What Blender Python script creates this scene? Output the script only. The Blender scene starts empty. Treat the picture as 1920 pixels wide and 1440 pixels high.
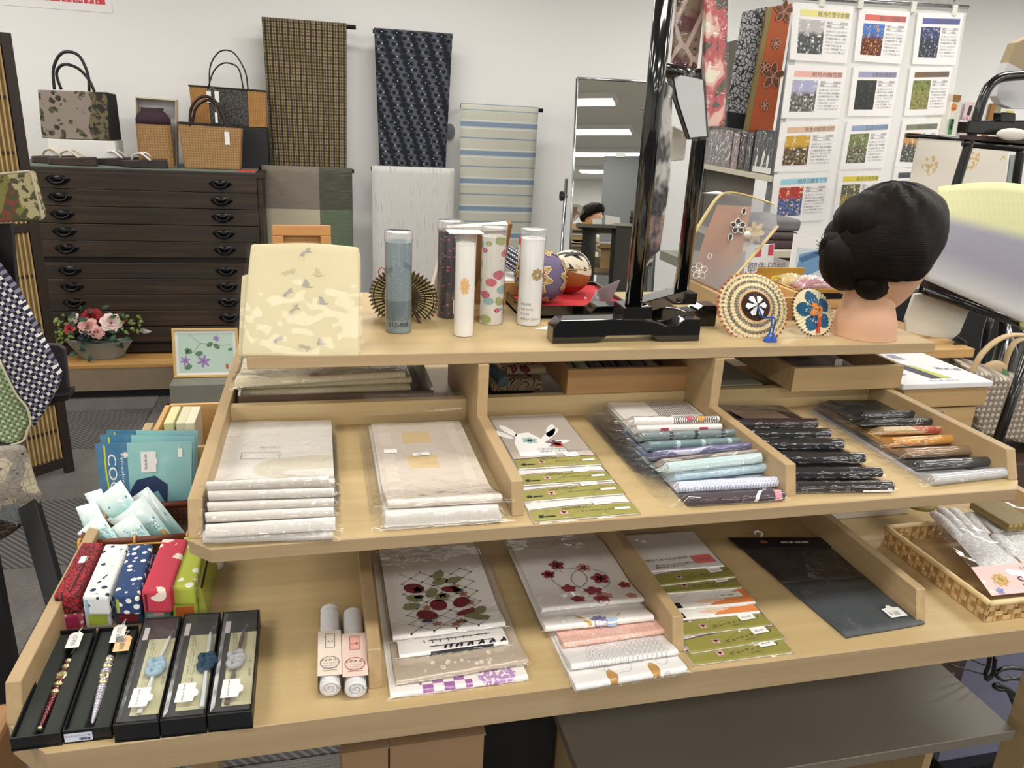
import bpy, math, random
from mathutils import Vector as V, Matrix, noise
random.seed(7)
PI = math.pi
scene = bpy.context.scene
col = scene.collection

# ---------------------------------------------------------------- camera
F = 1459.3                                   # focal length in pixels of the 1920x1440 frame
CAM = V((.1119, -1.1693, 1.508))
RX = V((.97174797, -.23089173, .0489376)).normalized()      # camera right
DN = V((-.02997695, -.32640437, -.94475477))
DN = (DN - RX * DN.dot(RX)).normalized()                     # camera down
FW = RX.cross(DN)                                            # camera forward
cam = bpy.data.cameras.new('camera'); cam_o = bpy.data.objects.new('camera', cam); col.objects.link(cam_o)
cam.sensor_width = 36; cam.lens = F / 1920 * 36; cam.clip_start = .02
cam_o.matrix_world = Matrix(((RX.x, -DN.x, -FW.x, CAM.x), (RX.y, -DN.y, -FW.y, CAM.y), (RX.z, -DN.z, -FW.z, CAM.z), (0, 0, 0, 1)))
scene.camera = cam_o
def at(u, v, x=None, y=None, z=None):
    """point where the line of sight through pixel (u, v) meets the plane x=, y= or z="""
    d = RX * ((u - 960) / F) + DN * ((v - 720) / F) + FW
    if x is not None: t = (x - CAM.x) / d.x
    elif y is not None: t = (y - CAM.y) / d.y
    else: t = (z - CAM.z) / d.z
    return CAM + d * t

# ---------------------------------------------------------------- world, lights, exposure
scene.view_settings.view_transform = 'Standard'
scene.view_settings.look = 'None'
scene.view_settings.gamma = 1
scene.view_settings.use_curve_mapping = False
scene.view_settings.exposure = EXPO = 0.0
wd = bpy.data.worlds.new('world'); scene.world = wd; wd.use_nodes = True
wd.node_tree.nodes['Background'].inputs[0].default_value = (.9, .95, 1, 1)
wd.node_tree.nodes['Background'].inputs[1].default_value = .15
ROOM = (-3.2, 6.4, -6.6, 3.78, 2.62)          # x0 x1 y0 y1 height
LAMPS = [(x, y) for y in (-5.3, -3.75, -2.2, -.7, .9, 2.55) for x in (-1.7, .55, 2.8, 5.05)]
for lx, ly in LAMPS:
    l = bpy.data.lights.new('ceiling_lamp_light', 'AREA'); l.shape = 'RECTANGLE'; l.size = 1.18; l.size_y = .26
    l.energy = 17.5; l.color = (1, .97, .92)
    o = bpy.data.objects.new('ceiling_lamp_light', l); col.objects.link(o); o.location = (lx, ly, ROOM[4] - .062)

# ---------------------------------------------------------------- materials
def lin(h):
    h = h.lstrip('#'); c = [int(h[i:i+2], 16) / 255 for i in (0, 2, 4)]
    return tuple(x / 12.92 if x <= .04045 else ((x + .055) / 1.055) ** 2.4 for x in c) + (1,)
class S:
    """a node socket with arithmetic"""
    def __init__(s, g, k): s.g, s.k = g, k
    def _m(s, op, *a): return s.g.math(op, s, *a)
    def __add__(s, o): return s._m('ADD', o)
    def __radd__(s, o): return s._m('ADD', o)
    def __sub__(s, o): return s._m('SUBTRACT', o)
    def __rsub__(s, o): return s.g.math('SUBTRACT', o, s)
    def __mul__(s, o): return s._m('MULTIPLY', o)
    def __rmul__(s, o): return s._m('MULTIPLY', o)
    def __truediv__(s, o): return s._m('DIVIDE', o)
    def lt(s, o): return s._m('LESS_THAN', o)
    def gt(s, o): return s._m('GREATER_THAN', o)
    def abs(s): return s._m('ABSOLUTE')
    def fr(s): return s._m('FRACT')
    def fl(s): return s._m('FLOOR')
    def sin(s): return s._m('SINE')
    def cos(s): return s._m('COSINE')
    def mn(s, o): return s._m('MINIMUM', o)
    def mx(s, o): return s._m('MAXIMUM', o)
    def pw(s, o): return s._m('POWER', o)
    def sq(s): return s._m('SQRT')
    def mod2(s): return s._m('MODULO', 2).abs()
    def tri(s): return ((s.fr() - .5).abs())          # 0 in the middle of a period, .5 at its ends
    def sm(s, a, b): return s.g.smooth(s, a, b)
class G:
    def __init__(g, m): g.t = m.node_tree; g.n = g.t.nodes; g.l = g.t.links
    def put(g, sock, x):
        if isinstance(x, S): g.l.new(x.k, sock)
        elif isinstance(x, str): sock.default_value = lin(x)
        else: sock.default_value = x
    def math(g, op, *a):
        n = g.n.new('ShaderNodeMath'); n.operation = op
        for i, x in enumerate(a): g.put(n.inputs[i], x)
        return S(g, n.outputs[0])
    def smooth(g, x, a, b):
        n = g.n.new('ShaderNodeMapRange'); n.interpolation_type = 'SMOOTHSTEP'
        g.put(n.inputs[0], x); g.put(n.inputs[1], a); g.put(n.inputs[2], b); return S(g, n.outputs[0])
    def co(g, kind='UV'):
        n = g.n.new('ShaderNodeTexCoord'); q = g.n.new('ShaderNodeSeparateXYZ'); g.l.new(n.outputs[kind], q.inputs[0])
        return [S(g, o) for o in q.outputs]
    def vec(g, x, y, z=0.):
        n = g.n.new('ShaderNodeCombineXYZ')
        for i, k in enumerate((x, y, z)): g.put(n.inputs[i], k)
        return S(g, n.outputs[0])
    def noise(g, v, scale=1., detail=2., rough=.5):
        n = g.n.new('ShaderNodeTexNoise'); g.put(n.inputs['Vector'], v); n.inputs['Scale'].default_value = scale
        n.inputs['Detail'].default_value = detail; n.inputs['Roughness'].default_value = rough; return S(g, n.outputs[0])
    def voro(g, v, scale=1., feat='F1', out=0, rnd=1.):
        n = g.n.new('ShaderNodeTexVoronoi'); n.feature = feat; g.put(n.inputs['Vector'], v); n.inputs['Scale'].default_value = scale
        n.inputs['Randomness'].default_value = rnd; return S(g, n.outputs[out])
    def mix(g, f, a, b):
        n = g.n.new('ShaderNodeMix'); n.data_type = 'RGBA'
        g.put(n.inputs[0], f); g.put(n.inputs[6], a); g.put(n.inputs[7], b); return S(g, n.outputs[2])
MATS = {}
def newmat(name):
    m = bpy.data.materials.new(name); m.use_nodes = True; return m, G(m), m.node_tree.nodes['Principled BSDF']
def mat(name, c=None, r=.5, fn=None, metal=0., coat=0., bump=None, bs=.3, sheen=0., spec=.5, emis=None, es=1., sss=0., var=0.):
    """c colour; fn(g) may return a colour socket, or (colour, bump height)"""
    if name in MATS: return MATS[name]
    m, g, p = newmat(name)
    h = None
    if fn:
        q = fn(g)
        if isinstance(q, tuple): q, h = q
        g.put(p.inputs['Base Color'], q)
    elif var:
        x, y, z = g.co('Object'); k = g.noise(g.vec(x, y, z), 14, 3)
        a = lin(c); hi = tuple(min(1, t * (1 + var)) for t in a[:3]) + (1,); lo = tuple(t * (1 - var) for t in a[:3]) + (1,)
        g.put(p.inputs['Base Color'], g.mix(k.sm(.25, .75), lo, hi))
    else: p.inputs['Base Color'].default_value = lin(c)
    if bump:
        x, y, z = g.co('Object'); h = g.noise(g.vec(x, y, z), bump, 3)
    if h is not None:
        b = g.n.new('ShaderNodeBump'); b.inputs['Strength'].default_value = bs; b.inputs['Distance'].default_value = .002
        g.put(b.inputs['Height'], h); g.l.new(b.outputs[0], p.inputs['Normal'])
    p.inputs['Roughness'].default_value = r; p.inputs['Metallic'].default_value = metal
    p.inputs['Coat Weight'].default_value = coat; p.inputs['Coat Roughness'].default_value = .05
    p.inputs['Sheen Weight'].default_value = sheen; p.inputs['Specular IOR Level'].default_value = spec
    if sss: p.inputs['Subsurface Weight'].default_value = sss; p.inputs['Subsurface Radius'].default_value = (.01, .004, .002)
    if emis: p.inputs['Emission Color'].default_value = lin(emis); p.inputs['Emission Strength'].default_value = es
    MATS[name] = m; return m
def plastic(name='clear_film', tint='#ffffff', haze=.012, gloss=1.1, r=.05, wr=26., bs=1., milk='#ffffff'):
    """thin clear film: see-through with bright wrinkle reflections"""
    if name in MATS: return MATS[name]
    m = bpy.data.materials.new(name); m.use_nodes = True; g = G(m); n = g.n
    n.remove(n['Principled BSDF']); out = n['Material Output']
    tr = n.new('ShaderNodeBsdfTransparent'); tr.inputs[0].default_value = lin(tint)
    di = n.new('ShaderNodeBsdfDiffuse'); di.inputs[0].default_value = lin(milk)
    gl = n.new('ShaderNodeBsdfGlossy'); gl.inputs['Roughness'].default_value = r
    x, y, z = g.co('Object'); h = g.noise(g.vec(x, y, z), wr, 2, .5)
    b = n.new('ShaderNodeBump'); b.inputs['Strength'].default_value = bs; b.inputs['Distance'].default_value = .006
    g.put(b.inputs['Height'], h); g.l.new(b.outputs[0], gl.inputs['Normal'])
    fr = n.new('ShaderNodeLayerWeight'); fr.inputs[0].default_value = .5; g.l.new(b.outputs[0], fr.inputs['Normal'])
    fz = S(g, fr.outputs['Facing']).pw(5.) * .93 + .055
    a = n.new('ShaderNodeMixShader'); a.inputs[0].default_value = haze; g.l.new(tr.outputs[0], a.inputs[1]); g.l.new(di.outputs[0], a.inputs[2])
    k = n.new('ShaderNodeMixShader'); g.put(k.inputs[0], (fz * gloss).mn(1.))
    g.l.new(a.outputs[0], k.inputs[1]); g.l.new(gl.outputs[0], k.inputs[2]); g.l.new(k.outputs[0], out.inputs[0])
    MATS[name] = m; return m
def wood(name, c1, c2, axis='x', fine=1., r=.45, bs=.12, coat=0.):
    def fn(g):
        x, y, z = g.co('Object')
        s = {'x': (2.2, 60, 60), 'y': (60, 2.2, 60), 'z': (60, 60, 2.2)}[axis]
        v = g.vec(x * (s[0] * fine), y * (s[1] * fine), z * (s[2] * fine))
        n1 = g.noise(v, 1., 4., .6); n2 = g.noise(g.vec(x * (s[0] * .5), y * (s[1] * .12), z * (s[2] * .12)), 1., 2.)
        ring = ((n2 * 9).sin() * .5 + .5)
        k = (n1 * .72 + ring * .28).sm(.25, .8)
        return g.mix(k, c1, c2), n1
    return mat(name, r=r, fn=fn, bs=bs, coat=coat)

# ---------------------------------------------------------------- mesh building
WL = {}                                        # world location of each object
def thing(name, label, cat, loc, group=None, kind=None):
    o = bpy.data.objects.new(name, None); col.objects.link(o); o.location = loc; o.empty_display_size = .05
    tag(o, label, cat, group, kind); WL[o] = V(loc); return o
def tag(o, label, cat, group=None, kind=None):
    if label: o['label'] = label
    if cat: o['category'] = cat
    if group: o['group'] = group
    if kind: o['kind'] = kind
    return o
class B:
    def __init__(s): s.v = []; s.f = []; s.mi = []; s.uv = []
    def add(s, vs, fs, mi=0, uvs=None):
        k = len(s.v); s.v += [V(q) for q in vs]
        for i, f in enumerate(fs):
            s.f.append([k + j for j in f]); s.mi.append(mi); s.uv.append([uvs[j] for j in f] if uvs else None)
        return s
    def hexa(s, p, mi=0):
        """8 points: 0-3 the bottom ring, 4-7 the top ring"""
        return s.add(p, [(3, 2, 1, 0), (4, 5, 6, 7), (0, 1, 5, 4), (1, 2, 6, 5), (2, 3, 7, 6), (3, 0, 4, 7)], mi)
    def box(s, lo, hi, mi=0, m=None):
        x0, y0, z0 = lo; x1, y1, z1 = hi
        p = [V((x0, y0, z0)), V((x1, y0, z0)), V((x1, y1, z0)), V((x0, y1, z0)), V((x0, y0, z1)), V((x1, y0, z1)), V((x1, y1, z1)), V((x0, y1, z1))]
        if m is not None: p = [m @ q for q in p]
        return s.hexa(p, mi)
    def prism(s, base, ext, mi=0):
        n = len(base); ext = V(ext); p = [V(q) for q in base] + [V(q) + ext for q in base]
        return s.add(p, [tuple(range(n))[::-1], tuple(range(n, 2 * n))] + [(i, (i + 1) % n, n + (i + 1) % n, n + i) for i in range(n)], mi)
    def tube(s, pts, r, n=8, mi=0, closed=False, flat=1., up=None):
        pts = [V(q) for q in pts]; m = len(pts); rs = r if isinstance(r, (list, tuple)) else [r] * m
        vs = []; pu = None
        for i, q in enumerate(pts):
            a = pts[(i - 1) % m] if closed or i else q; b = pts[(i + 1) % m] if closed or i < m - 1 else q
            t = (b - a).normalized()
            if pu is None: pu = V(up) if up else (V((0, 0, 1)) if abs(t.z) < .9 else V((1, 0, 0)))
            u = (pu - t * pu.dot(t)).normalized(); w = t.cross(u); pu = u
            for k in range(n):
                an = 2 * PI * k / n; vs.append(q + (u * math.cos(an) * flat + w * math.sin(an)) * rs[i])
        fs = [(i * n + k, i * n + (k + 1) % n, ((i + 1) % m) * n + (k + 1) % n, ((i + 1) % m) * n + k) for i in range(m if closed else m - 1) for k in range(n)]
        if not closed: fs += [tuple(range(n))[::-1], tuple(range((m - 1) * n, m * n))]
        return s.add(vs, fs, mi)
    def lathe(s, prof, c=(0, 0, 0), n=24, mi=0, m=None, mis=None):
        """prof: (radius, height) pairs from bottom to top, closed at both ends; uv = (turn, height share)"""
        c = V(c); vs = []; uv = []; z0, z1 = prof[0][1], prof[-1][1]
        for j, (r, z) in enumerate(prof):
            for k in range(n + 1):
                an = 2 * PI * k / n; q = V((r * math.cos(an), r * math.sin(an), z))
                vs.append(c + (m @ q if m is not None else q)); uv.append((k / n, (z - z0) / ((z1 - z0) or 1)))
        w = n + 1; k0 = len(s.v)
        for j in range(len(prof) - 1):
            s_m = mis[j] if mis else mi
            s.f += [[k0 + j * w + k, k0 + j * w + k + 1, k0 + (j + 1) * w + k + 1, k0 + (j + 1) * w + k] for k in range(n)]
            s.mi += [s_m] * n; s.uv += [[uv[j * w + k], uv[j * w + k + 1], uv[(j + 1) * w + k + 1], uv[(j + 1) * w + k]] for k in range(n)]
        s.v += vs
        for j, rev in ((0, True), (len(prof) - 1, False)):
            if prof[j][0] > 1e-5:
                f = [k0 + j * w + k for k in range(n)]; s.f.append(f[::-1] if rev else f); s.mi.append(mis[max(0, j - 1)] if mis else mi); s.uv.append(None)
        return s
    def grid(s, fn, nu, nv, mi=0, th=0, wrap=False):
        """surface fn(u, v) with uv; th > 0 gives it a back side and rims"""
        vs = []; uv = []
        for j in range(nv + 1):
            for i in range(nu + 1):
                vs.append(V(fn(i / nu, j / nv))); uv.append((i / nu, j / nv))
        w = nu + 1
        fs = [(j * w + i, j * w + i + 1, (j + 1) * w + i + 1, (j + 1) * w + i) for j in range(nv) for i in range(nu)]
        if th:
            nr = [V((0, 0, 0)) for _ in vs]
            for f in fs:
                k = (vs[f[1]] - vs[f[0]]).cross(vs[f[2]] - vs[f[0]]) + (vs[f[2]] - vs[f[0]]).cross(vs[f[3]] - vs[f[0]])
                for j in f: nr[j] += k
            n0 = len(vs); bk = [q - k.normalized() * th for q, k in zip(vs, nr)]
            vs = vs + bk; uv = uv + uv; fs2 = [tuple(n0 + j for j in f[::-1]) for f in fs]
            rim = [i for i in range(w)] + [j * w + nu for j in range(1, nv + 1)] + [nv * w + i for i in range(nu - 1, -1, -1)] + [j * w for j in range(nv - 1, 0, -1)]
            fs = fs + fs2 + [(rim[i], n0 + rim[i], n0 + rim[(i + 1) % len(rim)], rim[(i + 1) % len(rim)]) for i in range(len(rim))]
        return s.add(vs, fs, mi, uv)
    def sphere(s, c, r, nu=16, nv=10, mi=0, m=None):
        c = V(c); r = V((r, r, r)) if isinstance(r, (int, float)) else V(r)
        def fn(u, v):
            a = u * 2 * PI; t = (v - .5) * PI; q = V((r.x * math.cos(t) * math.cos(a), r.y * math.cos(t) * math.sin(a), r.z * math.sin(t)))
            return c + (m @ q if m is not None else q)
        return s.grid(fn, nu, nv, mi)
    def flat(s, shapes, surf, mi=0):
        """2-d polygons laid on a surface surf(a, b)"""
        for poly in shapes: s.add([surf(a, b) for a, b in poly], [tuple(range(len(poly)))], mi)
        return s
    def obj(s, name, mats, parent=None, smooth=False, bev=0., label=None, cat=None, group=None, kind=None, seg=2, loc=None, sub=0, auto=None):
        if not isinstance(mats, (list, tuple)): mats = [mats]
        if parent is not None: o0 = WL[parent]
        elif loc is not None: o0 = V(loc)
        else:
            xs = [q.x for q in s.v]; ys = [q.y for q in s.v]; o0 = V(((min(xs) + max(xs)) / 2, (min(ys) + max(ys)) / 2, min(q.z for q in s.v)))
        me = bpy.data.meshes.new(name); me.from_pydata([tuple(q - o0) for q in s.v], [], s.f)
        for m in mats: me.materials.append(m)
        if len(mats) > 1: me.polygons.foreach_set('material_index', s.mi)
        if any(s.uv):
            u = me.uv_layers.new(name='uv'); d = []
            for f, k in zip(s.f, s.uv):
                for j in range(len(f)): d += list(k[j]) if k else [0., 0.]
            u.data.foreach_set('uv', d)
        if smooth: me.polygons.foreach_set('use_smooth', [True] * len(me.polygons))
        me.update()
        o = bpy.data.objects.new(name, me); col.objects.link(o); WL[o] = o0
        if parent is not None: o.parent = parent
        else: o.location = o0
        if bev:
            b = o.modifiers.new('bevel', 'BEVEL'); b.width = bev; b.segments = seg; b.limit_method = 'ANGLE'; b.angle_limit = .6
        if sub:
            b = o.modifiers.new('sub', 'SUBSURF'); b.levels = sub; b.render_levels = sub
        if auto: 
            me.polygons.foreach_set('use_smooth', [True] * len(me.polygons))
            try: me.set_sharp_from_angle(angle=auto)
            except Exception: pass
        return tag(o, label, cat, group, kind)
def copy(o, parent=None, shift=(0, 0, 0), **kw):
    """a copy of a thing or part, with copies of its children, sharing mesh data"""
    c = o.copy(); col.objects.link(c)
    if parent is not None: c.parent = parent; WL[c] = WL[parent]
    else: WL[c] = WL[o]
    c.location = o.location + V(shift)
    for ch in list(o.children): copy(ch, c)
    for k, v in kw.items(): c[k] = v
    return c
def plane(o, ex, ey, off=.0006):
    """surface function of a flat plate: (a, b) in metres along ex and ey from o"""
    o, ex, ey = V(o), V(ex).normalized(), V(ey).normalized(); n = ex.cross(ey).normalized() * off
    return lambda a, b: o + ex * a + ey * b + n
def frame(ex, ey, o=(0, 0, 0)):
    ex = V(ex).normalized(); ey = V(ey); ey = (ey - ex * ey.dot(ex)).normalized(); ez = ex.cross(ey)
    return Matrix(((ex.x, ey.x, ez.x, o[0]), (ex.y, ey.y, ez.y, o[1]), (ex.z, ey.z, ez.z, o[2]), (0, 0, 0, 1)))
TX = {}
def text(t, h, bold=False):
    """2-d triangles of a line of writing, height about h, lower left at 0, 0; returns (polys, width)"""
    if t not in TX:
        c = bpy.data.curves.new('t', 'FONT'); c.body = t; c.resolution_u = 3; c.size = 1
        o = bpy.data.objects.new('t', c); col.objects.link(o)
        bpy.context.view_layer.update()
        me = o.evaluated_get(bpy.context.evaluated_depsgraph_get()).to_mesh()
        vs = [(q.co.x, q.co.y) for q in me.vertices]; TX[t] = [[vs[k] for k in p.vertices] for p in me.polygons]
        o.to_mesh_clear() if False else None
        bpy.data.objects.remove(o); bpy.data.curves.remove(c)
    P = TX[t]
    if not P: return [], 0
    k = h; w = max(a for p in P for a, b in p) * k
    return [[(a * k, b * k) for a, b in p] for p in P], w
def move(P, dx, dy, rot=0, sc=1.):
    c, s = math.cos(rot) * sc, math.sin(rot) * sc
    return [[(dx + a * c - b * s, dy + a * s + b * c) for a, b in p] for p in P]
def rect(x0, y0, x1, y1): return [[(x0, y0), (x1, y0), (x1, y1), (x0, y1)]]
def disc(x, y, r, n=12, ry=None): return [[(x + r * math.cos(2 * PI * k / n), y + (ry or r) * math.sin(2 * PI * k / n)) for k in range(n)]]
def ring(x, y, r, w, n=20, ry=None):
    q = (ry or r) / r; P = []
    for k in range(n):
        a, b = 2 * PI * k / n, 2 * PI * (k + 1) / n
        P.append([(x + (r - w) * math.cos(a), y + (r - w) * q * math.sin(a)), (x + r * math.cos(a), y + r * q * math.sin(a)), (x + r * math.cos(b), y + r * q * math.sin(b)), (x + (r - w) * math.cos(b), y + (r - w) * q * math.sin(b))])
    return P
def line(pts, w):
    P = []
    for (a, b), (c, d) in zip(pts, pts[1:]):
        l = math.hypot(c - a, d - b) or 1; nx, ny = -(d - b) / l * w / 2, (c - a) / l * w / 2
        P.append([(a - nx, b - ny), (c - nx, d - ny), (c + nx, d + ny), (a + nx, b + ny)])
    return P
def petal(x, y, a, l, w, n=8):
    c, s = math.cos(a), math.sin(a); P = []
    for k in range(n):
        t = 2 * PI * k / n; u = l / 2 * (1 - math.cos(t)); v = w / 2 * math.sin(t); P.append((x + u * c - v * s, y + u * s + v * c))
    return [P]
def flower(x, y, r, n=5, w=.75, a0=.3, r0=0.):
    P = []
    for k in range(n):
        a = a0 + 2 * PI * k / n; P += petal(x + r0 * math.cos(a), y + r0 * math.sin(a), a, r - r0, r * w)
    return P
def smooth_path(pts, n=8):
    pts = [V(p) for p in pts]; out = []
    for i in range(len(pts) - 1):
        p0, p1, p2, p3 = pts[max(0, i - 1)], pts[i], pts[i + 1], pts[min(len(pts) - 1, i + 2)]
        for k in range(n):
            t = k / n; out.append(.5 * ((2 * p1) + (p2 - p0) * t + (2 * p0 - 5 * p1 + 4 * p2 - p3) * t * t + (3 * p1 - p0 - 3 * p2 + p3) * t ** 3))
    return out + [pts[-1]]
WHITE = mat('white_print', '#f4f2ee', .5); BLACKP = mat('black_print', '#15141a', .6); GREYP = mat('grey_print', '#77757a', .6)
FILM = plastic()
# ================================================================ the room
x0, x1, y0, y1, HT = ROOM
def wall_fn(c):
    def fn(g):
        x, y, z = g.co('Object'); n = g.noise(g.vec(x, y, z), 2.2, 4); m = g.noise(g.vec(x, y, z), 90, 2)
        return g.mix(n.sm(.3, .75), c, '#ffffff' if False else c), m
    return fn
WALLM = mat('wall_paper', '#e9e9e6', .85, fn=wall_fn('#f0f0ee'), bs=.05)
def struct(b, name, m, **k): return b.obj(name, m, kind='structure', **k)
struct(B().box((x0 - .1, y1, 0), (x1 + .1, y1 + .1, HT)), 'wall_back', WALLM)
struct(B().box((x0 - .1, y0, 0), (x0, y1, HT)), 'wall_left', WALLM)
struct(B().box((x1, y0, 0), (x1 + .1, y1, HT)), 'wall_right', WALLM)
struct(B().box((x0 - .1, y0 - .1, 0), (x1 + .1, y0, HT)), 'wall_front', WALLM)
struct(B().box((x0 - .1, y0 - .1, HT), (x1 + .1, y1 + .1, HT + .1)), 'ceiling', mat('ceiling_board', '#e2e1dc', .9, bump=60, bs=.1))
for i, (a, b, c, d) in enumerate(((x0, y1 - .008, x1, y1), (x0, y0, x0 + .008, y1), (x1 - .008, y0, x1, y1))):
    struct(B().box((a, b, 0), (c, d, .07)), 'baseboard_' + ('back', 'left', 'right')[i], mat('baseboard', '#4a4744', .6))
def carpet(rib):
    def fn(g):
        x, y, z = g.co('Object'); n = g.noise(g.vec(x, y, z), 260, 2); k = g.noise(g.vec(x, y, z), 6, 2)
        a = g.mix((n * .7 + k * .3).sm(.25, .75), '#4e4c4a', '#7d7a75')
        if rib:
            r = ((x + y) * 42).tri().sm(.12, .3); return g.mix(r * .8, a, '#37353a'), n - r * .6
        r = (y * 95).tri().sm(.15, .4); return g.mix(r * .35, a, '#3f3d3d'), n - r * .3
    return fn
fl = struct(B().box((x0 - .1, y0 - .1, -.1), (x1 + .1, y1 + .1, -.006)), 'floor', mat('carpet_base', '#4f4d4b', .95))
CA, CB = mat('carpet_plain', r=.95, fn=carpet(False), bs=.5), mat('carpet_ribbed', r=.95, fn=carpet(True), bs=.5)
ta = B().box((-.2485, -.2485, -.006), (.2485, .2485, 0)).obj('carpet_tile', CA, fl, bev=.002, seg=1)
tb = B().box((-.2485, -.2485, -.006), (.2485, .2485, 0)).obj('carpet_tile', CB, fl, bev=.002, seg=1)
ta.location = tb.location = -WL[fl]
for o in (ta, tb): o.data.transform(Matrix.Translation(WL[fl]))
first = {0: ta, 1: tb}
for i in range(16):
    for j in range(12):
        cx, cy = -3.0 + i * .5, -1.85 + j * .5
        k = (i + j) % 2; o = first[k]
        if (i, j) not in ((0, 0), (0, 1)): o = o.copy(); col.objects.link(o); o.parent = fl
        o.location = V((cx, cy, 0)) - WL[fl]
LM = mat('lamp_diffuser', '#ffffff', .5, emis='#fff4e2', es=2.2); LF = mat('lamp_housing', '#e9e9e9', .5)
for lx, ly in LAMPS:
    t = thing('ceiling_lamp', 'white rectangular fluorescent ceiling lamp', 'lamp', (lx, ly, HT - .055), 'ceiling lamps')
    h = HT
    B().box((lx - .62, ly - .16, h - .05), (lx + .62, ly - .135, h)).box((lx - .62, ly + .135, h - .05), (lx + .62, ly + .16, h)).box((lx - .62, ly - .135, h - .05), (lx - .595, ly + .135, h)).box((lx + .595, ly - .135, h - .05), (lx + .62, ly + .135, h)).obj('housing', LF, t)
    B().box((lx - .594, ly - .134, h - .045), (lx + .594, ly + .134, h - .02)).obj('diffuser', LM, t)

# ================================================================ the stepped display table
ZT, ZM, ZB = 1.15, .997, .79
TH = .0195
WT = wood('ash_laminate', '#b8a073', '#cbb387', 'x', 1., .42)
WE = wood('ash_edge', '#a38c6b', '#b9a280', 'x', .8, .5)
WS = wood('ash_side', '#ab916a', '#c1a881', 'y', .8, .45)
table = thing('display_table', 'stepped light ash display table with three levels of trays', 'display table', (.55, 0, 0))
def board(name, pts, z, th, edge=WE):
    b = B(); n = len(pts)
    b.add([(p[0], p[1], z - th) for p in pts] + [(p[0], p[1], z) for p in pts], [tuple(range(n))[::-1]] + [(i, (i + 1) % n, n + (i + 1) % n, n + i) for i in range(n)], 1)
    b.f.append([n + i for i in range(n)]); b.mi.append(0); b.uv.append(None)
    return b.obj(name, [WT, edge], table, bev=.0012, seg=1)
YB = .44
board('top_board', [(0, 0), (1.22, 0), (1.22, YB), (0, YB)], ZT, TH)
mx0, mx1, my = -.057, 1.19, -.289
board('middle_board', [(mx0, my + .027), (mx0 + .029, my), (mx1 - .029, my), (mx1, my + .027), (mx1, YB), (mx0, YB)], ZM, TH)
bx0, bx1, by = -.27, 1.50, -.3635
board('bottom_board', [(bx0, by + .057), (bx0 + .057, by), (bx1 - .057, by), (bx1, by + .057), (bx1, YB), (.1, YB), (.1, YB + .1), (bx0, YB + .1)], ZB, .046)
HD = .046
for xa in (.353, .770):
    B().box((xa, -.0045, ZM), (xa + .0175, .30, ZT - TH)).obj('post', WS, table, bev=.001, seg=1)
    s = -.012
    B().hexa([V((xa, -.262, ZM)), V((xa + .0175, -.262, ZM)), V((xa + .0175, -.0045, ZM)), V((xa, -.0045, ZM)), V((xa, -.248, ZM + HD)), V((xa + .0175, -.248, ZM + HD)), V((xa + .0175, -.0045, ZM + HD)), V((xa, -.0045, ZM + HD))]).obj('divider', WS, table, bev=.001, seg=1)
for xa in (mx0, mx1 - .0175):
    B().hexa([V((xa, my + .028, ZM)), V((xa + .0175, my + .028, ZM)), V((xa + .0175, YB, ZM)), V((xa, YB, ZM)), V((xa, my + .047, ZM + HD)), V((xa + .0175, my + .047, ZM + HD)), V((xa + .0175, YB, ZM + HD)), V((xa, YB, ZM + HD))]).obj('side_panel', WS, table, bev=.001, seg=1)
for a, b_ in ((mx0 + .0175, .353), (.3705, .770), (.7875, mx1 - .0175)):
    B().box((a, .09, ZM), (b_, .1075, ZM + .041)).obj('rail', WT, table, bev=.001, seg=1)
for xa, ya in ((bx0, by + .058), (.1565, -.318), (.588, -.318), (1.003, -.315), (bx1 - .0175, by + .058)):
    B().hexa([V((xa, ya - .004, ZB)), V((xa + .0175, ya - .004, ZB)), V((xa + .0175, YB + .1 * (xa < 0), ZB)), V((xa, YB + .1 * (xa < 0), ZB)), V((xa, ya + .012, ZB + .05)), V((xa + .0175, ya + .012, ZB + .05)), V((xa + .0175, YB + .1 * (xa < 0), ZB + .05)), V((xa, YB + .1 * (xa < 0), ZB + .05))]).obj('divider' if 0 < xa < 1.3 else 'side_panel', WS, table, bev=.001, seg=1)
# supports of the middle level (in the back, in the shade), legs and the lower grey shelf
for xa in (mx0 + .1, .56, mx1 - .12):
    B().box((xa, .2, ZB), (xa + .0175, YB - .02, ZM - TH)).obj('support_panel', WS, table)
for xa, ya in ((bx0 + .06, by + .1), (bx1 - .1, by + .1), (bx0 + .06, YB - .1), (bx1 - .1, YB - .1)):
    B().box((xa, ya, 0), (xa + .06, ya + .06, ZB - .046)).obj('leg', WS, table, bev=.002, seg=1)
# ================================================================ left background
def slab(b, pix, y, th, mi=0, tilt=0.):
    """outline of a flat upright thing seen face on, given its own distance y and thickness th"""
    q = [at(u, v, y=y) for u, v in pix]
    if len(q) > 2 and sum((q[i].x * q[(i + 1) % len(q)].z - q[(i + 1) % len(q)].x * q[i].z) for i in range(len(q))) < 0: q = q[::-1]
    return b.prism(q, (0, th, 0), mi)
def block(b, pix, y, depth, mi=0, back=None):
    """front quad (BL BR TR TL in pixels) on the plane y, going back by depth"""
    q = [at(u, v, y=y) for u, v in pix]; d = V((0, depth, 0)); k = back or 0.
    r = [q[0], q[1], q[1] + d, q[0] + d, q[3], q[2], q[2] + d * (1 - k), q[3] + d * (1 - k)]
    return b.hexa(r, mi)
CF = 3.24
WC = wood('walnut_stain', '#2b2119', '#53412f', 'x', .7, .5, .2); WCD = wood('walnut_dark', '#17110d', '#2a2018', 'x', .7, .5)
IRON = mat('black_iron', '#101012', .32, metal=.6, spec=.6)
cx0, cx1 = -1.40, -.178
zt = at(300, 319, y=CF).z
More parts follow.
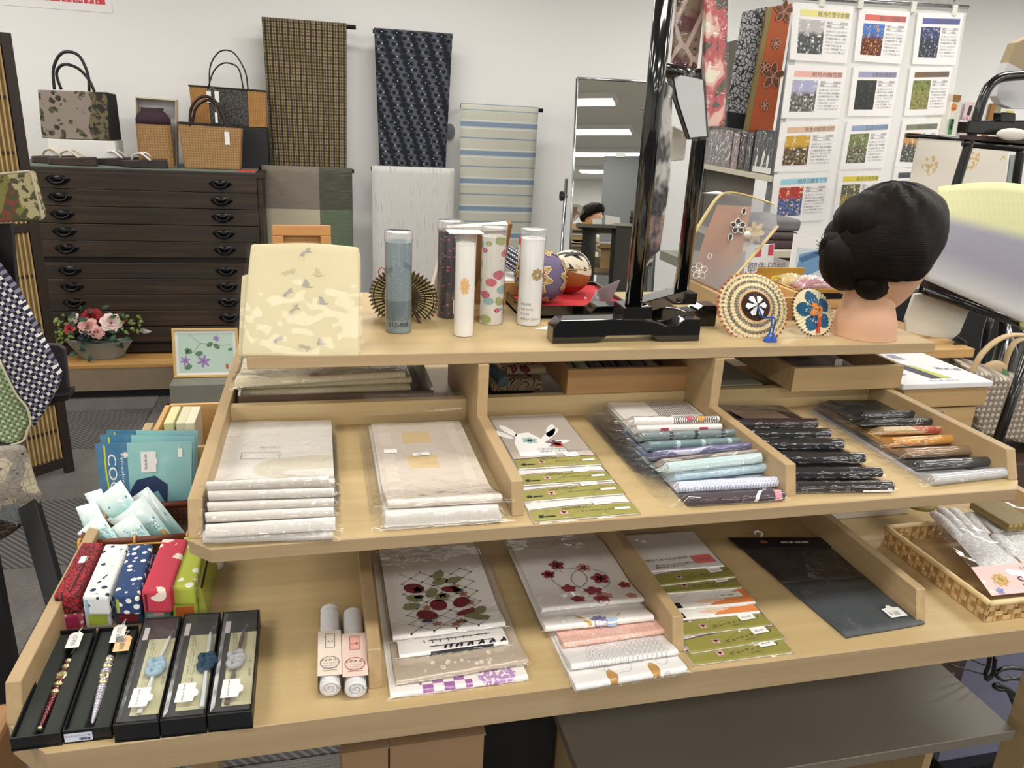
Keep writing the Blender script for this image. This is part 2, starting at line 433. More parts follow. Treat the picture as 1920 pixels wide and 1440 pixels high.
chest = thing('kimono_chest', 'dark stained wooden chest with ten shallow drawers and black iron pulls', 'chest', (-.8, CF + .2, .19))
zb = .20
B().box((cx0, CF + .012, zb), (cx1, y1 - .03, zt - .03)).obj('body', WCD, chest)
B().box((cx0 - .01, CF - .008, zt - .03), (cx1 + .012, y1 - .025, zt)).obj('top', WC, chest, bev=.004)
B().box((cx1 - .022, CF - .002, zb), (cx1, CF + .012, zt - .03)).obj('stile', WC, chest, bev=.001, seg=1)
B().box((cx0, CF - .002, zb), (cx1 - .023, CF + .012, zb + .045)).obj('base_rail', WCD, chest, bev=.001, seg=1)
hz = [at(415, v, y=CF).z for v in (347, 378, 409, 440, 470)] ; hz2 = [at(415, v, y=CF).z for v in (508, 537, 566, 595, 624)]
hz = [h + .004 for h in hz]
plate = B()
P = [(.052 * math.cos(2 * PI * k / 16) * (1 + .12 * (k % 8 == 0)), .024 * math.sin(2 * PI * k / 16) + .004 * abs(math.cos(PI * k / 8))) for k in range(16)]
proto = None
for zs in (hz, hz2):
    p = (zs[0] - zs[-1]) / 4
    for z in zs:
        d = B().box((cx0 + .02, CF - .01, z - p / 2 + .0015), (cx1 - .024, CF + .011, z + p / 2 - .0015)).obj('drawer', WC, chest, bev=.0015, seg=1)
        for hx in (-1.147, -.384):
            if proto is None:
                b = B().prism([(hx + a, CF - .0102, z + c) for a, c in P][::-1], (0, -.004, 0))
                for s in (-1, 1): b.sphere((hx + s * .03, CF - .018, z + .010), .0065, 8, 6)
                pts = [V((hx + .034 * math.cos(t), CF - .022 - .006 * math.sin(t), z + .010 - .026 * math.sin(t))) for t in [PI * k / 10 for k in range(11)]]
                b.tube(pts, [.004 + .004 * math.sin(PI * k / 10) for k in range(11)], 8)
                proto = b.obj('handle', IRON, d, smooth=True); pz = (hx, z)
            else:
                o = proto.copy(); col.objects.link(o); o.parent = d; o.location = (hx - pz[0], 0, z - pz[1])
# cloth on top of the chest
CLOTHG = mat('teal_cloth', '#68786f', .9, bump=300)
B().box((cx0 + .02, CF + .0, zt + .0003), (cx1 - .03, y1 - .06, zt + .003)).box((cx1 - .12, CF + .01, zt + .0031), (cx1 - .035, CF + .2, zt + .004), 1).obj('runner_cloth', [CLOTHG, mat('red_cloth', '#b5473f', .9)], label='grey green cloth runner laid along the top of the dark chest', cat='cloth')
ZC = zt + .0035
# plinth
pf = 3.06; pz_ = at(200, 684, y=pf).z
pl = thing('plinth', 'low platform with pine top and beige front under the dark chest', 'platform', (-.85, pf, 0))
B().box((-1.75, pf, pz_ - .02), (-.1, y1 - .02, pz_)).obj('top', wood('pine', '#b98a4e', '#d9ad6f', 'x', .4, .45), pl, bev=.001, seg=1)
B().box((-1.75, pf + .002, .045), (-.1, pf + .02, pz_ - .02)).obj('front_panel', mat('beige_panel', '#8f7f69', .7, var=.06), pl)
B().box((-1.75, pf + .03, 0), (-.1, pf + .05, .045)).obj('kick_board', mat('kick_black', '#17141a', .6), pl)
for o in chest.children:
    pass
# grey box and framed picture
GB = mat('grey_box_card', '#7d7b70', .7, var=.05)
gz = .2; a = at(317, 723, z=gz)
gb = B().box((a.x, a.y, 0), (a.x + .42, a.y + .30, gz)).obj('storage_box', GB, bev=.003, label='plain grey box standing on the carpet before the chest', cat='box')
FR = wood('pale_frame', '#c9a55e', '#e3c583', 'x', .5, .4)
def pframe(name, label, o, ex, up, w, h, fw, fd, fm, mats, lean=True, cat='picture frame', matw=.02):
    """picture frame: o lower left corner, ex along its width, up along its height; faces -(ex x up)"""
    ex, up = V(ex).normalized(), V(up).normalized(); n = ex.cross(up).normalized()   # n faces the viewer side
    t = thing(name, label, cat, o)
    def bar(a0, b0, a1, b1): 
        b = B(); q = [o + ex * x + up * y for x, y in ((a0, b0), (a1, b0), (a1, b1), (a0, b1))]
        b.hexa([k - n * 0 for k in q] + [k + n * fd for k in q]); b.obj('frame_bar', fm, t, bev=.0015)
    bar(0, 0, w, fw); bar(0, h - fw, w, h); bar(0, fw, fw, h - fw); bar(w - fw, fw, w, h - fw)
    q = [o + ex * x + up * y for x, y in ((fw, fw), (w - fw, fw), (w - fw, h - fw), (fw, h - fw))]
    B().hexa([k + n * fd * .1 for k in q] + [k + n * fd * .4 for k in q]).obj('mount', mats[0], t)
    m = matw; q = [o + ex * x + up * y for x, y in ((fw + m, fw + m), (w - fw - m, fw + m), (w - fw - m, h - fw - m), (fw + m, h - fw - m))]
    if len(mats) > 1: B().hexa([k + n * fd * .41 for k in q] + [k + n * fd * .46 for k in q]).obj('picture', mats[1], t)
    return t, plane(o + ex * (fw + m) + up * (fw + m) + n * fd * .47, ex, up, .0004)
po = V((at(336, 688, z=gz).x + .004, a.y + .12, gz)); 
k = (po - CAM).length / F; pw, ph = 105 * k * 1.02, 80 * k * 1.06
pt, ps = pframe('framed_picture', 'small pale wooden frame with a painting of purple clematis', po, (1, -.02, 0), (0, .22, 1), pw, ph, .012, .014, FR, [mat('mount_white', '#e9e8ea', .8), mat('picture_mint', '#b9d0c2', .6)], matw=.013)
w_, h_ = pw - .05, ph - .05
LEAFP = mat('leaf_print', '#5f7f63', .7); PURP = mat('purple_print', '#9a7cb4', .7); STEMP = mat('stem_print', '#7d6a55', .7)
for x, y, r in ((.45, .28, .13), (.12, .3, .1), (.7, .86, .07)): B().flat(flower(w_ * x, h_ * y, w_ * r, 6, .4), ps).obj('clematis_print', PURP, pt)
for x, y, r, t in ((.25, .5, .1, 2.6), (.3, .46, .1, .2), (.52, .66, .09, .6), (.75, .6, .09, 2.4), (.9, .58, .06, 0), (.1, .1, .1, .4), (.2, .58, .07, 4)): B().flat(petal(w_ * x, h_ * y, t, w_ * r * 1.5, w_ * r), ps).obj('leaf_print', LEAFP, pt)
B().flat(line([(w_ * .2, h_ * .98), (w_ * .4, h_ * .75), (w_ * .8, h_ * .68), (w_ * .95, h_ * .7)], .0015) + line([(w_ * .4, h_ * .75), (w_ * .27, h_ * .5)], .0015), ps).obj('print', STEMP, pt)
B().flat(rect(w_ * .85, h_ * .08, w_ * .9, h_ * .2), ps).obj('print', mat('seal_red', '#c0503c', .7), pt)
# flower arrangement
fz = pz_; fc = at(186, 677, z=fz); fl_t = thing('flower_arrangement', 'grey stone look pot of artificial red and pink roses with ivy on the platform', 'flowers', fc)
fc = fc + V((0, .055, 0)); k = (fc - CAM).length / F
b = B(); prof = [(.05, 0), (.055, .004), (.085, .065), (.088, .07), (.08, .071), (.06, .06)]
b.lathe([(r, z) for r, z in prof], (0, 0, 0), 8, m=None)
for i, q in enumerate(b.v): b.v[i] = fc + V((q.x * 1.35 * (72 * k / .17), q.y * .8, q.z * 1.35))
b.obj('pot', mat('pot_grey', '#8d8a84', .9, bump=45, bs=.8), fl_t)
def rose(c, r, m, parent, dirv):
    dirv = V(dirv).normalized(); M = frame(dirv.cross(V((0, 0, 1))) if abs(dirv.z) < .95 else V((1, 0, 0)), V((0, 0, 1)) if abs(dirv.z) < .95 else V((0, 1, 0)))
    M = Matrix.Identity(3); zz = dirv; xx = (V((1, .2, 0)) - zz * V((1, .2, 0)).dot(zz)).normalized(); yy = zz.cross(xx)
    b = B()
    for ring_, (n, rad, tilt, ht) in enumerate(((3, .22, .15, .62), (4, .45, .35, .6), (5, .72, .75, .5), (6, 1., 1.15, .38))):
        for i in range(n):
            a0 = 2 * PI * i / n + ring_ * .6
            def fn(u, v, a0=a0, rad=rad, tilt=tilt, ht=ht, n=n):
                w = (u - .5) * 2 * PI / n * 1.35 * math.sin(PI * (.15 + .75 * v)) ; rr = r * (rad * (.25 + .75 * v ** .8) + .12 * tilt * v * v)
                z = r * (ht * v - tilt * .28 * v ** 3 * (1 + .3 * math.cos((u - .5) * PI)))
                return c + (xx * math.cos(a0 + w) + yy * math.sin(a0 + w)) * rr + zz * z
            b.grid(fn, 4, 4)
    return b.obj('rose', m, parent, smooth=True)
RR, RP, RW = mat('rose_red', '#8c1420', .7), mat('rose_pink', '#e9b3ae', .7), mat('rose_cream', '#f0d8d2', .7); RC = mat('rose_coral', '#c8504e', .7)
def fp(u, v, dy): return at(u, v, y=fc.y + dy)
for u, v, dy, r, m, d in ((171, 597, .0, 17, RR, (-.1, -.8, .7)), (165, 612, -.05, 14, RP, (0, -.8, .6)), (208, 605, -.06, 15, RW, (.2, -.8, .5)), (183, 623, -.08, 10, RP, (0, -.9, .3)), (131, 616, -.05, 10, RC, (-.5, -.8, .5)), (226, 597, .03, 10, RR, (.4, -.5, .6)), (140, 597, .0, 8, RW, (-.3, -.8, .5)), (192, 590, .05, 9, RP, (.1, -.5, .8))):
    rose(fp(u, v, dy), r * k, m, fl_t, d)
def leaf(b, c, d, up, l, w):
    d = V(d).normalized(); s = d.cross(V(up)).normalized(); n = s.cross(d)
    p = [c, c + d * l * .35 + s * w / 2 - n * l * .04, c + d * l * .75 + s * w * .32 - n * l * .08, c + d * l - n * l * .18, c + d * l * .75 - s * w * .32 - n * l * .08, c + d * l * .35 - s * w / 2 - n * l * .04, c + d * l * .4 + n * l * .03]
    b.add(p, [(0, 1, 6), (1, 2, 6), (2, 3, 6), (3, 4, 6), (4, 5, 6), (5, 0, 6)])
L1, L2 = mat('leaf_dark', '#2b4a35', .6), mat('leaf_light', '#6f8a45', .6); BER = mat('berry_blue', '#3a4254', .5)
for nm, u0, u1, v0, v1, n, m, l in (('ivy', 140, 250, 628, 665, 26, L1, 15), ('foliage', 104, 138, 590, 650, 34, L2, 8), ('foliage', 215, 268, 590, 625, 26, L2, 9), ('foliage', 125, 235, 580, 632, 40, L1, 12)):
    b = B()
    for i in range(n):
        c = fp(random.uniform(u0, u1), random.uniform(v0, v1), random.uniform(-.1, .04))
        leaf(b, c, (random.uniform(-1, 1), random.uniform(-1, .1), random.uniform(-.6, .7)), (0, -1, .5), l * k * random.uniform(.7, 1.2), l * k * .6)
    b.obj(nm, m, fl_t)
b = B()
for i in range(24): b.sphere(fp(random.uniform(150, 178), random.uniform(618, 640), -.08 + random.uniform(-.02, .02)), .006, 6, 4)
b.obj('berry_cluster', BER, fl_t)
b = B()
for i in range(14): b.sphere(fp(random.uniform(103, 118), random.uniform(605, 650), random.uniform(-.05, .03)), .005, 6, 4)
b.obj('berry_cluster', mat('berry_green', '#a8c050', .5), fl_t)
leaf(b_ := B(), fp(262, 621, 0), (1, -.1, 0), (0, -1, .4), 18 * k, 8 * k); b_.obj('leaf', mat('leaf_grey', '#b7aeb0', .6), fl_t)

# ---- folding screen
scr = thing('folding_screen', 'dark framed folding screen with bamboo slat panels', 'folding screen', (-.943, 2.18, 0))
s0 = V((-.943, 2.18, 0)); sd = V((-.119, -.112, 0)).normalized(); sn = V((sd.y, -sd.x, 0)) * -1
SW = mat('screen_wood', '#2a1d14', .5, bump=30); SL = mat('bamboo_slat', '#b89d6f', .6, var=.12); SBK = mat('screen_backing', '#8d7648', .9, var=.15)
stop = at(18, 62, y=2.17).z
def sbox(b, a0, a1, z0, z1, t0=0., t1=.025, mi=0):
    q = [s0 + sd * a + sn * t for a, t in ((a0, t0), (a1, t0), (a1, t1), (a0, t1))]
    return b.hexa([V((p.x, p.y, z0)) for p in q] + [V((p.x, p.y, z1)) for p in q], mi)
zr = [at(u, v, y=2.15).z for u, v in ((54, 425), (103, 748), (118, 893))]
for a0 in (0, .56): sbox(B(), a0, a0 + .036, 0.0, stop).obj('stile', SW, scr, bev=.002, seg=1)
rl = [(stop - .04, stop), (zr[0] - .02, zr[0] + .015), (zr[1] - .02, zr[1] + .015), (0.03, .075)]
for z0, z1 in rl: sbox(B(), .036, .56, z0, z1, .002, .023).obj('rail', SW, scr, bev=.001, seg=1)
for z in [at(u, v, y=2.15).z for u, v in ((19, 182), (35, 286), (65, 516), (79, 607), (109, 805))]: sbox(B(), .036, .56, z - .005, z + .005, .003, .018).obj('crossbar', SW, scr)
for (z1, z0) in ((stop - .04, zr[0] + .015), (zr[0] - .02, zr[1] + .015), (zr[1] - .02, .075)):
    sbox(B(), .036, .56, z0, z1, .009, .011).obj('backing', SBK, scr)
    p0 = None
    for i in range(30):
        if p0 is None: p0 = sbox(B(), .040, .0455, z0, z1, .004, .0195).obj('slat', SL, scr)
        else: o = p0.copy(); col.objects.link(o); o.parent = scr; o.location = sd * (.0173 * i)

# ---- goods on the chest
BLK = mat('black_leather', '#17161b', .42); WBOX = mat('white_block', '#e4e3e0', .7)
def brocade(g):
    x, y, z = g.co('Object'); v = g.vec(x, y, z)
    d = g.voro(v, 26.); e = g.noise(v, 75, 3); n = g.noise(v, 28, 2)
    lf = (d + (e - .5) * .7).lt(.36); a = g.mix(lf, '#8d8178', g.mix(n.sm(.4, .6), '#2c2622', '#55583c'))
    edge = ((z - .06).abs() * 0 + (x * 1. + (z * 26).sin() * .012)).gt(.075)
    dk = g.mix((n + (e - .5) * .6).sm(.42, .56), '#2a2520', '#6b6247')
    return g.mix(edge, a, dk)
y_ = 3.42; q = [at(u, v, y=y_) for u, v in ((78, 259), (205, 263), (201, 173), (70, 168))]
zbk = q[0].z
bag = thing('handbag', 'grey brocade handbag with leaf pattern and black cord handles', 'handbag', (sum((p.x for p in q), 0) / 4, y_, zbk))
block(B(), ((78, 259), (205, 263), (201, 173), (70, 168)), y_, .1, back=.5).obj('body', mat('brocade_leaf', r=.8, fn=brocade), bag, bev=.006)
B().hexa([at(205, 263, y=y_), at(228, 262, y=y_ + .06), at(226, 262, y=y_ + .12), at(205, 263, y=y_) + V((0, .1, 0)), at(201, 174, y=y_), at(218, 178, y=y_ + .03), at(216, 176, y=y_ + .06), at(201, 174, y=y_) + V((0, .06, 0))]).obj('gusset', BLK, bag, bev=.004)
for pts, dy in ((((102, 168), (100, 130), (112, 103), (130, 97), (150, 107), (165, 140), (167, 171)), .005), (((115, 168), (106, 140), (113, 124), (128, 121), (150, 131), (168, 152), (177, 172)), .06)):
    B().tube(smooth_path([at(u, v, y=y_ + dy) for u, v in pts], 5), .0075, 8).obj('handle', BLK, bag, smooth=True)
B().box((q[0].x + .03, y_ - .02, ZC), (q[1].x + .03, y_ + .16, zbk - .001)).obj('display_block', WBOX, bev=.003, label='low white display block under the grey brocade handbag', cat='block')
def zori(u, v, y, ang, sole, strap, lab, grp, L=.235):
    c = at(u, v, y=y); c.z = ZC; t = thing('zori_sandal', lab, 'sandal', c, grp)
    ca, sa = math.cos(ang), math.sin(ang); M = lambda a, w, h: c + V((a * ca - w * sa, a * sa + w * ca, h))
    out = [(L / 2 * math.cos(2 * PI * k / 24), (.040 + .006 * math.cos(2 * PI * k / 24)) * math.sin(2 * PI * k / 24)) for k in range(24)]
    b = B(); hs = lambda a, top: (.0 if not top else .046 - .014 * (a / L + .5))
    b.add([M(a, w, 0) for a, w in out] + [M(a * .98, w * .98, hs(a, 1)) for a, w in out], [tuple(range(24))[::-1], tuple(range(24, 48))] + [(i, (i + 1) % 24, 24 + (i + 1) % 24, 24 + i) for i in range(24)])
    b.obj('sole', sole, t, bev=.004)
    hp = M(.06, 0, .034)
    for s in (-1, 1):
        B().tube(smooth_path([hp, M(.045, s * .012, .060), M(0, s * .034, .072), M(-.045, s * .042, .04)], 5), [.005] * 8 + [.0065] * 8, 8, flat=.8).obj('strap', strap, t, smooth=True)
    B().tube([M(.06, 0, .03), M(.055, 0, .056)], .004, 6).obj('toe_post', strap, t)
    return t
ZB1, ZB2 = mat('sole_brown', '#3b2d25', .5), mat('sole_dark', '#2e2422', .5); ST1, ST2 = mat('strap_cream', '#d9cdb4', .6), mat('strap_white', '#e9e2e2', .5)
zori(105, 300, 3.42, PI * .97, ZB1, ST1, 'brown zori sandal with cream straps, rear one of its pair below the brocade handbag', 'brown zori pair')
zori(137, 303, 3.33, PI * .97, ZB1, ST1, 'brown zori sandal with cream straps, front one of its pair below the brocade handbag', 'brown zori pair')
zori(218, 302, 3.42, PI * .97, ZB2, ST2, 'dark zori sandal with white straps, rear one of its pair before the boxed drawstring bag', 'dark zori pair')
zori(270, 305, 3.32, PI * .97, ZB2, ST2, 'dark zori sandal with white straps, front one of its pair before the boxed drawstring bag', 'dark zori pair')
def weave(c1, c2, s):
    def fn(g):
        x, y, z = g.co('Object'); a = (x + z) * s; b = (x - z) * s
        k = (a.fl() + b.fl()).mod2(); w = a.tri().mx(b.tri()).sm(.3, .5)
        n = g.noise(g.vec(x, y, z), 40, 2); return g.mix(w * .5 + n * .35, g.mix(k, c1, c2), '#5a4024'), w * -1
    return fn
WV1 = mat('rattan_weave', r=.6, fn=weave('#c39a63', '#a87f4c', 75), bs=.5); WV2 = mat('rattan_gold', r=.55, fn=weave('#c8934e', '#b07c3a', 85), bs=.5)
# standing open box with drawstring bag
yb_ = 3.5
bo = thing('gift_box', 'open cream cardboard box lid standing on its end', 'box', (at(290, 300, y=yb_).x, yb_, ZC))
qa = [at(u, v, y=yb_ - .08) for u, v in ((258, 300), (330, 303), (330, 187), (253, 181))]; qa[0].z = qa[1].z = ZC
CRD = mat('card_cream', '#cfc3a8', .7); CWH = mat('card_white', '#d8d8dc', .8)
def tray_up(t, q, dep, th, m1, m2):
    """box standing on edge and open to the front: back plate and four sides"""
    d = V((0, dep, 0)); B().hexa([p + d for p in (q[0], q[1])] + [p + d * 1.02 for p in (q[1], q[0])] + [p + d for p in (q[3], q[2])] + [p + d * 1.02 for p in (q[2], q[3])]).obj('back_plate', m2, t)
    c = sum(q, V()) / 4
    for i in range(4):
        a, b_ = q[i], q[(i + 1) % 4]; ia, ib = a + (c - a) * th, b_ + (c - b_) * th
        B().hexa([a, b_, ib, ia, a + d, b_ + d, ib + d, ia + d]).obj('side', m1, t)
tray_up(bo, qa, .075, .035, CRD, CWH)
ds = thing('drawstring_bag', 'small rattan drawstring bag with purple cloth top inside the open box', 'bag', (at(295, 300, y=yb_ - .05).x, yb_ - .1, ZC))
qx = [at(u, 300, y=yb_ - .1).x for u in (261, 327)]; zt1, zt2 = at(290, 233, y=yb_ - .1).z, at(290, 207, y=yb_ - .1).z
mx_ = (qx[0] + qx[1]) / 2; rx_ = (qx[1] - qx[0]) / 2
def ell(b, prof, cx, cy, ry, n=20):
    vs = [V((cx + rx * math.cos(2 * PI * k / n), cy + ry * (rx / prof[0][0]) * math.sin(2 * PI * k / n), z)) for rx, z in prof for k in range(n)]
    m = len(prof); return b.add(vs, [tuple(range(n))[::-1], tuple(range((m - 1) * n, m * n))] + [(j * n + k, j * n + (k + 1) % n, (j + 1) * n + (k + 1) % n, (j + 1) * n + k) for j in range(m - 1) for k in range(n)])
ell(B(), [(rx_, ZC + .001), (rx_ * 1.02, ZC + .05), (rx_, zt1)], mx_, yb_ - .1, .05).obj('basket', WV1, ds, auto=.6)
ell(B(), [(rx_ * .99, zt1), (rx_ * .97, zt1 + .03), (rx_ * .75, zt2 - .012), (rx_ * .6, zt2), (rx_ * .68, zt2 + .012), (rx_ * .3, zt2 + .006)], mx_, yb_ - .1, .05).obj('cloth_top', mat('plum_cloth', '#3a2531', .9, bump=90), ds, smooth=True)
# black lacquer bag with rattan panels on black box
yl = 3.52
bb = thing('display_box', 'black box standing behind the rattan basket bag', 'box', at(470, 310, y=yl))
zk = at(470, 239, y=yl).z; xk = (at(400, 300, y=yl).x, at(503, 300, y=yl).x)
B().box((xk[0], yl, ZC), (xk[1], yl + .16, zk)).obj('body', mat('black_board', '#1d1e22', .6), bb, bev=.002)
hb = thing('handbag', 'black handbag with gold rattan side panels on a black box', 'handbag', at(425, 238, y=yl))
fq = [(363, 237), (500, 239), (498, 171), (354, 161)]
def lerp(a, b_, t): return (a[0] + (b_[0] - a[0]) * t, a[1] + (b_[1] - a[1]) * t)
for nm, t0, t1, m in (('side_panel', 0, .24, WV2), ('centre_panel', .24, .76, mat('black_emboss', r=.35, fn=lambda g: (lambda x, y, z: (g.mix(g.voro(g.vec(x, y, z), 55, 'DISTANCE_TO_EDGE').sm(.02, .12), '#0f0f12', '#4a4744')))(*g.co('Object')))), ('side_panel', .76, 1, WV2)):
    block(B(), (lerp(fq[0], fq[1], t0), lerp(fq[0], fq[1], t1), lerp(fq[3], fq[2], t1), lerp(fq[3], fq[2], t0)), yl + .002, .1, back=.4).obj(nm, m, hb, bev=.002)
B().tube([at(u, v, y=yl) for u, v in ((353, 160), (499, 171))], .004, 6).obj('rim', BLK, hb)
for pts, dy in ((((393, 165), (394, 125), (408, 100), (425, 94), (442, 103), (460, 135), (465, 168)), .09), (((390, 165), (400, 135), (415, 120), (432, 119), (448, 130), (456, 166)), .0)):
    B().tube(smooth_path([at(u, v, y=yl + dy) for u, v in pts], 5), .009, 8, flat=.45).obj('handle', mat('handle_tan_black', '#241d1a', .4), hb, smooth=True)
# rattan basket bag in front
yk = 3.36
rb = thing('basket_bag', 'tapered tan rattan basket bag with dark round handles', 'handbag', at(395, 316, y=yk))
f = [(346, 314), (450, 318), (453, 239), (333, 231)]
q = [at(u, v, y=yk) for u, v in f]; q[0].z = q[1].z = ZC
B().hexa([q[0], q[1], q[1] + V((0, .1, 0)), q[0] + V((0, .1, 0)), q[3], q[2], q[2] + V((0, .1, 0)), q[3] + V((0, .1, 0))]).obj('body', WV1, rb, bev=.008, seg=3)
B().tube([q[3] + V((0, .0, .002)), q[2] + V((0, 0, .002)), q[2] + V((0, .1, .002)), q[3] + V((0, .1, .002))], .0045, 6, closed=True).obj('rim', BLK, rb)
for pts, dy in ((((356, 236), (358, 205), (370, 186), (385, 181), (402, 188), (416, 212), (424, 238)), .005), (((360, 234), (366, 205), (378, 192), (392, 188), (408, 200), (420, 225), (428, 238)), .09)):
    B().tube(smooth_path([at(u, v, y=yk + dy) for u, v in pts], 5), .0075, 8).obj('handle', mat('dark_wood_handle', '#2a1813', .35), rb, smooth=True)
TAGM = mat('paper_tag', '#ecebe6', .7); STR = mat('white_string', '#dddbd4', .8)
def ptag(parent, u, v, y, w=7, h=22, s=None):
    o = at(u, v, y=y); k = (o - CAM).length / F
    B().box((o.x - w * k / 2, o.y - .001, o.z - h * k), (o.x + w * k / 2, o.y, o.z)).obj('price_tag', TAGM, parent)
    if s: B().tube([o + V((0, -.0005, -.001)), at(s[0], s[1], y=y)], .0008, 4).obj('string', STR, parent)
ptag(rb, 425, 247, yk - .003, 8, 21, (420, 236)); ptag(hb, 391, 171, yl - .003, 7, 18, (396, 163)); ptag(hb, 406, 171, yl - .003, 7, 17, (398, 163)); ptag(hb, 405, 211, yl - .16, 4, 16, (404, 190))
# poster on the wall
b = B(); pz0 = at(215, 25, y=y1).z; px1 = at(211, 20, y=y1).x
po_ = thing('wall_poster', 'white paper poster with a row of red squares and white characters', 'poster', (px1 - .6, y1 - .003, pz0))
B().box((px1 - 1.2, y1 - .003, pz0), (px1, y1 - .001, pz0 + .4)).obj('paper', mat('poster_paper', '#f1efee', .6), po_)
sf = plane((px1 - 1.2, y1 - .0032, pz0), (1, 0, 0), (0, 0, 1), .0002); b = B(); t = B(); n = 16; sq = .054
for i in range(n):
    xx = 1.2 - .025 - (n - i) * sq; b.flat(rect(xx, .038, xx + sq * .88, .038 + sq), sf)
    ch = 'りお気軽に借りられるようになります！'[-16:][i]; tp, w = text(ch, sq * .8); t.flat(move(tp, xx + sq * .06, .046), plane((px1 - 1.2, y1 - .0034, pz0), (1, 0, 0), (0, 0, 1), .0002))
b.obj('red_square', mat('poster_red', '#d6404e', .6), po_); t.obj('writing', WHITE, po_)

# ---- hanging bolts of cloth on rods at the wall
def cloth_drop(name, label, tl, tr, vb, y, m, rod, ext=(0, 0), taper=0., sag=.004, back=False):
    a, c = at(*tl, y=y), at(*tr, y=y); zt_ = (a.z + c.z) / 2; zb_ = at(tl[0], vb, y=y).z; xl, xr = a.x, c.x
    t = thing(name, label, 'cloth', ((xl + xr) / 2, y, zb_), 'bolts of kimono cloth hung at the wall')
    def fn(u, v):
        tp = taper * v; x = xl + (xr - xl) * (u + (0.5 - u) * tp)
        if v < .06: an = v / .06 * PI / 2; return V((x, y + .014 * (1 - math.sin(an)), zt_ - .014 + .014 * math.cos(an)))
        k = (v - .06) / .94; return V((x, y + sag * math.sin(u * 7 + k * 3) * k + .02 * k * 0, zt_ - .014 - (zt_ - .014 - zb_) * k))
    B().grid(lambda u, v: fn(u, 1 - v), 10, 24, th=-.002).obj('cloth', m, t, smooth=True)
    if rod: B().tube([V((xl - ext[0], y + .016, zt_ - .016)), V((xr + ext[1], y + .016, zt_ - .016))], .0115, 10).obj('rod', IRON, t); B().box((xl + .05, y + .016, zt_ - .028), (xl + .07, y1, zt_ - .010)).box((xr - .07, y + .016, zt_ - .028), (xr - .05, y1, zt_ - .010)).obj('bracket', IRON, t)
    return t
def plaid(g):
    u, v, _ = g.co(); c = u * 15.; r = v * 26.
    wl = c.tri(); k1 = wl.lt(.17); k2 = ((c + .5).tri()).lt(.07)
    h1 = r.tri().lt(.14); h2 = (r + .5).tri().lt(.09)
    a = g.mix((h1 * .9).mx(h2 * .8), '#94825c', '#43361a'); w = g.noise(g.vec(u * 200., v * 260.), 1., 1.)
    mot = ((u * 7.5 + (v * 13.).fl() * .33).tri() * 2.).gt(.72) * (v * 13.).tri().lt(.24)
    return g.mix((k1 * .9).mx(k2 * .85).mx(mot * .35), g.mix(w * .2, a, '#a8946c'), '#1c161a')
def navy(g):
    u, v, _ = g.co(); x = u * 10.5; y = v * 26.
    cx = x + (y.fl() * .5); d = (cx.tri() * 1.1).pw(2) + ((y).tri()).pw(2); dk = d.lt(.1); dot = ((x + (y.fl().mod2()) * .5) * .5).tri().pw(2) * 4 + y.tri().pw(2)
    n = g.noise(g.vec(u * 260., v * 90.), 1., 2.); band = g.mix(((x + (y * 1.).fl() * 0.25) * .5).tri().sm(.1, .35) * n, '#11131d', '#6a6f7e')
    return g.mix(dot.lt(.006), g.mix(dk, band, '#0b0d17'), '#d8dbe2')
def two(g):
    u, v, _ = g.co(); w = g.noise(g.vec(u * 180., v * 300.), 1., 2.); w2 = g.noise(g.vec(u * 6., v * 300.), 1., 2.)
    up = v.gt(.66); a = g.mix(u.gt(.625), g.mix(up, '#b3ad94', '#73685e'), g.mix(up, '#4a5c44', '#2b3122'))
    return g.mix((w * .5 + w2 * .5).sm(.35, .65) * .12, a, '#efe9d8')
def streak(g):
    u, v, _ = g.co(); n = g.noise(g.vec(u * 150., v * 9.), 1., 2.); m = g.noise(g.vec(u * 30., v * 3.), 1., 2.)
    return g.mix(n.sm(.6, .68) * m.sm(.4, .6), '#cfccc9', '#8c8688')
def bluestripe(g):
    u, v, _ = g.co(); r = v * 8.4 + .2; t = r.fr(); n = g.noise(g.vec(u * 160., v * 200.), 1., 1.)
    b1 = (t - .5).abs().lt(.08); b2 = (t - .63).abs().lt(.018); b3 = ((t - .02).abs()).lt(.025); b4 = (t - .36).abs().lt(.018)
    return g.mix(b1.mx(b3), g.mix(b2.mx(b4), g.mix(n * .4, '#c4c3b5', '#b3b3a4'), '#cfd5d9'), '#7f93aa')
def cm(n, f): return mat(n, r=.9, fn=f, sheen=.1)
cloth_drop('hanging_cloth', 'tan and black plaid kimono cloth hanging on a black rod', (490, 28), (650, 47), 330, 3.6, cm('plaid_cloth', plaid), True, (0, .05), taper=.07)
cloth_drop('hanging_cloth', 'navy kasuri cloth with small white dots hanging on the wall', (701, 50), (849, 65), 330, 3.6, cm('navy_cloth', navy), True, (.005, .0), taper=.13)
cloth_drop('hanging_cloth', 'taupe and dark green block cloth hanging beside the chest', (490, 310), (660, 316), 560, 3.5, cm('taupe_green_cloth', two), True, (.012, .012), taper=.0)
cloth_drop('hanging_cloth', 'off white cloth with grey flecks hanging under the navy cloth', (697, 311), (852, 316), 600, 3.5, cm('fleck_cloth', streak), True, (.004, .0), taper=.0)
cloth_drop('hanging_cloth', 'pale cloth with blue horizontal stripes hanging by the mirror', (864, 193), (1010, 202), 600, 3.55, cm('blue_stripe_cloth', bluestripe), True, (.0, .03), taper=.06)
q = at(852, 248, y=3.6); B().lathe([(.0, 0), (.045, 0), (.05, .004), (.05, .02), (.02, .022), (0, .022)], (0, 0, 0), 20, m=None).obj('wall_hook', mat('grey_hook', '#7c7c7e', .4), label='round grey hook plate on the wall beside the striped cloth', cat='hook')
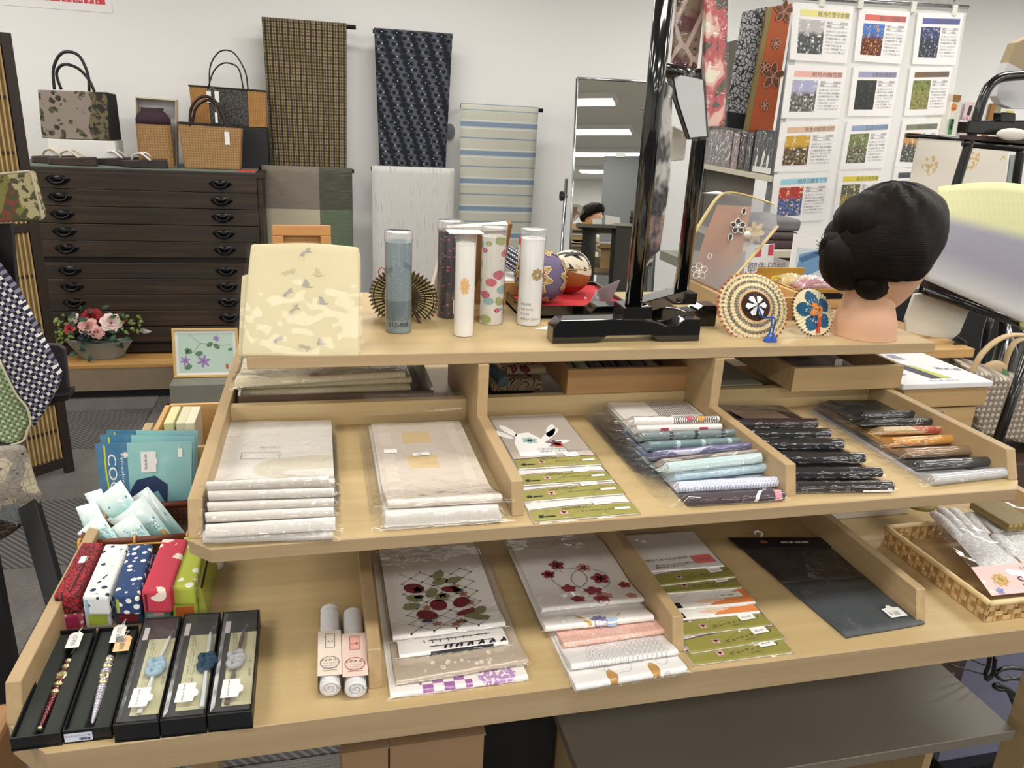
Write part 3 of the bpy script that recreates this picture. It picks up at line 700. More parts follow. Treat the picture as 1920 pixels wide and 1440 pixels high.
o = bpy.data.objects['wall_hook']; o.rotation_euler = (PI / 2, 0, 0); o.location = (q.x, y1 - .001, q.z); o.scale = (.6, .9, 1)
# ================================================================ packaged goods in the trays
class Stack:
    def __init__(s, z, group): s.z = z; s.it = []; s.group = group
    def H(s, p):
        h = s.z
        for i in s.it: h = max(h, i.top(p))
        return h
class Item:
    """a folded cloth or card lying in a stack: front edge (pixels l to r), depth D, thickness tf at the fold and tb at the back"""
    def __init__(s, st, l, r, ln, tf, tb, D=(0, 1), nose=None, fall=.07, n=22, yend=None):
        z = st.z
        for _ in range(6):
            a, c = at(*l, z=z), at(*r, z=z); z = .5 * z + .5 * (max(st.H(V((a.x + (c.x - a.x) * k, a.y + .004, 0))) for k in (.15, .5, .85)))
        s.FL, s.FR = V((a.x, a.y, 0)), V((c.x, c.y, 0)); s.D = V((D[0], D[1], 0)).normalized()
        if yend: ln = (yend - (a.y + c.y) / 2) / s.D.y
        s.ln, s.tf, s.tb = ln, tf, tb; s.rn = nose or tf * .6; s.fall = fall; s.W = (s.FR - s.FL).length; s.n = n
        # rows: dense at the fold
        s.d = [s.rn * (k / 6) ** 1.6 for k in range(6)] + [s.rn + (ln - s.rn) * (k / (n - 6)) for k in range(n - 5)]
        base = [max(st.H(s.FL.lerp(s.FR, k) + s.D * d) for k in (.06, .3, .5, .7, .94)) for d in s.d]
        for _ in range(2): base = [max(base[i], (base[max(0, i - 1)] + base[i] + base[min(len(base) - 1, i + 1)]) / 3) for i in range(len(base))]
        s.base = base; st.it.append(s); s.z0 = st.z
        ux, uy = s.FR - s.FL, s.D; s.det = ux.x * uy.y - ux.y * uy.x; s.ux = ux
    def th(s, d):
        return s.tb + (s.tf - s.tb) * max(0., 1 - max(0., d - s.rn) / s.fall) if d >= s.rn else s.tf
    def lo(s, d):
        k = max(0., 1 - d / s.rn); return s.bz(d) + s.tf * .45 * (1 - math.sqrt(max(0, 1 - k * k)))
    def hi(s, d):
        k = max(0., 1 - d / s.rn); return s.bz(d) + s.th(d) - s.tf * .55 * (1 - math.sqrt(max(0, 1 - k * k)))
    def bz(s, d):
        if d <= 0: return s.base[0]
        for i in range(len(s.d) - 1):
            if d <= s.d[i + 1]:
                t = (d - s.d[i]) / ((s.d[i + 1] - s.d[i]) or 1); return s.base[i] + (s.base[i + 1] - s.base[i]) * t
        return s.base[-1]
    def top(s, p):
        q = V((p.x, p.y, 0)) - s.FL; a = (q.x * s.D.y - q.y * s.D.x) / s.det; b = (s.ux.x * q.y - s.ux.y * q.x) / s.det
        return s.hi(b) + .0008 if -.03 <= a <= 1.03 and 0 <= b <= s.ln else -9
    def pt(s, a, d, z): q = s.FL.lerp(s.FR, a) + s.D * d; return V((q.x, q.y, z))
    def mesh(s, wav=0.):
        b = B(); dd = s.d; path = [(d, s.hi(d), 1) for d in dd[::-1]] + [(d, s.lo(d), 0) for d in dd[1:]]
        nu = 8; vs = []; uv = []
        for i in range(nu + 1):
            a = i / nu
            for d, z, t in path: vs.append(s.pt(a, d, z + (wav * math.sin(a * 9 + d * 40) if t and d > s.rn else 0))); uv.append((a, d / s.ln if t else -d / s.ln))
        m = len(path); fs = [(i * m + j, (i + 1) * m + j, (i + 1) * m + j + 1, i * m + j + 1) for i in range(nu) for j in range(m - 1)]
        fs += [((i + 1) * m, i * m, i * m + m - 1, (i + 1) * m + m - 1) for i in range(nu)]
        fs += [tuple(range(m)), tuple(range(nu * m, nu * m + m))[::-1]]
        return b.add(vs, fs, 0, uv)
    def film(s, mg=.009, up=.0009, back=.0, front=.003):
        ml, mg = mg if isinstance(mg, tuple) else (mg, mg)
        cols = [(-ml / s.W, .35), (-ml * .4 / s.W, .5), (-.002 / s.W, .92)] + [(k / 6, 1.) for k in range(7)] + [(1 + .002 / s.W, .92), (1 + mg * .4 / s.W, .5), (1 + mg / s.W, .35)]
        path = [(s.ln + back, None)] * (1 if back else 0) + [(d, 1) for d in s.d[::-1]] + [(-front * .6, 2), (-front, 3)]
        def fn(u, v):
            a, k = cols[round(u * (len(cols) - 1))]; d, t = path[round(v * (len(path) - 1))]
            if t == 2: z = s.base[0] + s.tf * .45
            elif t == 3: z = s.base[0] + s.tf * .2
            elif t is None: z = s.base[-1] + .004
            else: z = s.lo(d) + (s.hi(d) - s.lo(d)) * k + up + .0005 * math.sin(a * 21 + d * 160)
            return s.pt(a, d, z)
        return B().grid(lambda u, v: fn(1 - u, v), len(cols) - 1, len(path) - 1)
    def surf(s, off=.0004):
        """(a, b): metres along the front edge and back from the fold"""
        def f(a, b):
            if b < 0: z = s.base[0] + s.tf * .45 + b; return s.pt(a / s.W, -off, z)
            return s.pt(a / s.W, b, s.hi(b) + off)
        return f
def pack(st, l, r, m, label, tf=.011, tb=.003, yend=None, ln=.2, D=(0, 1), film=True, fm=None, name='cloth_package', cat='package', wav=.0, fall=.07, back=0., mg=.009, cover='folded_cloth'):
    it = Item(st, l, r, ln, tf, tb, D, yend=yend, fall=fall)
    c = it.pt(.5, it.ln / 2, min(it.base)); t = thing(name, label, cat, c, st.group)
    it.mesh(wav).obj(cover, m, t, auto=.9); it.t = t
    if film: it.film(mg=mg, back=back).obj('plastic_sleeve', fm or FILM, t, smooth=True)
    return it
def cloth(name, c, c2=None, s=120., r=.8, sheen=.2):
    def fn(g):
        u, v, _ = g.co(); n = g.noise(g.vec(u * s, v * s * 1.2), 1., 2.); return g.mix(n.sm(.3, .7), c, c2 or c), n
    return mat(name, r=r, fn=fn, bs=.08, sheen=sheen)
ORD = ['bottom', 'second', 'third', 'fourth', 'fifth', 'sixth', 'seventh', 'eighth', 'ninth', 'tenth']
def nth(i, n): return 'topmost' if i == n - 1 else 'bottommost' if i == 0 else ORD[i] + ' from the bottom'
# ---- white packs
st = Stack(ZM, 'white cloth packs in the left tray bay')
CW = cloth('white_fold', '#dfdbd5', '#d5cec5')
def leafw(g):
    u, v, _ = g.co(); k = g.noise(g.vec(u * 90., v * 110.), 1., 3.); q = ((u - .85) / .55).pw(2) + ((v - .33) / .16).pw(2); q2 = ((u - .95) / .4).pw(2) + ((v - .27) / .05).pw(2)
    return g.mix(q.lt(1.) * q2.gt(1.) * .75, g.mix(k.sm(.4, .6), '#d8d2c9', '#e2ded8'), '#c8c0aa'), k
fr_ = [((381, 1024), (625, 1016)), ((386, 1011), (629, 996)), ((387, 994), (626, 983)), ((391, 977), (627, 968)), ((393, 964), (627, 957)), ((391, 953), (618, 941)), ((390, 933), (628, 925))]
WS_ = []
for i, (l, r) in enumerate(fr_):
    p = pack(st, l, r, CW if i < 6 else mat('white_damask', r=.7, fn=leafw, bs=.1), 'white folded cloth in clear sleeve, %s of the seven white packs' % nth(i, 7), tf=.0145, tb=.0016, yend=.082, wav=.0006, fall=.035)
WS_ = p
sf = p.surf(.0016); tp, w = text('絹ちりめん', .006); B().flat(move(tp, .055, .165), sf).flat(ring(.06, .135, .001, .0003, 4), sf).obj('print', GREYP, p.t)
B().flat(line([(.03, .125), (.085, .125), (.085, .148), (.03, .148), (.03, .125)], .0008), sf).obj('print', GREYP, p.t)
# ---- beige packs
st = Stack(ZM, 'beige cloth packs in the left tray bay')
def goldp(g):
    u, v, _ = g.co(); n = g.noise(g.vec(u * 130., v * 150.), 1., 3.)
    a = (u - .45).abs().lt(.15) * ((v - .80).abs().lt(.07)).mx((v - .52).abs().lt(.07)); b = (u - .12).abs().lt(.06) * n.gt(.5) * ((v * 5).tri().gt(.14)); c = (u - .86).abs().lt(.05) * n.gt(.5)
    return g.mix(a * (n * .5 + .5), g.mix((b.mx(c)) * .5, '#d3c7ba', '#eee7dc'), '#d9bb7f'), n
def goldz(g):
    u, v, _ = g.co(); z = ((u * 14. + (v * 40.).tri() * 2).tri()).lt(.1) * (u - .38).abs().lt(.16); return g.mix(z * .6, '#ece6e0', '#d8b777')
for i, (l, r) in enumerate((((722, 996), (941, 982)), ((723, 981), (936, 968)), ((727, 961), (941, 949)))):
    p = pack(st, l, r, [CW, CW, mat('beige_gold', r=.6, fn=goldp, bs=.1)][i], ('white cloth pack at the bottom under the beige gold one', 'white cloth pack just under the beige gold one', 'beige cloth with gold squares in clear sleeve')[i], tf=.012, tb=.003, yend=.065, wav=.0006, mg=.018)
s2 = p.surf(.0015); b = B().grid(lambda u, v: (lambda q: V((q.x, q.y + (v > .6) * 0, q.z)))(p.pt(-.06 + 1.12 * u, p.ln - .005 + .032 * min(v, .55) / .55, p.hi(p.ln) + .003 + .006 * v + max(0, v - .55) * .075)), 8, 6); b.obj('sleeve_flap', FILM, p.t, smooth=True)
def sticker(surf, a, b_, w, h, parent, rot=0, code=True, m=None, nm='price_sticker', txt=None, tc=None):
    b = B(); b.flat(move(rect(0, 0, w, h), a, b_, rot), surf); o = b.obj(nm, m or TAGM, parent)
    if txt:
        tp, tw = text(txt, h * .42); up = lambda x, y: surf(x, y) + V((0, -.0002, .0004)); k = min(1., w * .8 / (tw or 1)); c_, s_ = math.cos(rot), math.sin(rot)
        B().flat(move(tp, a + (w * .12) * c_ - h * .3 * s_, b_ + w * .12 * s_ + h * .3 * c_, rot, k), up).obj('writing', tc or GREYP, o if o.parent is None or o.parent.parent is None else parent)
    return o
sticker(s2, .055, .19, .026, .011, p.t, .1, txt='1,280'); sticker(s2, .012, .205, .02, .014, p.t); sticker(s2, .185, .15, .012, .045, p.t, .0, txt='絹')
# ---- olive glove packs
OL = mat('olive_card', '#8f8a45', .5, var=.03); OLW = cloth('pack_white', '#dcd9d4', '#e8e5e0')
def olive_items(st, fronts, labels, kinds, yend, arc=True, tag_side=.72):
    out = []
    for i, (l, r) in enumerate(fronts):
        kd = kinds[i]
        it = pack(st, l, r, OLW, labels[i], tf=.0035, tb=.0018, yend=yend, film=True, cover='folded_gloves' if kd != 'o' else 'paper', mg=.003, fall=.05)
        W = it.W; sf = it.surf(.0012); s3 = it.surf(.0017); s4 = it.surf(.0021)
        if kd == 'g':
            n = 10; poly = [(0, 0)] + [(W * k / n, 0) for k in range(1, n + 1)] + [(W * (n - k) / n, .027 + .004 * math.sin(PI * k / n)) for k in range(n + 1)]
            b = B()
            e_ = lambda k, j: (0., .0004, .001, .0025, .012, .02, .028 + .005 * math.sin(PI * k / n))[j]
            for k in range(n):
                for j in range(6): b.add([sf(W * k / n, e_(k, j)), sf(W * (k + 1) / n, e_(k + 1, j)), sf(W * (k + 1) / n, e_(k + 1, j + 1)), sf(W * k / n, e_(k, j + 1))], [(0, 1, 2, 3)])
            b.obj('card_band', OL, it.t)
            b = B(); bl = []
            for k in range(n): bl.append([(W * k / n, .028 + .005 * math.sin(PI * k / n)), (W * (k + 1) / n, .028 + .005 * math.sin(PI * (k + 1) / n)), (W * (k + 1) / n, .0298 + .005 * math.sin(PI * (k + 1) / n)), (W * k / n, .0298 + .005 * math.sin(PI * k / n))])
            b.flat(bl, s3).obj('card_edge', mat('card_maroon', '#5a2028', .5), it.t)
            B().flat(rect(W * .27, .010, W * .34, .020), s3).obj('emblem', mat('emblem_pink', '#d8a2a0', .5), it.t)
            b = B().flat(flower(W * .305, .0155, .004, 3, .8), s4)
            if arc:
                tp, w = text('おしゃれカジュアル', .0055); b.flat(move(tp, W * .47, .013), s3); tp, w = text('手先すっきりきれい', .005); b.flat(move(tp, W * .3, .0235), s3); tp, w = text('のびる手袋', .005); b.flat(move(tp, W * .33, .0275), s3)
                b.flat(disc(W * .08, .009, .0042, 8), s3).flat(rect(W * .115, .006, W * .21, .0095), s3)
                tp, w = text('フリー', .004); b.flat(move(tp, W * .8, .022), s3)
                B().flat(rect(W * .8, .011, W * .95, .017), s3).obj('bar_label', WHITE, it.t)
            else:
                tp, w = text('ビューティフルロング', .0085); b.flat(move(tp, W * .4, .008, .12), s3); tp, w = text('のびのび', .004); b.flat(move(tp, W * .6, .006, .1), s3)
            b.obj('writing', BLACKP, it.t)
            B().flat(move(rect(0, 0, W * .17, .016), W * (.64 if arc else .73), .029 if arc else .016, .06), s4).obj('price_sticker', TAGM, it.t)
            tp, w = text('¥1,320' if arc else '¥3,190', .0055); B().flat(move(tp, W * (.68 if arc else .76), .033 if arc else .021, .06), it.surf(.0026)).obj('writing', GREYP, it.t)
        elif kd == 'w':
            B().flat([r_ for j in range(5) for r_ in rect(0, (.0, .001, .003, .016, .032)[j], W, (.001, .003, .016, .032, .05)[j])], sf).obj('card_band', mat('card_offwhite', '#ece8e2', .5), it.t)
            B().flat([[(W * .45, .002), (W, .002), (W, .02), (W * .62, .018)], [(W * .62, .018), (W, .02), (W, .045), (W * .8, .032)]], s3).obj('print', mat('print_orange', '#e0874a', .5), it.t)
            B().flat(rect(0, .001, W * .12, .016), s3).obj('print', BLACKP, it.t); B().flat(petal(W * .3, .012, .1, W * .3, .008) + petal(W * .4, .008, .2, W * .3, .006), s4).obj('print', mat('print_peach', '#ecc4a8', .5), it.t)
            B().flat(rect(W * .62, .018, W * .92, .033), s4).obj('price_sticker', TAGM, it.t)
            tp, w = text('¥1,100', .008); B().flat(move(tp, W * .66, .022), it.surf(.0026)).obj('writing', GREYP, it.t)
        out.append(it)
    return out
st = Stack(ZM, 'olive carded glove packs on the middle tray')
fr_ = [((1002, 982), (1197, 965)), ((980, 944), (1169, 928)), ((979, 913), (1147, 903)), ((972, 882), (1127, 873))]
D_ = (-.0, 1)
its = olive_items(st, fr_, ['olive carded pack of white gloves, %s of four beside the divider' % nth(i, 4) for i in range(4)], 'gggg', .08)
p = its[-1]; W = p.W; s3 = p.surf(.0019); s4 = p.surf(.0023)
gw = mat('glove_white', '#f2f0ee', .7); b = B()
B().flat(rect(0, .032, W, p.ln - .01), p.surf(.0013)).obj('insert_card', mat('insert_greige', '#b9aea2', .6), p.t)
b.flat([[(W * .1, .04), (W * .55, .04), (W * .5, .10), (W * .38, .135), (W * .2, .13), (W * .12, .09)]], s3)
for x, y, a, l in ((W * .14, .11, 2.2, .05), (W * .2, .12, 1.9, .055), (W * .45, .09, .9, .075), (W * .6, .11, 1.2, .06), (W * .48, .08, .3, .05)): b.flat(petal(x, y, a, l, .016), s3)
b.obj('glove_print', gw, p.t)
B().flat(flower(W * .33, .1, .014, 6, .6), s4).obj('print', mat('print_teal', '#9fc3c0', .6), p.t); B().flat(flower(W * .62, .085, .014, 5, .5), s4).obj('print', mat('print_maroon', '#7d5561', .6), p.t)
B().flat(rect(W * .35, .045, W * .7, .068), s4).obj('label', mat('label_pale', '#dfe0dc', .5), p.t); tp, w = text('手先すっきり楽のびガーゼ', .007); b = B(); b.flat(move(tp, W * .37, .05), p.surf(.0027)); tp, w = text('すべりどめ付', .007); b.flat(move(tp, W * .4, .059), p.surf(.0027)); b.obj('writing', GREYP, p.t)
B().flat(rect(W * .6, .07, W * .7, .084), s4).obj('print', mat('sticker_red', '#d4402e', .5), p.t)
# ---- folded coloured cloths
def pat(name, base, fn2=None, r=.7, c2=None):
    def fn(g):
        u, v, _ = g.co(); c = base
        n = g.noise(g.vec(u * 150., v * 90.), 1., 1.)
        c = g.mix(n * .25, base, c2 or '#ffffff' if False else (c2 or base))
        if fn2: c = fn2(g, u, v, c)
        return c
    return mat(name, r=r, fn=fn, sheen=0 if r < .6 else .1)
def blobs(c1, sx, sy, th, ox=0.):
    def f(g, u, v, c):
        d = g.voro(g.vec(u * sx + ox, v * sy), 1.); return g.mix(d.lt(th), c, c1)
    return f
def stripe_circ(g, u, v, c):
    z = (u - .72).abs().lt(.26); st_ = ((u * 46. + (v * 30.).sin() * .3).tri()).lt(.25)
    c = g.mix(z * st_, c, '#17161c'); f1 = ((u - .65) / .05).pw(2) + ((v - .02) / .025).pw(2); f2 = ((u - .78) / .05).pw(2) + ((v - .02) / .025).pw(2)
    c = g.mix(f1.lt(1.), c, '#c05a72'); c = g.mix(f2.lt(1.), c, '#d9a03c'); d = ((u - .2).abs().lt(.03)).mx((u - .4).abs().lt(.02)) * (v - .05).abs().lt(.02); return g.mix(d, c, '#c23a4a')
def dia(g, u, v, c): k = (((u * 34.) + v * 60.).tri() * 2) * (((u * 34.) - v * 60.).tri() * 2); return g.mix(k.sm(.2, .5), '#dfe2ee', '#a9b1cd')
def bumpy(g, u, v, c): return g.mix((u * 60.).tri().sm(.1, .4) * (v * 90.).tri().sm(.1, .4), c, '#d5e6ea')
def marks(c1):
    def f(g, u, v, c): return g.mix((((u - .3).abs().lt(.02)).mx((u - .56).abs().lt(.02)).mx((u - .84).abs().lt(.02))) * (v + .02).abs().lt(.06), c, c1)
    return f
def swoosh(c1):
    def f(g, u, v, c): k = ((u * 5. + v * 9.).sin() * .03 + v - .03).abs().lt(.006); return g.mix(k * (u - .35).abs().lt(.3), c, c1)
    return f
def redspots(g, u, v, c): return g.mix(((u - .32).abs().lt(.05)).mx((u - .78).abs().lt(.05)) * (v + .01).abs().lt(.012), c, '#b93a55')
def plum_end(g, u, v, c):
    c = g.mix(((u - .70) - (v * 8.).sin() * .3).abs().lt(.02) * v.gt(-.1), c, '#f0eeee'); return g.mix((u - .93).abs().lt(.035) * (v + .0).abs().lt(.03), c, '#e08a9a')
st = Stack(ZM, 'folded coloured cloths in sleeves on the middle tray')
COL = [('plum with a white swirl', '#3a2a35', plum_end), ('lavender diamond check', '#c3c8de', dia), ('light blue textured', '#9fbcc8', bumpy), ('plain pale aqua', '#bcd2d2', None), ('taupe grass print', '#a69a92', swoosh('#6d6058')), ('slate purple', '#66668c', swoosh('#c9c9dc')), ('grey teal', '#6f8a8c', marks('#b9d0d0')), ('grey with dark marks', '#7d8a8c', marks('#2b2f33')), ('white with red spots', '#efe9e4', redspots), ('white with striped flowers', '#f2eeea', stripe_circ)]
fr_ = [((1291, 953), (1471, 942)), ((1273, 928), (1459, 917)), ((1263, 908), (1446, 889)), ((1253, 894), (1428, 874)), ((1243, 880), (1428, 860)), ((1230, 867), (1415, 849)), ((1217, 851), (1395, 841)), ((1203, 836), (1382, 828)), ((1194, 820), (1352, 816)), ((1188, 805), (1347, 803))]
for i, ((l, r), (nm, c, f)) in enumerate(zip(fr_, COL)):
    p = pack(st, l, r, pat('fold_' + nm.replace(' ', '_'), c, f), 'folded %s cloth in clear sleeve between the tray dividers' % nm, tf=.0165, tb=.0018, yend=.08, mg=(.038, .008), fall=.028)
sticker(p.surf(.0018), .09, .04, .05, .016, p.t, 0, txt='小紋')
# ---- black wrapped cloths
st = Stack(ZM, 'black cloth packs in the right tray bay')
fr_ = [((1488, 928), (1675, 925)), ((1478, 900), (1654, 899)), ((1462, 871), (1622, 871)), ((1432, 845), (1582, 844)), ((1405, 825), (1557, 824)), ((1380, 806), (1533, 805))]
CB_ = ['#1c1619', '#0e0e12', '#121013', '#0d0e13', '#0a0b0e', '#2a181f']; nm_ = ['brown black cloth pack', 'glossy black cloth pack with plum lining', 'black cloth pack with a white label', 'ink black cloth pack', 'jet black cloth pack', 'dark plum cloth pack']
for i, (l, r) in enumerate(fr_):
    p = pack(st, l, r, cloth('blackfold%d' % i, CB_[i], CB_[i], r=.2, sheen=0), nm_[i] + ' by the right divider', tf=.0165, tb=.0018, yend=.075, mg=.007, fall=.03)
    if i == 2: sticker(p.surf(.0018), .0, .012, .04, .012, p.t, -.05, txt='1,540')
    if i == 0: B().flat(rect(p.W * .68, -.004, p.W * .98, -.001), p.surf(.0012)).obj('label', TAGM, p.t)
    if i == 5: B().flat(rect(.03, .03, .12, .085), p.surf(.0016)).obj('photo_label', mat('photo_brown', '#6b5648', .5, var=.3), p.t)
# ---- right hand stack
def leaves(g, u, v, c):
    a = ((u - .46) / .08).pw(2) + ((v - .03) / .03).pw(2); b_ = ((u - .60) / .08).pw(2) + ((v - .015) / .03).pw(2); d = ((u - .72) / .08).pw(2) + ((v + .01) / .015).pw(2)
    s = (v - .03 + (u - .3) * .1).abs().lt(.004) * u.lt(.5); return g.mix(a.lt(1.).mx(b_.lt(1.)).mx(d.lt(1.)).mx(s), c, '#b8503a')
def wave_(g, u, v, c): k = ((u * 7.).sin() * .03 + v - .02).abs().lt(.006) ; return g.mix(k * u.lt(.6), c, '#a9762f')
def whites(g, u, v, c): k = ((u - .62 - v * 1.).abs().lt(.008)).mx((u - .66 - v * 1.).abs().lt(.006)); return g.mix(k * .7, c, '#b8b8b8')
st = Stack(ZM, 'folded cloths in the right hand corner of the middle tray')
COL = [('silver grey', '#b5b5b7', None), ('charcoal', '#2a2c2f', None), ('brown', '#8d6f50', None), ('amber', '#cf9440', wave_), ('cream with rust leaves', '#c3ae82', leaves), ('black with grey sprig', '#131417', whites), ('plain black', '#101114', whites)]
fr_ = [((1751, 914), (1900, 897)), ((1723, 887), (1871, 877)), ((1698, 863), (1850, 855)), ((1675, 842), (1817, 833)), ((1654, 822), (1799, 819)), ((1628, 808), (1769, 806)), ((1620, 790), (1770, 790))]
for i, ((l, r), (nm, c, f)) in enumerate(zip(fr_, COL)):
    pack(st, l, r, pat('foldr_' + nm.replace(' ', '_'), c, f, .5), '%s folded cloth pack by the right side of the middle tray' % nm, tf=.0165, tb=.0018, yend=.07, mg=(.03, .006), fall=.03)
# ---- embroidered panels on the bottom tray
st = Stack(ZB, 'embroidered cloths on the bottom tray')
CP = cloth('panel_white', '#e9e4df', '#f1edea'); CB2 = cloth('panel_beige', '#c4b39f', '#b8a692'); CY = cloth('panel_yellow', '#ece9d2', '#f1eedd')
def pchk(g, u, v, c):
    k = ((u * 13.).fl() + (v * 26.).fl()).mod2(); z = (u - .4).abs().lt(.19); d = ((u - .78) / .14).pw(2) + ((v - .04) / .06).pw(2); n = g.noise(g.vec(u * 40., v * 40.), 1., 2.)
    return g.mix(d.lt(1.) * n.gt(.45), g.mix(z * k, c, '#9d5fa0'), '#b58ac0')
def gflow(g, u, v, c): d = g.voro(g.vec(u * 16., v * 16.), 1.); return g.mix(d.lt(.3) * (u - .5).abs().lt(.28), c, g.mix(d.lt(.12), '#efe8dc', '#c8a862'))
G1 = [(((732, 1313), (990, 1278)), pat('purple_check_panel', '#ebe7e2', pchk), 'white cloth with purple checks and yellow edge, lowest embroidered pack by the towels', .008), (((743, 1289), (990, 1247)), pat('beige_flower_panel', '#bfae9b', gflow), 'beige cloth with gold flowers in clear sleeve under the black fence print', .008), (((749, 1238), (953, 1211)), CP, 'white cloth with black fence and grass print in clear sleeve', .007), (((737, 1205), (947, 1177)), CP, 'white cloth with red aubergines on black lattice, top of its pile', .009)]
for i, ((l, r), m, lab, tf) in enumerate(G1):
    p = pack(st, l, r, m, lab, tf=tf, tb=.0015, yend=.06 if i == 3 else -.02, mg=.006, fall=.05, wav=.0005); W = p.W
    if i == 2:
        s = p.surf(.0012); b = B(); x0_, x1_ = W * .28, W * .86
        for k in range(9): b.flat(line([(x0_ + (x1_ - x0_) * k / 8, -.002), (x0_ + (x1_ - x0_) * k / 8 - .006, .03)], .0012), s)
        for y in (.0, .012, .028): b.flat(line([(x0_ + (x1_ - x0_) * k / 8, y) for k in range(9)], .0016), s)
        for k in range(12): b.flat(petal(x0_ + .008 * k + .02, .002, 1.2 + .5 * math.sin(k * 3), .012, .004), s)
        b.obj('print', BLACKP, p.t)
    if i == 3:
        s = p.surf(.0012); s_2 = p.surf(.0016); b = B(); x0_, x1_, L = W * .16, W * .86, .165; nx, ny = 7, 12
        gx = lambda k: x0_ + (x1_ - x0_) * k / nx; gy = lambda k: .002 + L * k / ny
        for j in range(ny):
            for k in range(nx):
                if (j + k) % 2 == 0: b.flat(line([(gx(k), gy(j)), (gx(k + 1), gy(j + 1))], .0007), s)
                else: b.flat(line([(gx(k), gy(j + 1)), (gx(k + 1), gy(j))], .0007), s)
        for j in range(ny + 1):
            for k in range(nx + 1):
                if (j + k) % 2 == 0: b.flat(disc(gx(k), gy(j), .0017, 6), s)
        b.obj('lattice_print', BLACKP, p.t)
        e = B(); RD = mat('aubergine_red', '#6a2226', .6)
        for x, y, a, l, w in ((.36, .115, 2.6, .035, .026), (.52, .115, -.3, .032, .016), (.42, .038, 2.4, .036, .026), (.6, .04, .3, .036, .018), (.5, .06, 2.0, .03, .026), (.62, .062, .9, .03, .024)): B().flat(petal(W * x, y, a, l, w, 10), s_2).obj('aubergine_print', RD, p.t)
        e = B()
        for x, y, a in ((.45, .13, .3), (.5, .14, 1.2), (.58, .132, .2), (.33, .09, 2.6), (.3, .08, 3.3), (.38, .095, 1.), (.66, .03, .4), (.72, .026, -.2), (.78, .034, 1.), (.44, .085, .5)): B().flat(petal(W * x, y, a, .028, .018), s_2).obj('leaf_print', mat('print_olive', '#7c7a58', .6), p.t)
        e = B()
        for x, y in ((.3, .12), (.66, .115), (.72, .095), (.52, .098), (.3, .05), (.76, .07), (.56, .012), (.4, .02), (.35, .07), (.62, .02)): e.flat(flower(W * x, y, .008, 5, .6), s_2)
        e.obj('flower_print', mat('print_brown', '#9a7355', .6), p.t); e = B()
        for x, y in ((.68, .105), (.3, .1), (.32, .033), (.62, .018), (.72, .075)): e.flat(disc(W * x, y, .008, 8, .005), s_2)
        e.obj('berry_print', mat('print_slate', '#3a3b46', .6), p.t)
st = Stack(ZB, 'embroidered cloths by the middle divider')
def seap(g, u, v, c):
    a = ((u - .34) / .18).pw(2) + ((v - .02) / .16).pw(2); r = (a.sq() * 7).tri().lt(.1) * a.lt(1.); h = (((u * 22.) + v * 30.).tri().lt(.06)).mx(((u * 22.) - v * 30.).tri().lt(.06)).mx((u * 22.).tri().lt(.05)) * (u - .72).abs().lt(.2); return g.mix((r.mx(h)) * .7, c, '#8d8f92')
def pinkp(g, u, v, c): n = g.voro(g.vec(u * 14., v * 16.), 1., 'DISTANCE_TO_EDGE'); return g.mix(n.lt(.05) * .5, c, '#f0d4cc')
def goldf(g, u, v, c):
    d1 = ((u - .34) / .045).pw(2) + ((v - .03) / .045).pw(2); d2 = ((u - .72) / .045).pw(2) + ((v - .03) / .045).pw(2); d3 = ((u - .48) / .03).pw(2) + ((v - .13) / .03).pw(2); n = g.noise(g.vec(u * 30., v * 30.), 1., 2.)
    s = g.voro(g.vec(u * 7., v * 9.), 1.); return g.mix((d1 + n - .5).lt(1.).mx((d2 + n - .5).lt(1.)).mx((d3 + n - .5).lt(1.)), g.mix((s - .45).abs().lt(.03) * .5, c, '#a8a4a0'), '#b98b4a')
G2 = [(((1079, 1300), (1288, 1264)), pat('gold_flower_panel', '#e9e6e4', goldf), 'white cloth with gold chrysanthemums, lowest of the pile by the middle divider', .01), (((1071, 1260), (1271, 1231)), pat('wave_panel', '#e8e5e3', seap), 'white cloth with grey wave and hemp leaf lines in clear sleeve', .01), (((1057, 1218), (1245, 1191)), pat('pink_panel', '#e5b3a2', pinkp), 'salmon pink patterned cloth in clear sleeve', .009), (((1023, 1189), (1226, 1168)), CP, 'white cloth with a purple and blue flower in clear sleeve', .01), (((1017, 1152), (1207, 1132)), CP, 'white cloth with red plum blossoms and swirls, top of its pile', .009)]
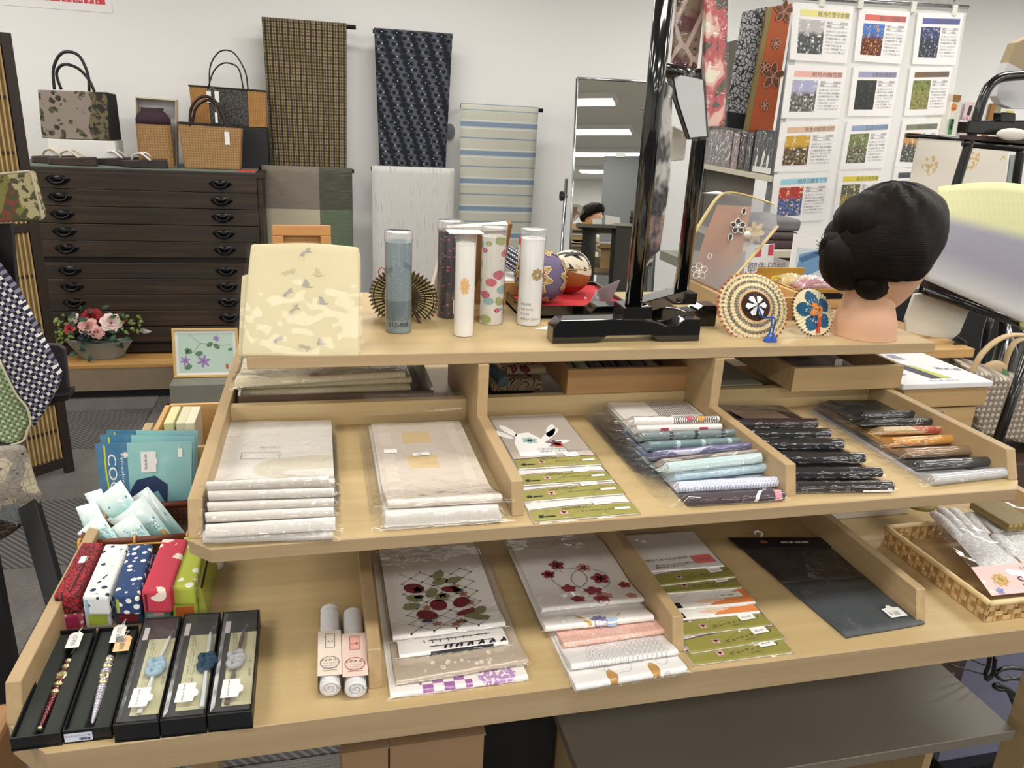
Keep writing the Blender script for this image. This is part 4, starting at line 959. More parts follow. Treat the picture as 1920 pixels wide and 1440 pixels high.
for i, ((l, r), m, lab, tf) in enumerate(G2):
    p = pack(st, l, r, m, lab, tf=tf, tb=.0015, yend=.06 if i == 4 else -.02, mg=.007, fall=.05, wav=.0005); W = p.W; s = p.surf(.0012); s_2 = p.surf(.0016)
    if i == 3:
        B().flat(flower(W * .5, .008, .013, 7, .5), s).obj('print', mat('print_violet', '#7d76a8', .6), p.t); B().flat(disc(W * .6, .0, .008, 8, .004) + disc(W * .62, .003, .006, 8), s_2).obj('print', mat('print_sky', '#8fb6d6', .6), p.t)
        B().flat(petal(W * .42, .0, 2.6, .014, .005) + petal(W * .38, .014, 2.2, .02, .004) + petal(W * .66, .01, .9, .02, .003), s).obj('print', mat('print_mustard', '#c9a53c', .6), p.t)
    if i == 4:
        RB = mat('plum_red', '#93353c', .6); e = B()
        for x, y, r in ((.36, .125, .014), (.23, .1, .012), (.72, .075, .016), (.36, .055, .013), (.58, .04, .016), (.92, .05, .011), (.38, .018, .012), (.6, .012, .014)): B().flat(flower(W * x, y, r, 5, .8), s).obj('blossom_print', RB, p.t)
        for x, y, r in ((.62, .11, .013), (.9, .012, .01), (.66, .02, .012)): B().flat(flower(W * x, y, r, 5, .8), s).obj('blossom_print', mat('plum_pink', '#c98f86', .6), p.t)
        B().flat(ring(W * .42, .085, .03, .0012) + ring(W * .62, .075, .032, .0012) + line([(W * .36, .12), (W * .38, .1)], .001), s).obj('swirl_print', GREYP, p.t)
# ---- second olive pile and flat dark scarf
st = Stack(ZB, 'olive carded glove packs on the bottom tray')
fr_ = [((1301, 1250), (1485, 1226)), ((1296, 1228), (1470, 1200)), ((1272, 1197), (1445, 1175)), ((1268, 1167), (1424, 1152)), ((1262, 1148), (1416, 1134)), ((1245, 1116), (1390, 1105)), ((1235, 1102), (1378, 1085)), ((1219, 1076), (1357, 1065))]
kd = 'gggwwggo'; lb = ['olive carded long glove pack, lowest of the bottom tray pile', 'olive carded long glove pack, second lowest of the bottom tray pile', 'olive carded long glove pack just below the orange carded ones', 'white and orange carded glove pack, lower of two', 'white and orange carded glove pack, upper of two', 'olive carded glove pack just above the orange carded ones', 'olive carded glove pack just under the white sheet', 'white printed glove pack with a pink price sticker']
its = olive_items(st, fr_, lb, kd, -.03, arc=False)
p = its[-1]; W = p.W; s3 = p.surf(.0016); b = B(); tp, w = text('“手元であったかLOVE”', .010); b.flat(move(tp, W * .02, .028, .05, min(1, W * .62 / w)), s3); tp, w = text('●やわらかのびのび素材です', .006); b.flat(move(tp, W * .12, .012, .03), s3); tp, w = text('●指先まであたたか', .006); b.flat(move(tp, W * .1, .005, .03), s3); b.obj('writing', BLACKP, p.t)
sticker(s3, W * .68, .012, W * .27, .026, p.t, .05, m=mat('sticker_pink', '#dd6a62', .5), txt='SALE1')
q = [at(1586, 1198, z=ZB), at(1733, 1172, z=ZB), at(1536, 1012, z=ZB), at(1370, 1013, z=ZB)]
t = thing('scarf_package', 'flat slate grey scarf in clear hanger bag with black header card', 'package', (q[0] + q[2]) / 2)
f4 = lambda u, v, z: (q[0] * (1 - u) + q[1] * u) * (1 - v) + (q[3] * (1 - u) + q[2] * u) * v + V((0, 0, z))
SG = mat('scarf_slate', '#424a50', .5, bump=400); SD = mat('scarf_dark', '#241f1f', .35, bump=40)
B().grid(lambda u, v: f4(u, v * .5, .0035 + .0008 * math.sin(u * 8 + v * 5)), 8, 8, th=.003).obj('scarf', SG, t, smooth=True)
B().grid(lambda u, v: f4(u, .5 + v * .38, .0032 + .0008 * math.sin(u * 9 + v * 7)), 8, 6, th=.0025).obj('lining', SD, t, smooth=True)
B().grid(lambda u, v: f4(-.03 + u * 1.06, -.01 + v * .9, .0048 + .0012 * math.sin(u * 11 + v * 13) * math.sin(v * 9)), 12, 14).obj('plastic_sleeve', FILM, t, smooth=True)
B().grid(lambda u, v: f4(-.03 + u * 1.06, .87 + v * .13, .0055), 2, 2, th=.0012).obj('header_card', mat('header_black', '#14151a', .3), t)
B().flat(disc(.3, .94, .045, 8, .02), lambda a, b_: f4(a, b_, .0062)).obj('print', mat('print_copper', '#8a4a32', .5), t); tp, w = text('刺子足袋', .08); B().flat(move(tp, .48, .92, 0, 1.), lambda a, b_: f4(a, .92 + (b_ - .92) * .35, .0062)).obj('writing', WHITE, t)
hk = f4(.36, 1.0, .004); B().tube(smooth_path([hk, hk + V((0, .008, 0)), hk + V((.006, .014, .002)), hk + V((0, .02, .003)), hk + V((-.008, .018, .003)), hk + V((-.009, .012, .002))], 4), .0018, 6).obj('hanger_hook', WHITE, t, smooth=True)
pt_ = lambda a, b_: f4(a, b_, .0064); B().flat([[(.69, .075), (.9, .075), (.9, .16), (.84, .165), (.82, .185), (.78, .185), (.76, .165), (.69, .16)]], pt_).obj('price_tag', TAGM, t); tp, w = text('¥1,650', .07); B().flat([[(.72 + x * .6, .09 + y * .7) for x, y in pl_] for pl_ in tp], lambda a, b_: f4(a, b_, .0068)).obj('writing', GREYP, t)
# ---- rolled towels in clear boxes
SLV = mat('towel_white', '#eeeef0', .9, bump=420, bs=.6)
def roll(l, r, bk, m, ink, lab, word, ribs):
    a, c, d = at(*l, z=ZB), at(*r, z=ZB), at(*bk, z=ZB); w = (c - a).length; ex = (c - a).normalized(); dl = d - a; ln = dl.length; ey = dl.normalized(); h = w * .92
    t = thing('towel_roll', lab, 'towel', (a + c + d) / 3, 'rolled towels in clear boxes'); z = V((0, 0, 1)); o = a
    P = lambda x, y, zz: o + ex * x + ey * y + z * zz
    b = B(); n = 20; R = w * .44
    rows = [.003, .0031] + [.003 + (ln - .006) * k / 30 for k in range(1, 31)]
    for y in rows:
        rr = R * (.99 + .01 * math.sin(y * 9)) - (.0012 * (math.sin(y * 700) > 0) if ribs and y > ln * .55 else 0)
        b.v += [P(w / 2 + rr * math.cos(2 * PI * k / n), y, w * .47 + rr * .95 * math.sin(2 * PI * k / n)) for k in range(n)]
    b.f = [[j * n + k, j * n + (k + 1) % n, (j + 1) * n + (k + 1) % n, (j + 1) * n + k] for j in range(len(rows) - 1) for k in range(n)] + [list(range(n))[::-1], list(range((len(rows) - 1) * n, len(rows) * n))]
    b.mi = [0] * len(b.f); b.uv = [None] * len(b.f); b.obj('towel', SLV, t, auto=.7)
    sp = [P(w / 2 + R * .9 * (1 - k / 26) * math.cos(k * .62), .0025, w * .47 + R * .85 * (1 - k / 26) * math.sin(k * .62)) for k in range(24)]
    B().tube(sp, .0022, 5).obj('rolled_edge', SLV, t, smooth=True)
    bx = B()
    for (p0, p1, p2, p3) in (((0, 0, h), (w, 0, h), (w, ln, h), (0, ln, h)), ((0, 0, 0), (0, ln, 0), (0, ln, h), (0, 0, h)), ((w, 0, 0), (w, 0, h), (w, ln, h), (w, ln, 0)), ((0, 0, 0), (w, 0, 0), (w, 0, h), (0, 0, h))): bx.add([P(*p0), P(*p1), P(*p2), P(*p3)], [(0, 1, 2, 3)])
    bx.obj('clear_box', plastic('box_film', haze=.03, wr=9, bs=.15, r=.05), t)
    sl = B(); e = .0004; y0_, y1_ = ln * .06, ln * .60
    sl.add([P(-e, y0_, 0), P(-e, y1_, 0), P(-e, y1_, h + e), P(-e, y0_, h + e), P(w + e, y0_, h + e), P(w + e, y1_, h + e), P(w + e, y0_, 0), P(w + e, y1_, 0)], [(0, 1, 2, 3), (3, 2, 5, 4), (4, 5, 7, 6)]); sl.obj('paper_band', m, t)
    s = plane(P(0, y0_, h + e), ex, ey, .0004); L = y1_ - y0_; s = (lambda s0: lambda a_, b_: s0(a_, b_))(s)
    B().flat(ring(w / 2, L * .27, w * .42, .0011, 28) + line([(w * .32, L * .6), (w * .72, L * .6), (w * .72, L * .92), (w * .32, L * .92), (w * .32, L * .6)], .0008), s).obj('print', ink, t)
    b = B(); tp, tw = text('Sマチル.', w * .2); b.flat(move(tp, w * .14, L * .3, 0, w * .72 / tw), s)
    for k in range(4): tp, tw = text(('コットンタオル', 'やわらかな肌ざわり', 'SOFT COTTON', 'MADE IN JAPAN')[k], w * .09); b.flat(move(tp, w * .5 - tw * .5 * min(1, w * .6 / tw), L * (.245 - .05 * k), 0, min(1, w * .6 / tw)), s)
    tp, tw = text(word, w * .16); b.flat(move(tp, w * .52 - tw / 2, L * .72), s); b.obj('writing', BLACKP, t)
    if ink != GREYP: B().flat(rect(w * .32, L * .6, w * .72, L * .92), plane(P(0, y0_, h + e), ex, ey, .0002)).obj('print', mat('band_pinkbox', '#e8b0a4', .6), t)
roll((597, 1312), (642, 1308), (599, 1160), mat('band_cream', '#e6d8c8', .6), GREYP, 'rolled white ribbed towel with cream paper band in clear box', 'そら', True)
roll((644, 1315), (691, 1311), (641, 1168), mat('band_pink', '#e8cfc4', .6), mat('ink_red', '#a8584a', .6), 'rolled white plain towel with pink paper band in clear box', '心管', False)
# ================================================================ goods at the left of the bottom tray
def topbox(quad, z0, z1, mi=0, b=None):
    """box from four pixels of its top face (front left, front right, back right, back left)"""
    q = [at(u, v, z=z1) for u, v in quad]; b = b or B()
    return b.hexa([V((p.x, p.y, z0)) for p in q] + q, mi), q
# ---- jewellery boxes
BX = mat('box_black', '#121317', .45, bump=500, bs=.15); VEL = mat('box_velvet', '#2b302b', .95, bump=300)
def jewel(quad, h, lab, kind):
    z1 = ZB + h; q = [at(u, v, z=z1) for u, v in quad]; c = sum(q, V()) / 4; c.z = ZB
    t = thing('jewellery_box', lab, 'jewellery box', c, 'narrow black boxes on the bottom tray')
    L = lambda a, b_, z: (q[0] * (1 - a) + q[1] * a) * (1 - b_) + (q[3] * (1 - a) + q[2] * a) * b_ + V((0, 0, z))
    e = .035
    B().hexa([L(0, 0, -h), L(1, 0, -h), L(1, 1, -h), L(0, 1, -h), L(0, 0, -h + .004), L(1, 0, -h + .004), L(1, 1, -h + .004), L(0, 1, -h + .004)]).obj('base', BX, t)
    ey = e * .28
    for a0, a1, b0, b1 in ((0, 1, 0, ey), (0, 1, 1 - ey, 1), (0, e, ey, 1 - ey), (1 - e, 1, ey, 1 - ey)):
        B().hexa([L(a0, b0, -h), L(a1, b0, -h), L(a1, b1, -h), L(a0, b1, -h), L(a0, b0, 0), L(a1, b0, 0), L(a1, b1, 0), L(a0, b1, 0)]).obj('side_wall', BX, t, bev=.0008, seg=1)
    d = -.006
    if kind[0] == 'open':
        for a0, a1 in ((e + .01, .40), (.60, 1 - e - .01)): B().hexa([L(a0, ey, -h + .004), L(a1, ey, -h + .004), L(a1, 1 - ey, -h + .004), L(a0, 1 - ey, -h + .004), L(a0, ey, d), L(a1, ey, d), L(a1, 1 - ey, d), L(a0, 1 - ey, d)]).obj('velvet_pad', VEL, t, bev=.002)
    else:
        B().hexa([L(e, ey, -h + .004), L(1 - e, ey, -h + .004), L(1 - e, 1 - ey, -h + .004), L(e, 1 - ey, -h + .004), L(e, ey, d - .004), L(1 - e, ey, d - .004), L(1 - e, 1 - ey, d - .004), L(e, 1 - ey, d - .004)]).obj('pad', BX, t)
    return t, L
def charm(L, pts, rs, mats, lab, cat='strap', name='bead_strap'):
    t = thing(name, lab, cat, L(.5, .5, -.012), 'straps in the black boxes'); return t
GOLD = mat('pale_gold', '#d9cfa0', .25, metal=.9); GAR = mat('garnet', '#5a0f1c', .12, coat=.6); PRL = mat('pearl_silver', '#b9b4bf', .15, metal=.35, coat=.5); SILV = mat('silver', '#c9c9c9', .25, metal=.9)
Q1 = ((17, 1385), (113, 1373), (180, 1176), (104, 1182)); Q2 = ((116, 1371), (208, 1361), (260, 1171), (185, 1176))
Q3 = ((211, 1360), (296, 1352), (341, 1154), (269, 1158)); Q4 = ((299, 1351), (385, 1342), (414, 1147), (345, 1150)); Q5 = ((388, 1341), (472, 1333), (487, 1142), (418, 1147))
t, L1_ = jewel(Q1, .019, 'open black box holding a dark red bead strap, beside the tray side', ('open',)); t2, L2_ = jewel(Q2, .019, 'open black box holding a silver pearl strap, with a barcode label', ('open',))
def beads(L, a0, a1, seq, lab, tags):
    t = thing('bead_strap', lab, 'strap', L(.5, .4, -.015), 'bead straps in open boxes'); n = len(seq); tot = sum(s[0] for s in seq); y = 0
    sc = .62 / tot
    for r, m, nm in seq:
        f = (y + r / 2) * sc; y += r; p = L(a0 + (a1 - a0) * f / .62, .1 + f, -.010)
        b = B(); rr = r * .5
        if nm == 'bead': b.sphere(p, rr, 12, 8)
        elif nm == 'ring': b.lathe([(rr * .9, -.0015), (rr * 1.15, 0), (rr * .9, .0015)], (0, 0, 0), 12); M = frame((1, 0, 0), (0, .2, 1)); b.v = [p + (M.to_3x3() @ V((q.x * 1.2, q.y * 1.2, q.z))) for q in b.v]
        else:
            b.sphere(p, rr, 10, 8); b.v = [p + (q - p) * (1 + .12 * math.sin(i * 2.4)) for i, q in enumerate(b.v)]
        b.obj(nm, m, t, smooth=nm != 'pave_ball')
    B().tube([L(a0, .1, -.012), L(a1, .72, -.012)], .0006, 4).obj('cord', BLK, t)
    for (a, b_, w, h, m, tx) in tags:
        o = L(a, b_, .001); ex = (L(a + .2, b_, .001) - o).normalized(); ey = (L(a, b_ + .2, .001) - o).normalized(); P = plane(o, ex, ey, .0005)
        g = B().flat([[(0, 0), (w, 0), (w, h * .85), (w * .75, h), (w * .25, h), (0, h * .85)]], P).obj('tag', m, t)
        for k in range(9): pass
        tp, tw = text(tx, w * .38); pp = plane(o, ex, ey, .001); B().flat(move(tp, w * .35, h * .82, -PI / 2, min(1.2, h * .7 / tw)), pp).obj('writing', GREYP, t)
        B().tube([P(w / 2, h * .95), P(w / 2 + .004, h * 1.3), L(.6, .9, .002)], .0005, 4).obj('string', STR, t)
    B().tube([L(a1, .78, -.008), L(a1 + .05, .84, -.006), L(a1 - .02, .86, -.004)], .0012, 5).obj('clasp', SILV, t)
ORG = mat('tag_peach', '#e8c08a', .7)
s1 = [(.005, GOLD, 'ring')] + [(.0052 + .0004 * k, GAR, 'bead') for k in range(11)] + [(.009, GOLD, 'ring'), (.0095, GAR, 'bead'), (.010, GOLD, 'ring'), (.0105, GAR, 'bead'), (.016, GOLD, 'pave_ball'), (.011, GAR, 'bead'), (.0095, GOLD, 'ring'), (.009, GAR, 'bead'), (.008, GOLD, 'ring')]
beads(L1_, .47, .56, s1, 'dark red bead strap with gold rings lying in a black box', [(.42, .78, .017, .034, TAGM, 'LOTUS')])
s2 = [(.004 + .0006 * k, PRL, 'bead') for k in range(14)] + [(.0105, GOLD, 'ring'), (.0115, PRL, 'bead'), (.014, GOLD, 'pave_ball'), (.015, PRL, 'bead'), (.0115, GOLD, 'ring'), (.0125, PRL, 'bead'), (.01, GOLD, 'ring'), (.011, PRL, 'bead')]
beads(L2_, .52, .47, s2, 'silver grey pearl strap lying in a black box', [(.40, .80, .017, .04, TAGM, 'LOTUS'), (.55, .70, .02, .034, ORG, '¥8,800')])
# barcode label on the front of the second box
o = L2_(.03, 0, -.016) + V((0, -.0006, 0)); ex = (L2_(1, 0, 0) - L2_(0, 0, 0)).normalized(); P = plane(o, ex, (0, 0, 1), .0003)
B().flat(rect(0, 0, .03, .012), P).obj('barcode_label', mat('label_blue_white', '#cdd2e6', .5), t2); P2 = plane(o, ex, (0, 0, 1), .0006); b = B(); tp, w = text('ねつけストラップ 銀', .0045); b.flat(move(tp, .001, .007, 0, .027 / w), P2)
for k in range(10): b.flat(rect(.016 + k * .0012, .0015, .0166 + k * .0012 + .0003 * (k % 3), .005), P2)
b.obj('writing', mat('ink_navy', '#3a4064', .6), t2)
CRM = mat('insert_cream', '#c9c59c', .7); LIDF = plastic('lid_film', haze=.05, wr=12, bs=.25, r=.12)
def lidded(quad, lab, cord, knot, lab2, a0, a1):
    t, L = jewel(quad, .026, lab, ('lid',)); z = -.008
    P = lambda a, b_: L(a, b_, z + .001); P2 = lambda a, b_: L(a, b_, z + .0016)
    B().flat([[(.27, .1), (.97, .1), (.97, .8), (.27, .8)]], P).obj('insert_paper', CRM, t)
    b = B()
    for k, (x, s_) in enumerate(((.36, 'お守りとしてお使いください'), (.43, '伝統の結びでつくりました'), (.5, '一つ一つ手仕事です'))):
        tp, tw = text(s_, .05); b.flat([[(x + q * .9, .76 - p_ * .55 / tw) for p_, q in pl_] for pl_ in tp], P2)
    tp, tw = text('工芸', .09); b.flat([[(.83 + q * .8, .55 - p_ * 1.2) for p_, q in pl_] for pl_ in tp], P2); b.obj('writing', GREYP, t)
    s = thing('knot_strap', lab2, 'strap', L(.5, .4, -.004), 'cord straps in lidded boxes')
    ax = lambda f: a0 + (a1 - a0) * f
    for k in (-1, 0, 1): B().tube(smooth_path([L(ax(0) + .03 * k, .1, z + .004), L(ax(.3) + .02 * k, .32, z + .005), L(ax(.5), .48, z + .007), L(ax(.8) + .02 * k, .68, z + .005), L(ax(1), .8, z + .004)], 5), .0017, 6).obj('cord', cord, s, smooth=True)
    for dy, dx in ((.44, -.02), (.48, .03), (.52, -.02)):
        c = L(ax(.5) + dx, dy, z + .008); B().tube([c + V((.0075 * math.cos(k / 14 * 2 * PI), .006 * math.sin(k / 14 * 2 * PI), .002 * math.sin(k * 1.2))) for k in range(14)], .0042, 8, closed=True).obj('knot_loop', knot, s, smooth=True)
    B().tube([L(ax(1), .8, z + .004), L(ax(1) + .05, .86, z + .005), L(ax(1) + .1, .84, z + .005)], .001, 5).obj('clasp', SILV, s)
    b = B(); i = .05; zz = .0015
    c0 = [L(i, .02, 0), L(1 - i, .02, 0), L(1 - i, .98, 0), L(i, .98, 0)]; c1 = [L(i + .1, .055, zz), L(1 - i - .03, .055, zz), L(1 - i - .03, .96, zz), L(i + .1, .96, zz)]
    b.add(c0 + c1, [(0, 1, 5, 4), (1, 2, 6, 5), (2, 3, 7, 6), (3, 0, 4, 7), (4, 5, 6, 7)]); b.obj('clear_lid', LIDF, t)
    g = lambda a, b_: L(a, b_, .0022); B().flat([[(.25, .12), (.66, .12), (.68, .16), (.76, .17), (.76, .21), (.68, .23), (.68, .28), (.27, .28)]], g).obj('price_tag', TAGM, t)
    tp, tw = text('¥2,750', .1); B().flat([[(.40 + q * .55, .27 - p_ * .14 / tw) for p_, q in pl_] for pl_ in tp], lambda a, b_: L(a, b_, .0027)).obj('writing', GREYP, t)
    B().flat([[(.14, .74), (.27, .74), (.27, .87), (.14, .87)]], lambda a, b_: L(a, b_, .002)).obj('seal_label', mat('label_grey', '#b9b4b4', .6), t)
lidded(Q3, 'black box with clear lid over a pale blue knotted strap', mat('cord_white', '#d5d5d2', .7), mat('knot_blue', '#8fa9b8', .7), 'white cord strap with a pale blue knot in a lidded box', .5, .8)
lidded(Q4, 'black box with clear lid over a navy knotted strap', mat('cord_grey_white', '#c9d0d4', .7), mat('knot_navy', '#17384f', .7), 'white cord strap with a navy knot in a lidded box', .88, .80)
lidded(Q5, 'black box with clear lid over a grey knotted strap', mat('cord_brown', '#5c4a4a', .7), mat('knot_grey', '#9c9c9e', .7), 'brown cord strap with a grey knot in a lidded box', .4, .62)
# ---- spectacle cases
def dots(g):
    u, v, _ = g.co('Object'); x, y, z = g.co('Object'); d = g.voro(g.vec(x, y, z), 85., rnd=.7); return g.mix(d.lt(.36), '#27406e', '#eeeeea')
def scales(g):
    x, y, z = g.co('Object'); d = g.voro(g.vec(x, y, z), 140., 'DISTANCE_TO_EDGE'); n = g.noise(g.vec(x, y, z), 30, 2); return g.mix(d.gt(.07), '#1d1014', g.mix(n.sm(.45, .6), '#a01f2a', '#8d1c26'))
def specks(c, d1, s=70., th=.3):
    def fn(g):
        x, y, z = g.co('Object'); d = g.voro(g.vec(x, y, z), s); n = g.noise(g.vec(x, y, z), 35, 2); return g.mix(d.lt(th) * n.gt(.5), c, d1)
    return fn
yf = at(130, 1183, z=ZB).y; zl1 = at(130, 1151, y=yf).z; zu1 = at(120, 1118, y=yf - .004).z
UP = [(((99, 1116), (145, 1116), (171, 1050), (137, 1046)), mat('case_red_scale', r=.8, fn=scales), '#15161d', 'black and red scale pattern spectacle case with a white label', 'dark blue', 34), (((153, 1119), (203, 1119), (226, 1052), (182, 1053)), mat('case_white_navy', r=.8, fn=specks('#d8dcdc', '#232c48', 75, .32)), '#8fb2cf', 'white spectacle case with navy blossoms and a light blue end', 'blue', 34), (((211, 1118), (260, 1118), (276, 1052), (232, 1053)), mat('case_blue_dots', r=.8, fn=dots), '#9aa83a', 'navy spectacle case with white polka dots', 'olive', 32), (((264, 1108), (319, 1108), (333, 1043), (289, 1046)), mat('case_rose', r=.8, fn=specks('#c23a4e', '#e8d8cc', 28, .33)), '#551c2c', 'rose red spectacle case with cream rabbits and a dark open end', 'wine', 37), (((316, 1101), (365, 1101), (376, 1048), (334, 1040)), mat('case_lime', r=.8, fn=specks('#b5c04a', '#f0efe4', 48, .33)), '#d4772e', 'lime green spectacle case with white flowers and an orange end', 'orange', 35)]
LW = [((107, 154), mat('case_pinkdots', r=.8, fn=specks('#b04a60', '#e8d0cc', 110, .3)), '#8d1c48', 'pink spotted spectacle case under the red scale one', (1151, 1183)), ((157, 208), mat('case_grey_lower', r=.8, fn=specks('#c3c8cc', '#4a5a7a', 90, .3)), '#9db440', 'grey patterned spectacle case under the white navy one', (1153, 1182)), ((214, 266), mat('case_navy_lower', '#2b3556', .8), '#6d1824', 'navy spectacle case with wine end under the dotted one', (1150, 1178)), ((269, 318), mat('case_teal_lower', '#6d9a90', .8), '#8fb8a8', 'teal spectacle case under the rose red one', (1146, 1170)), ((322, 370), mat('case_lime', '#b5c04a', .8), '#c96a2a', 'lime spectacle case with orange end under the lime one', (1138, 1165))]
for (u0, u1), m, ec, lab, (va, vb) in LW:
    z1 = at((u0 + u1) / 2, va, y=yf).z; a, c = at(u0, va, y=yf), at(u1, va, y=yf); t = thing('spectacle_case', lab, 'spectacle case', ((a.x + c.x) / 2, yf + .07, ZB), 'cloth covered spectacle cases, lower row')
    z1 = zl1; B().box((a.x, yf, ZB), (c.x, yf + .15, z1 - .0005)).obj('cover', m, t, bev=.004); B().box((a.x + .005, yf - .0008, ZB + .005), (c.x - .005, yf + .004, z1 - .005)).obj('end_flap', mat('flap_' + ec[1:], ec, .85, bump=300), t, bev=.001)
for quad, m, ec, lab, _, hh in UP:
    z1 = zu1 + (.006 if hh > 36 else .0); q = [at(u, v, z=z1) for u, v in quad]; t = thing('spectacle_case', lab, 'spectacle case', (sum((p.x for p in q)) / 4, yf + .07, zl1), 'cloth covered spectacle cases, upper row')
    w = q[1].x - q[0].x; d = V(((q[3].x - q[0].x), (q[3].y - q[0].y), 0)); d = d.normalized() * .145; q = [q[0], q[1], q[1] + d, q[0] + d]; lo = [V((p.x, p.y, zl1 + .0005)) for p in q]
    B().hexa(lo + q).obj('cover', m, t, bev=.004)
    p = q[0]; ez = z1 - zl1; B().hexa([V((p.x + w * .09, p.y - .0012, zl1 + ez * .12)), V((p.x + w * .91, p.y - .0012, zl1 + ez * .12)), V((p.x + w * .91, p.y + .004, zl1 + ez * .12)), V((p.x + w * .09, p.y + .004, zl1 + ez * .12)), V((p.x + w * .09, p.y - .0012, z1 - ez * .14)), V((p.x + w * .91, p.y - .0012, z1 - ez * .14)), V((p.x + w * .91, p.y + .004, z1 - ez * .14)), V((p.x + w * .09, p.y + .004, z1 - ez * .14))]).obj('end_flap', mat('flap_' + ec[1:], ec, .85, bump=300), t, bev=.001)
    if 'scale' in lab: c = q[0] + d * .55 + V((w * .35, 0, .0008)); B().box((c.x, c.y, c.z), (c.x + w * .32, c.y + .018, c.z + .0004)).obj('label', TAGM, t); B().box((q[0].x + w * .62, q[0].y + .004, z1), (q[0].x + w * .66, q[0].y + .1, z1 + .0012)).obj('flap_edge', mat('case_edge_dark', '#3a1418', .8), t)
    if 'rose' in lab: o = at(286, 1138, y=yf - .006); B().box((o.x, o.y, o.z - .016), (o.x + .014, o.y + .0005, o.z)).obj('price_tag', mat('tag_pink', '#e0a8b0', .7), t); B().tube([o + V((.007, 0, -.001)), o + V((.006, -.001, .02)), o + V((.03, -.001, .032))], .0005, 4).obj('string', STR, t)
pz0 = at(377, 1060, y=yf + .08); t = thing('coin_pouch', 'lime green zipped pouch leaning on the lime spectacle case', 'pouch', (pz0.x, yf + .06, ZB))
xq = at(366, 1130, y=yf).x; B().hexa([V((xq + .002, yf + .004, ZB)), V((xq + .016, yf + .004, ZB)), V((xq + .016, yf + .14, ZB)), V((xq + .002, yf + .14, ZB)), V((xq + .002, yf + .008, zu1 - .012)), V((xq + .008, yf + .008, zu1 - .012)), V((xq + .008, yf + .13, zu1 - .006)), V((xq + .002, yf + .13, zu1 - .006))]).obj('body', mat('pouch_lime', '#a8ac4a', .8, var=.1), t, bev=.004)
B().tube([V((xq + .009, yf + .01, zu1 - .014)), V((xq + .009, yf + .12, zu1 - .008))], .0016, 6).obj('zip', mat('zip_dark', '#2d2f20', .4, metal=.5), t)
o = at(396, 1128, z=ZB + .002); B().box((o.x - .012, o.y - .006, ZB + .0002), (o.x + .014, o.y + .006, ZB + .001)).obj('loose_tag', mat('tag_tan', '#c9a08a', .7), label='small tan paper tag lying by the lime spectacle cases', cat='tag')
c = at(398, 1068, z=ZB); k = (c - CAM).length / F; B().lathe([(.017, 0), (.0175, .002), (.0175, .024), (.016, .027), (.006, .028), (0, .028)], c + V((0, .012, 0)), 24).obj('white_jar', mat('jar_white', '#dfe0e4', .35), label='small white round jar standing under the middle tray', cat='jar', smooth=False, auto=.6)
# ---- dark basket with gel packs
BR = mat('basket_brown', r=.55, fn=weave('#5a2f20', '#3a1d16', 110), bs=.5); RIM = mat('rim_brown', '#6b3420', .45); TIE = mat('rattan_tie', '#d0a24a', .5)
yb0 = at(250, 1048, z=ZB).y; zr_ = at(250, 1013, y=yb0).z; xa, xb_ = at(149, 1013, y=yb0).x, at(355, 1010, y=yb0).x
bk = thing('woven_basket', 'dark brown woven bamboo basket with yellow rattan ties', 'basket', ((xa + xb_) / 2, yb0 + .06, ZB)); yb1 = yb0 + .12
def wall(p, q, z0, z1, th, m, name='side'): 
    d = (q - p).normalized(); n = V((-d.y, d.x, 0)) * th; B().hexa([p, q, q + n, p + n] if False else [V((k.x, k.y, z0)) for k in (p, q, q + n, p + n)] + [V((k.x, k.y, z1)) for k in (p, q, q + n, p + n)]).obj(name, m, bk)
cs = [V((xa + .006, yb0 + .003, 0)), V((xb_ - .006, yb0 + .003, 0)), V((xb_ - .006, yb1, 0)), V((xa + .006, yb1, 0))]
for i in range(4): wall(cs[i], cs[(i + 1) % 4], ZB + .001, zr_ - .004, .003, BR)
B().box((xa + .006, yb0 + .003, ZB + .0005), (xb_ - .006, yb1, ZB + .003)).obj('base', BR, bk)
rp = [V((xa, yb0, zr_)), V((xb_, yb0, zr_)), V((xb_, yb1, zr_)), V((xa, yb1, zr_))]
for i in range(4): B().tube([rp[i], rp[(i + 1) % 4]], .006, 8).obj('rim', RIM, bk, smooth=True)
B().tube(smooth_path([rp[0] + V((0, -.007, -.008)), rp[0].lerp(rp[1], .5) + V((0, -.008, -.003)), rp[1] + V((0, -.007, -.006))], 6), .0018, 5).obj('rattan_lace', TIE, bk)
for f in (.0, .5, .99):
    c = rp[0].lerp(rp[1], f); B().tube([c + V((0, .0078 * math.cos(a), .0078 * math.sin(a))) for a in [2 * PI * k / 10 for k in range(10)]], .0022, 5, closed=True).obj('rattan_tie', TIE, bk)
def pouch(t, quad, y, bulge, m, n=8, tilt=0., name='pouch'):
    q = [at(u, v, y=y + dy) for (u, v), dy in zip(quad, tilt if isinstance(tilt, (list, tuple)) else [0] * 4)]
    nr = (q[1] - q[0]).cross(q[3] - q[0]).normalized()
    if nr.dot(CAM - q[0]) < 0: nr = -nr
    S_ = lambda u, v, s=1: (q[0] * (1 - u) + q[1] * u) * (1 - v) + (q[3] * (1 - u) + q[2] * u) * v + nr * (s * bulge * (max(0, 16 * u * (1 - u) * v * (1 - v))) ** .6 + .0003 * s)
    b = B()
    flip = (q[1] - q[0]).cross(q[3] - q[0]).dot(nr) < 0
    b.grid(lambda u, v: S_(1 - u if flip else u, v), n, n); b.grid(lambda u, v: S_(u if flip else 1 - u, v, -1), n, n)
    b.obj(name, m, t, smooth=True); return lambda a, c: S_(a, c, 1) + nr * .0006
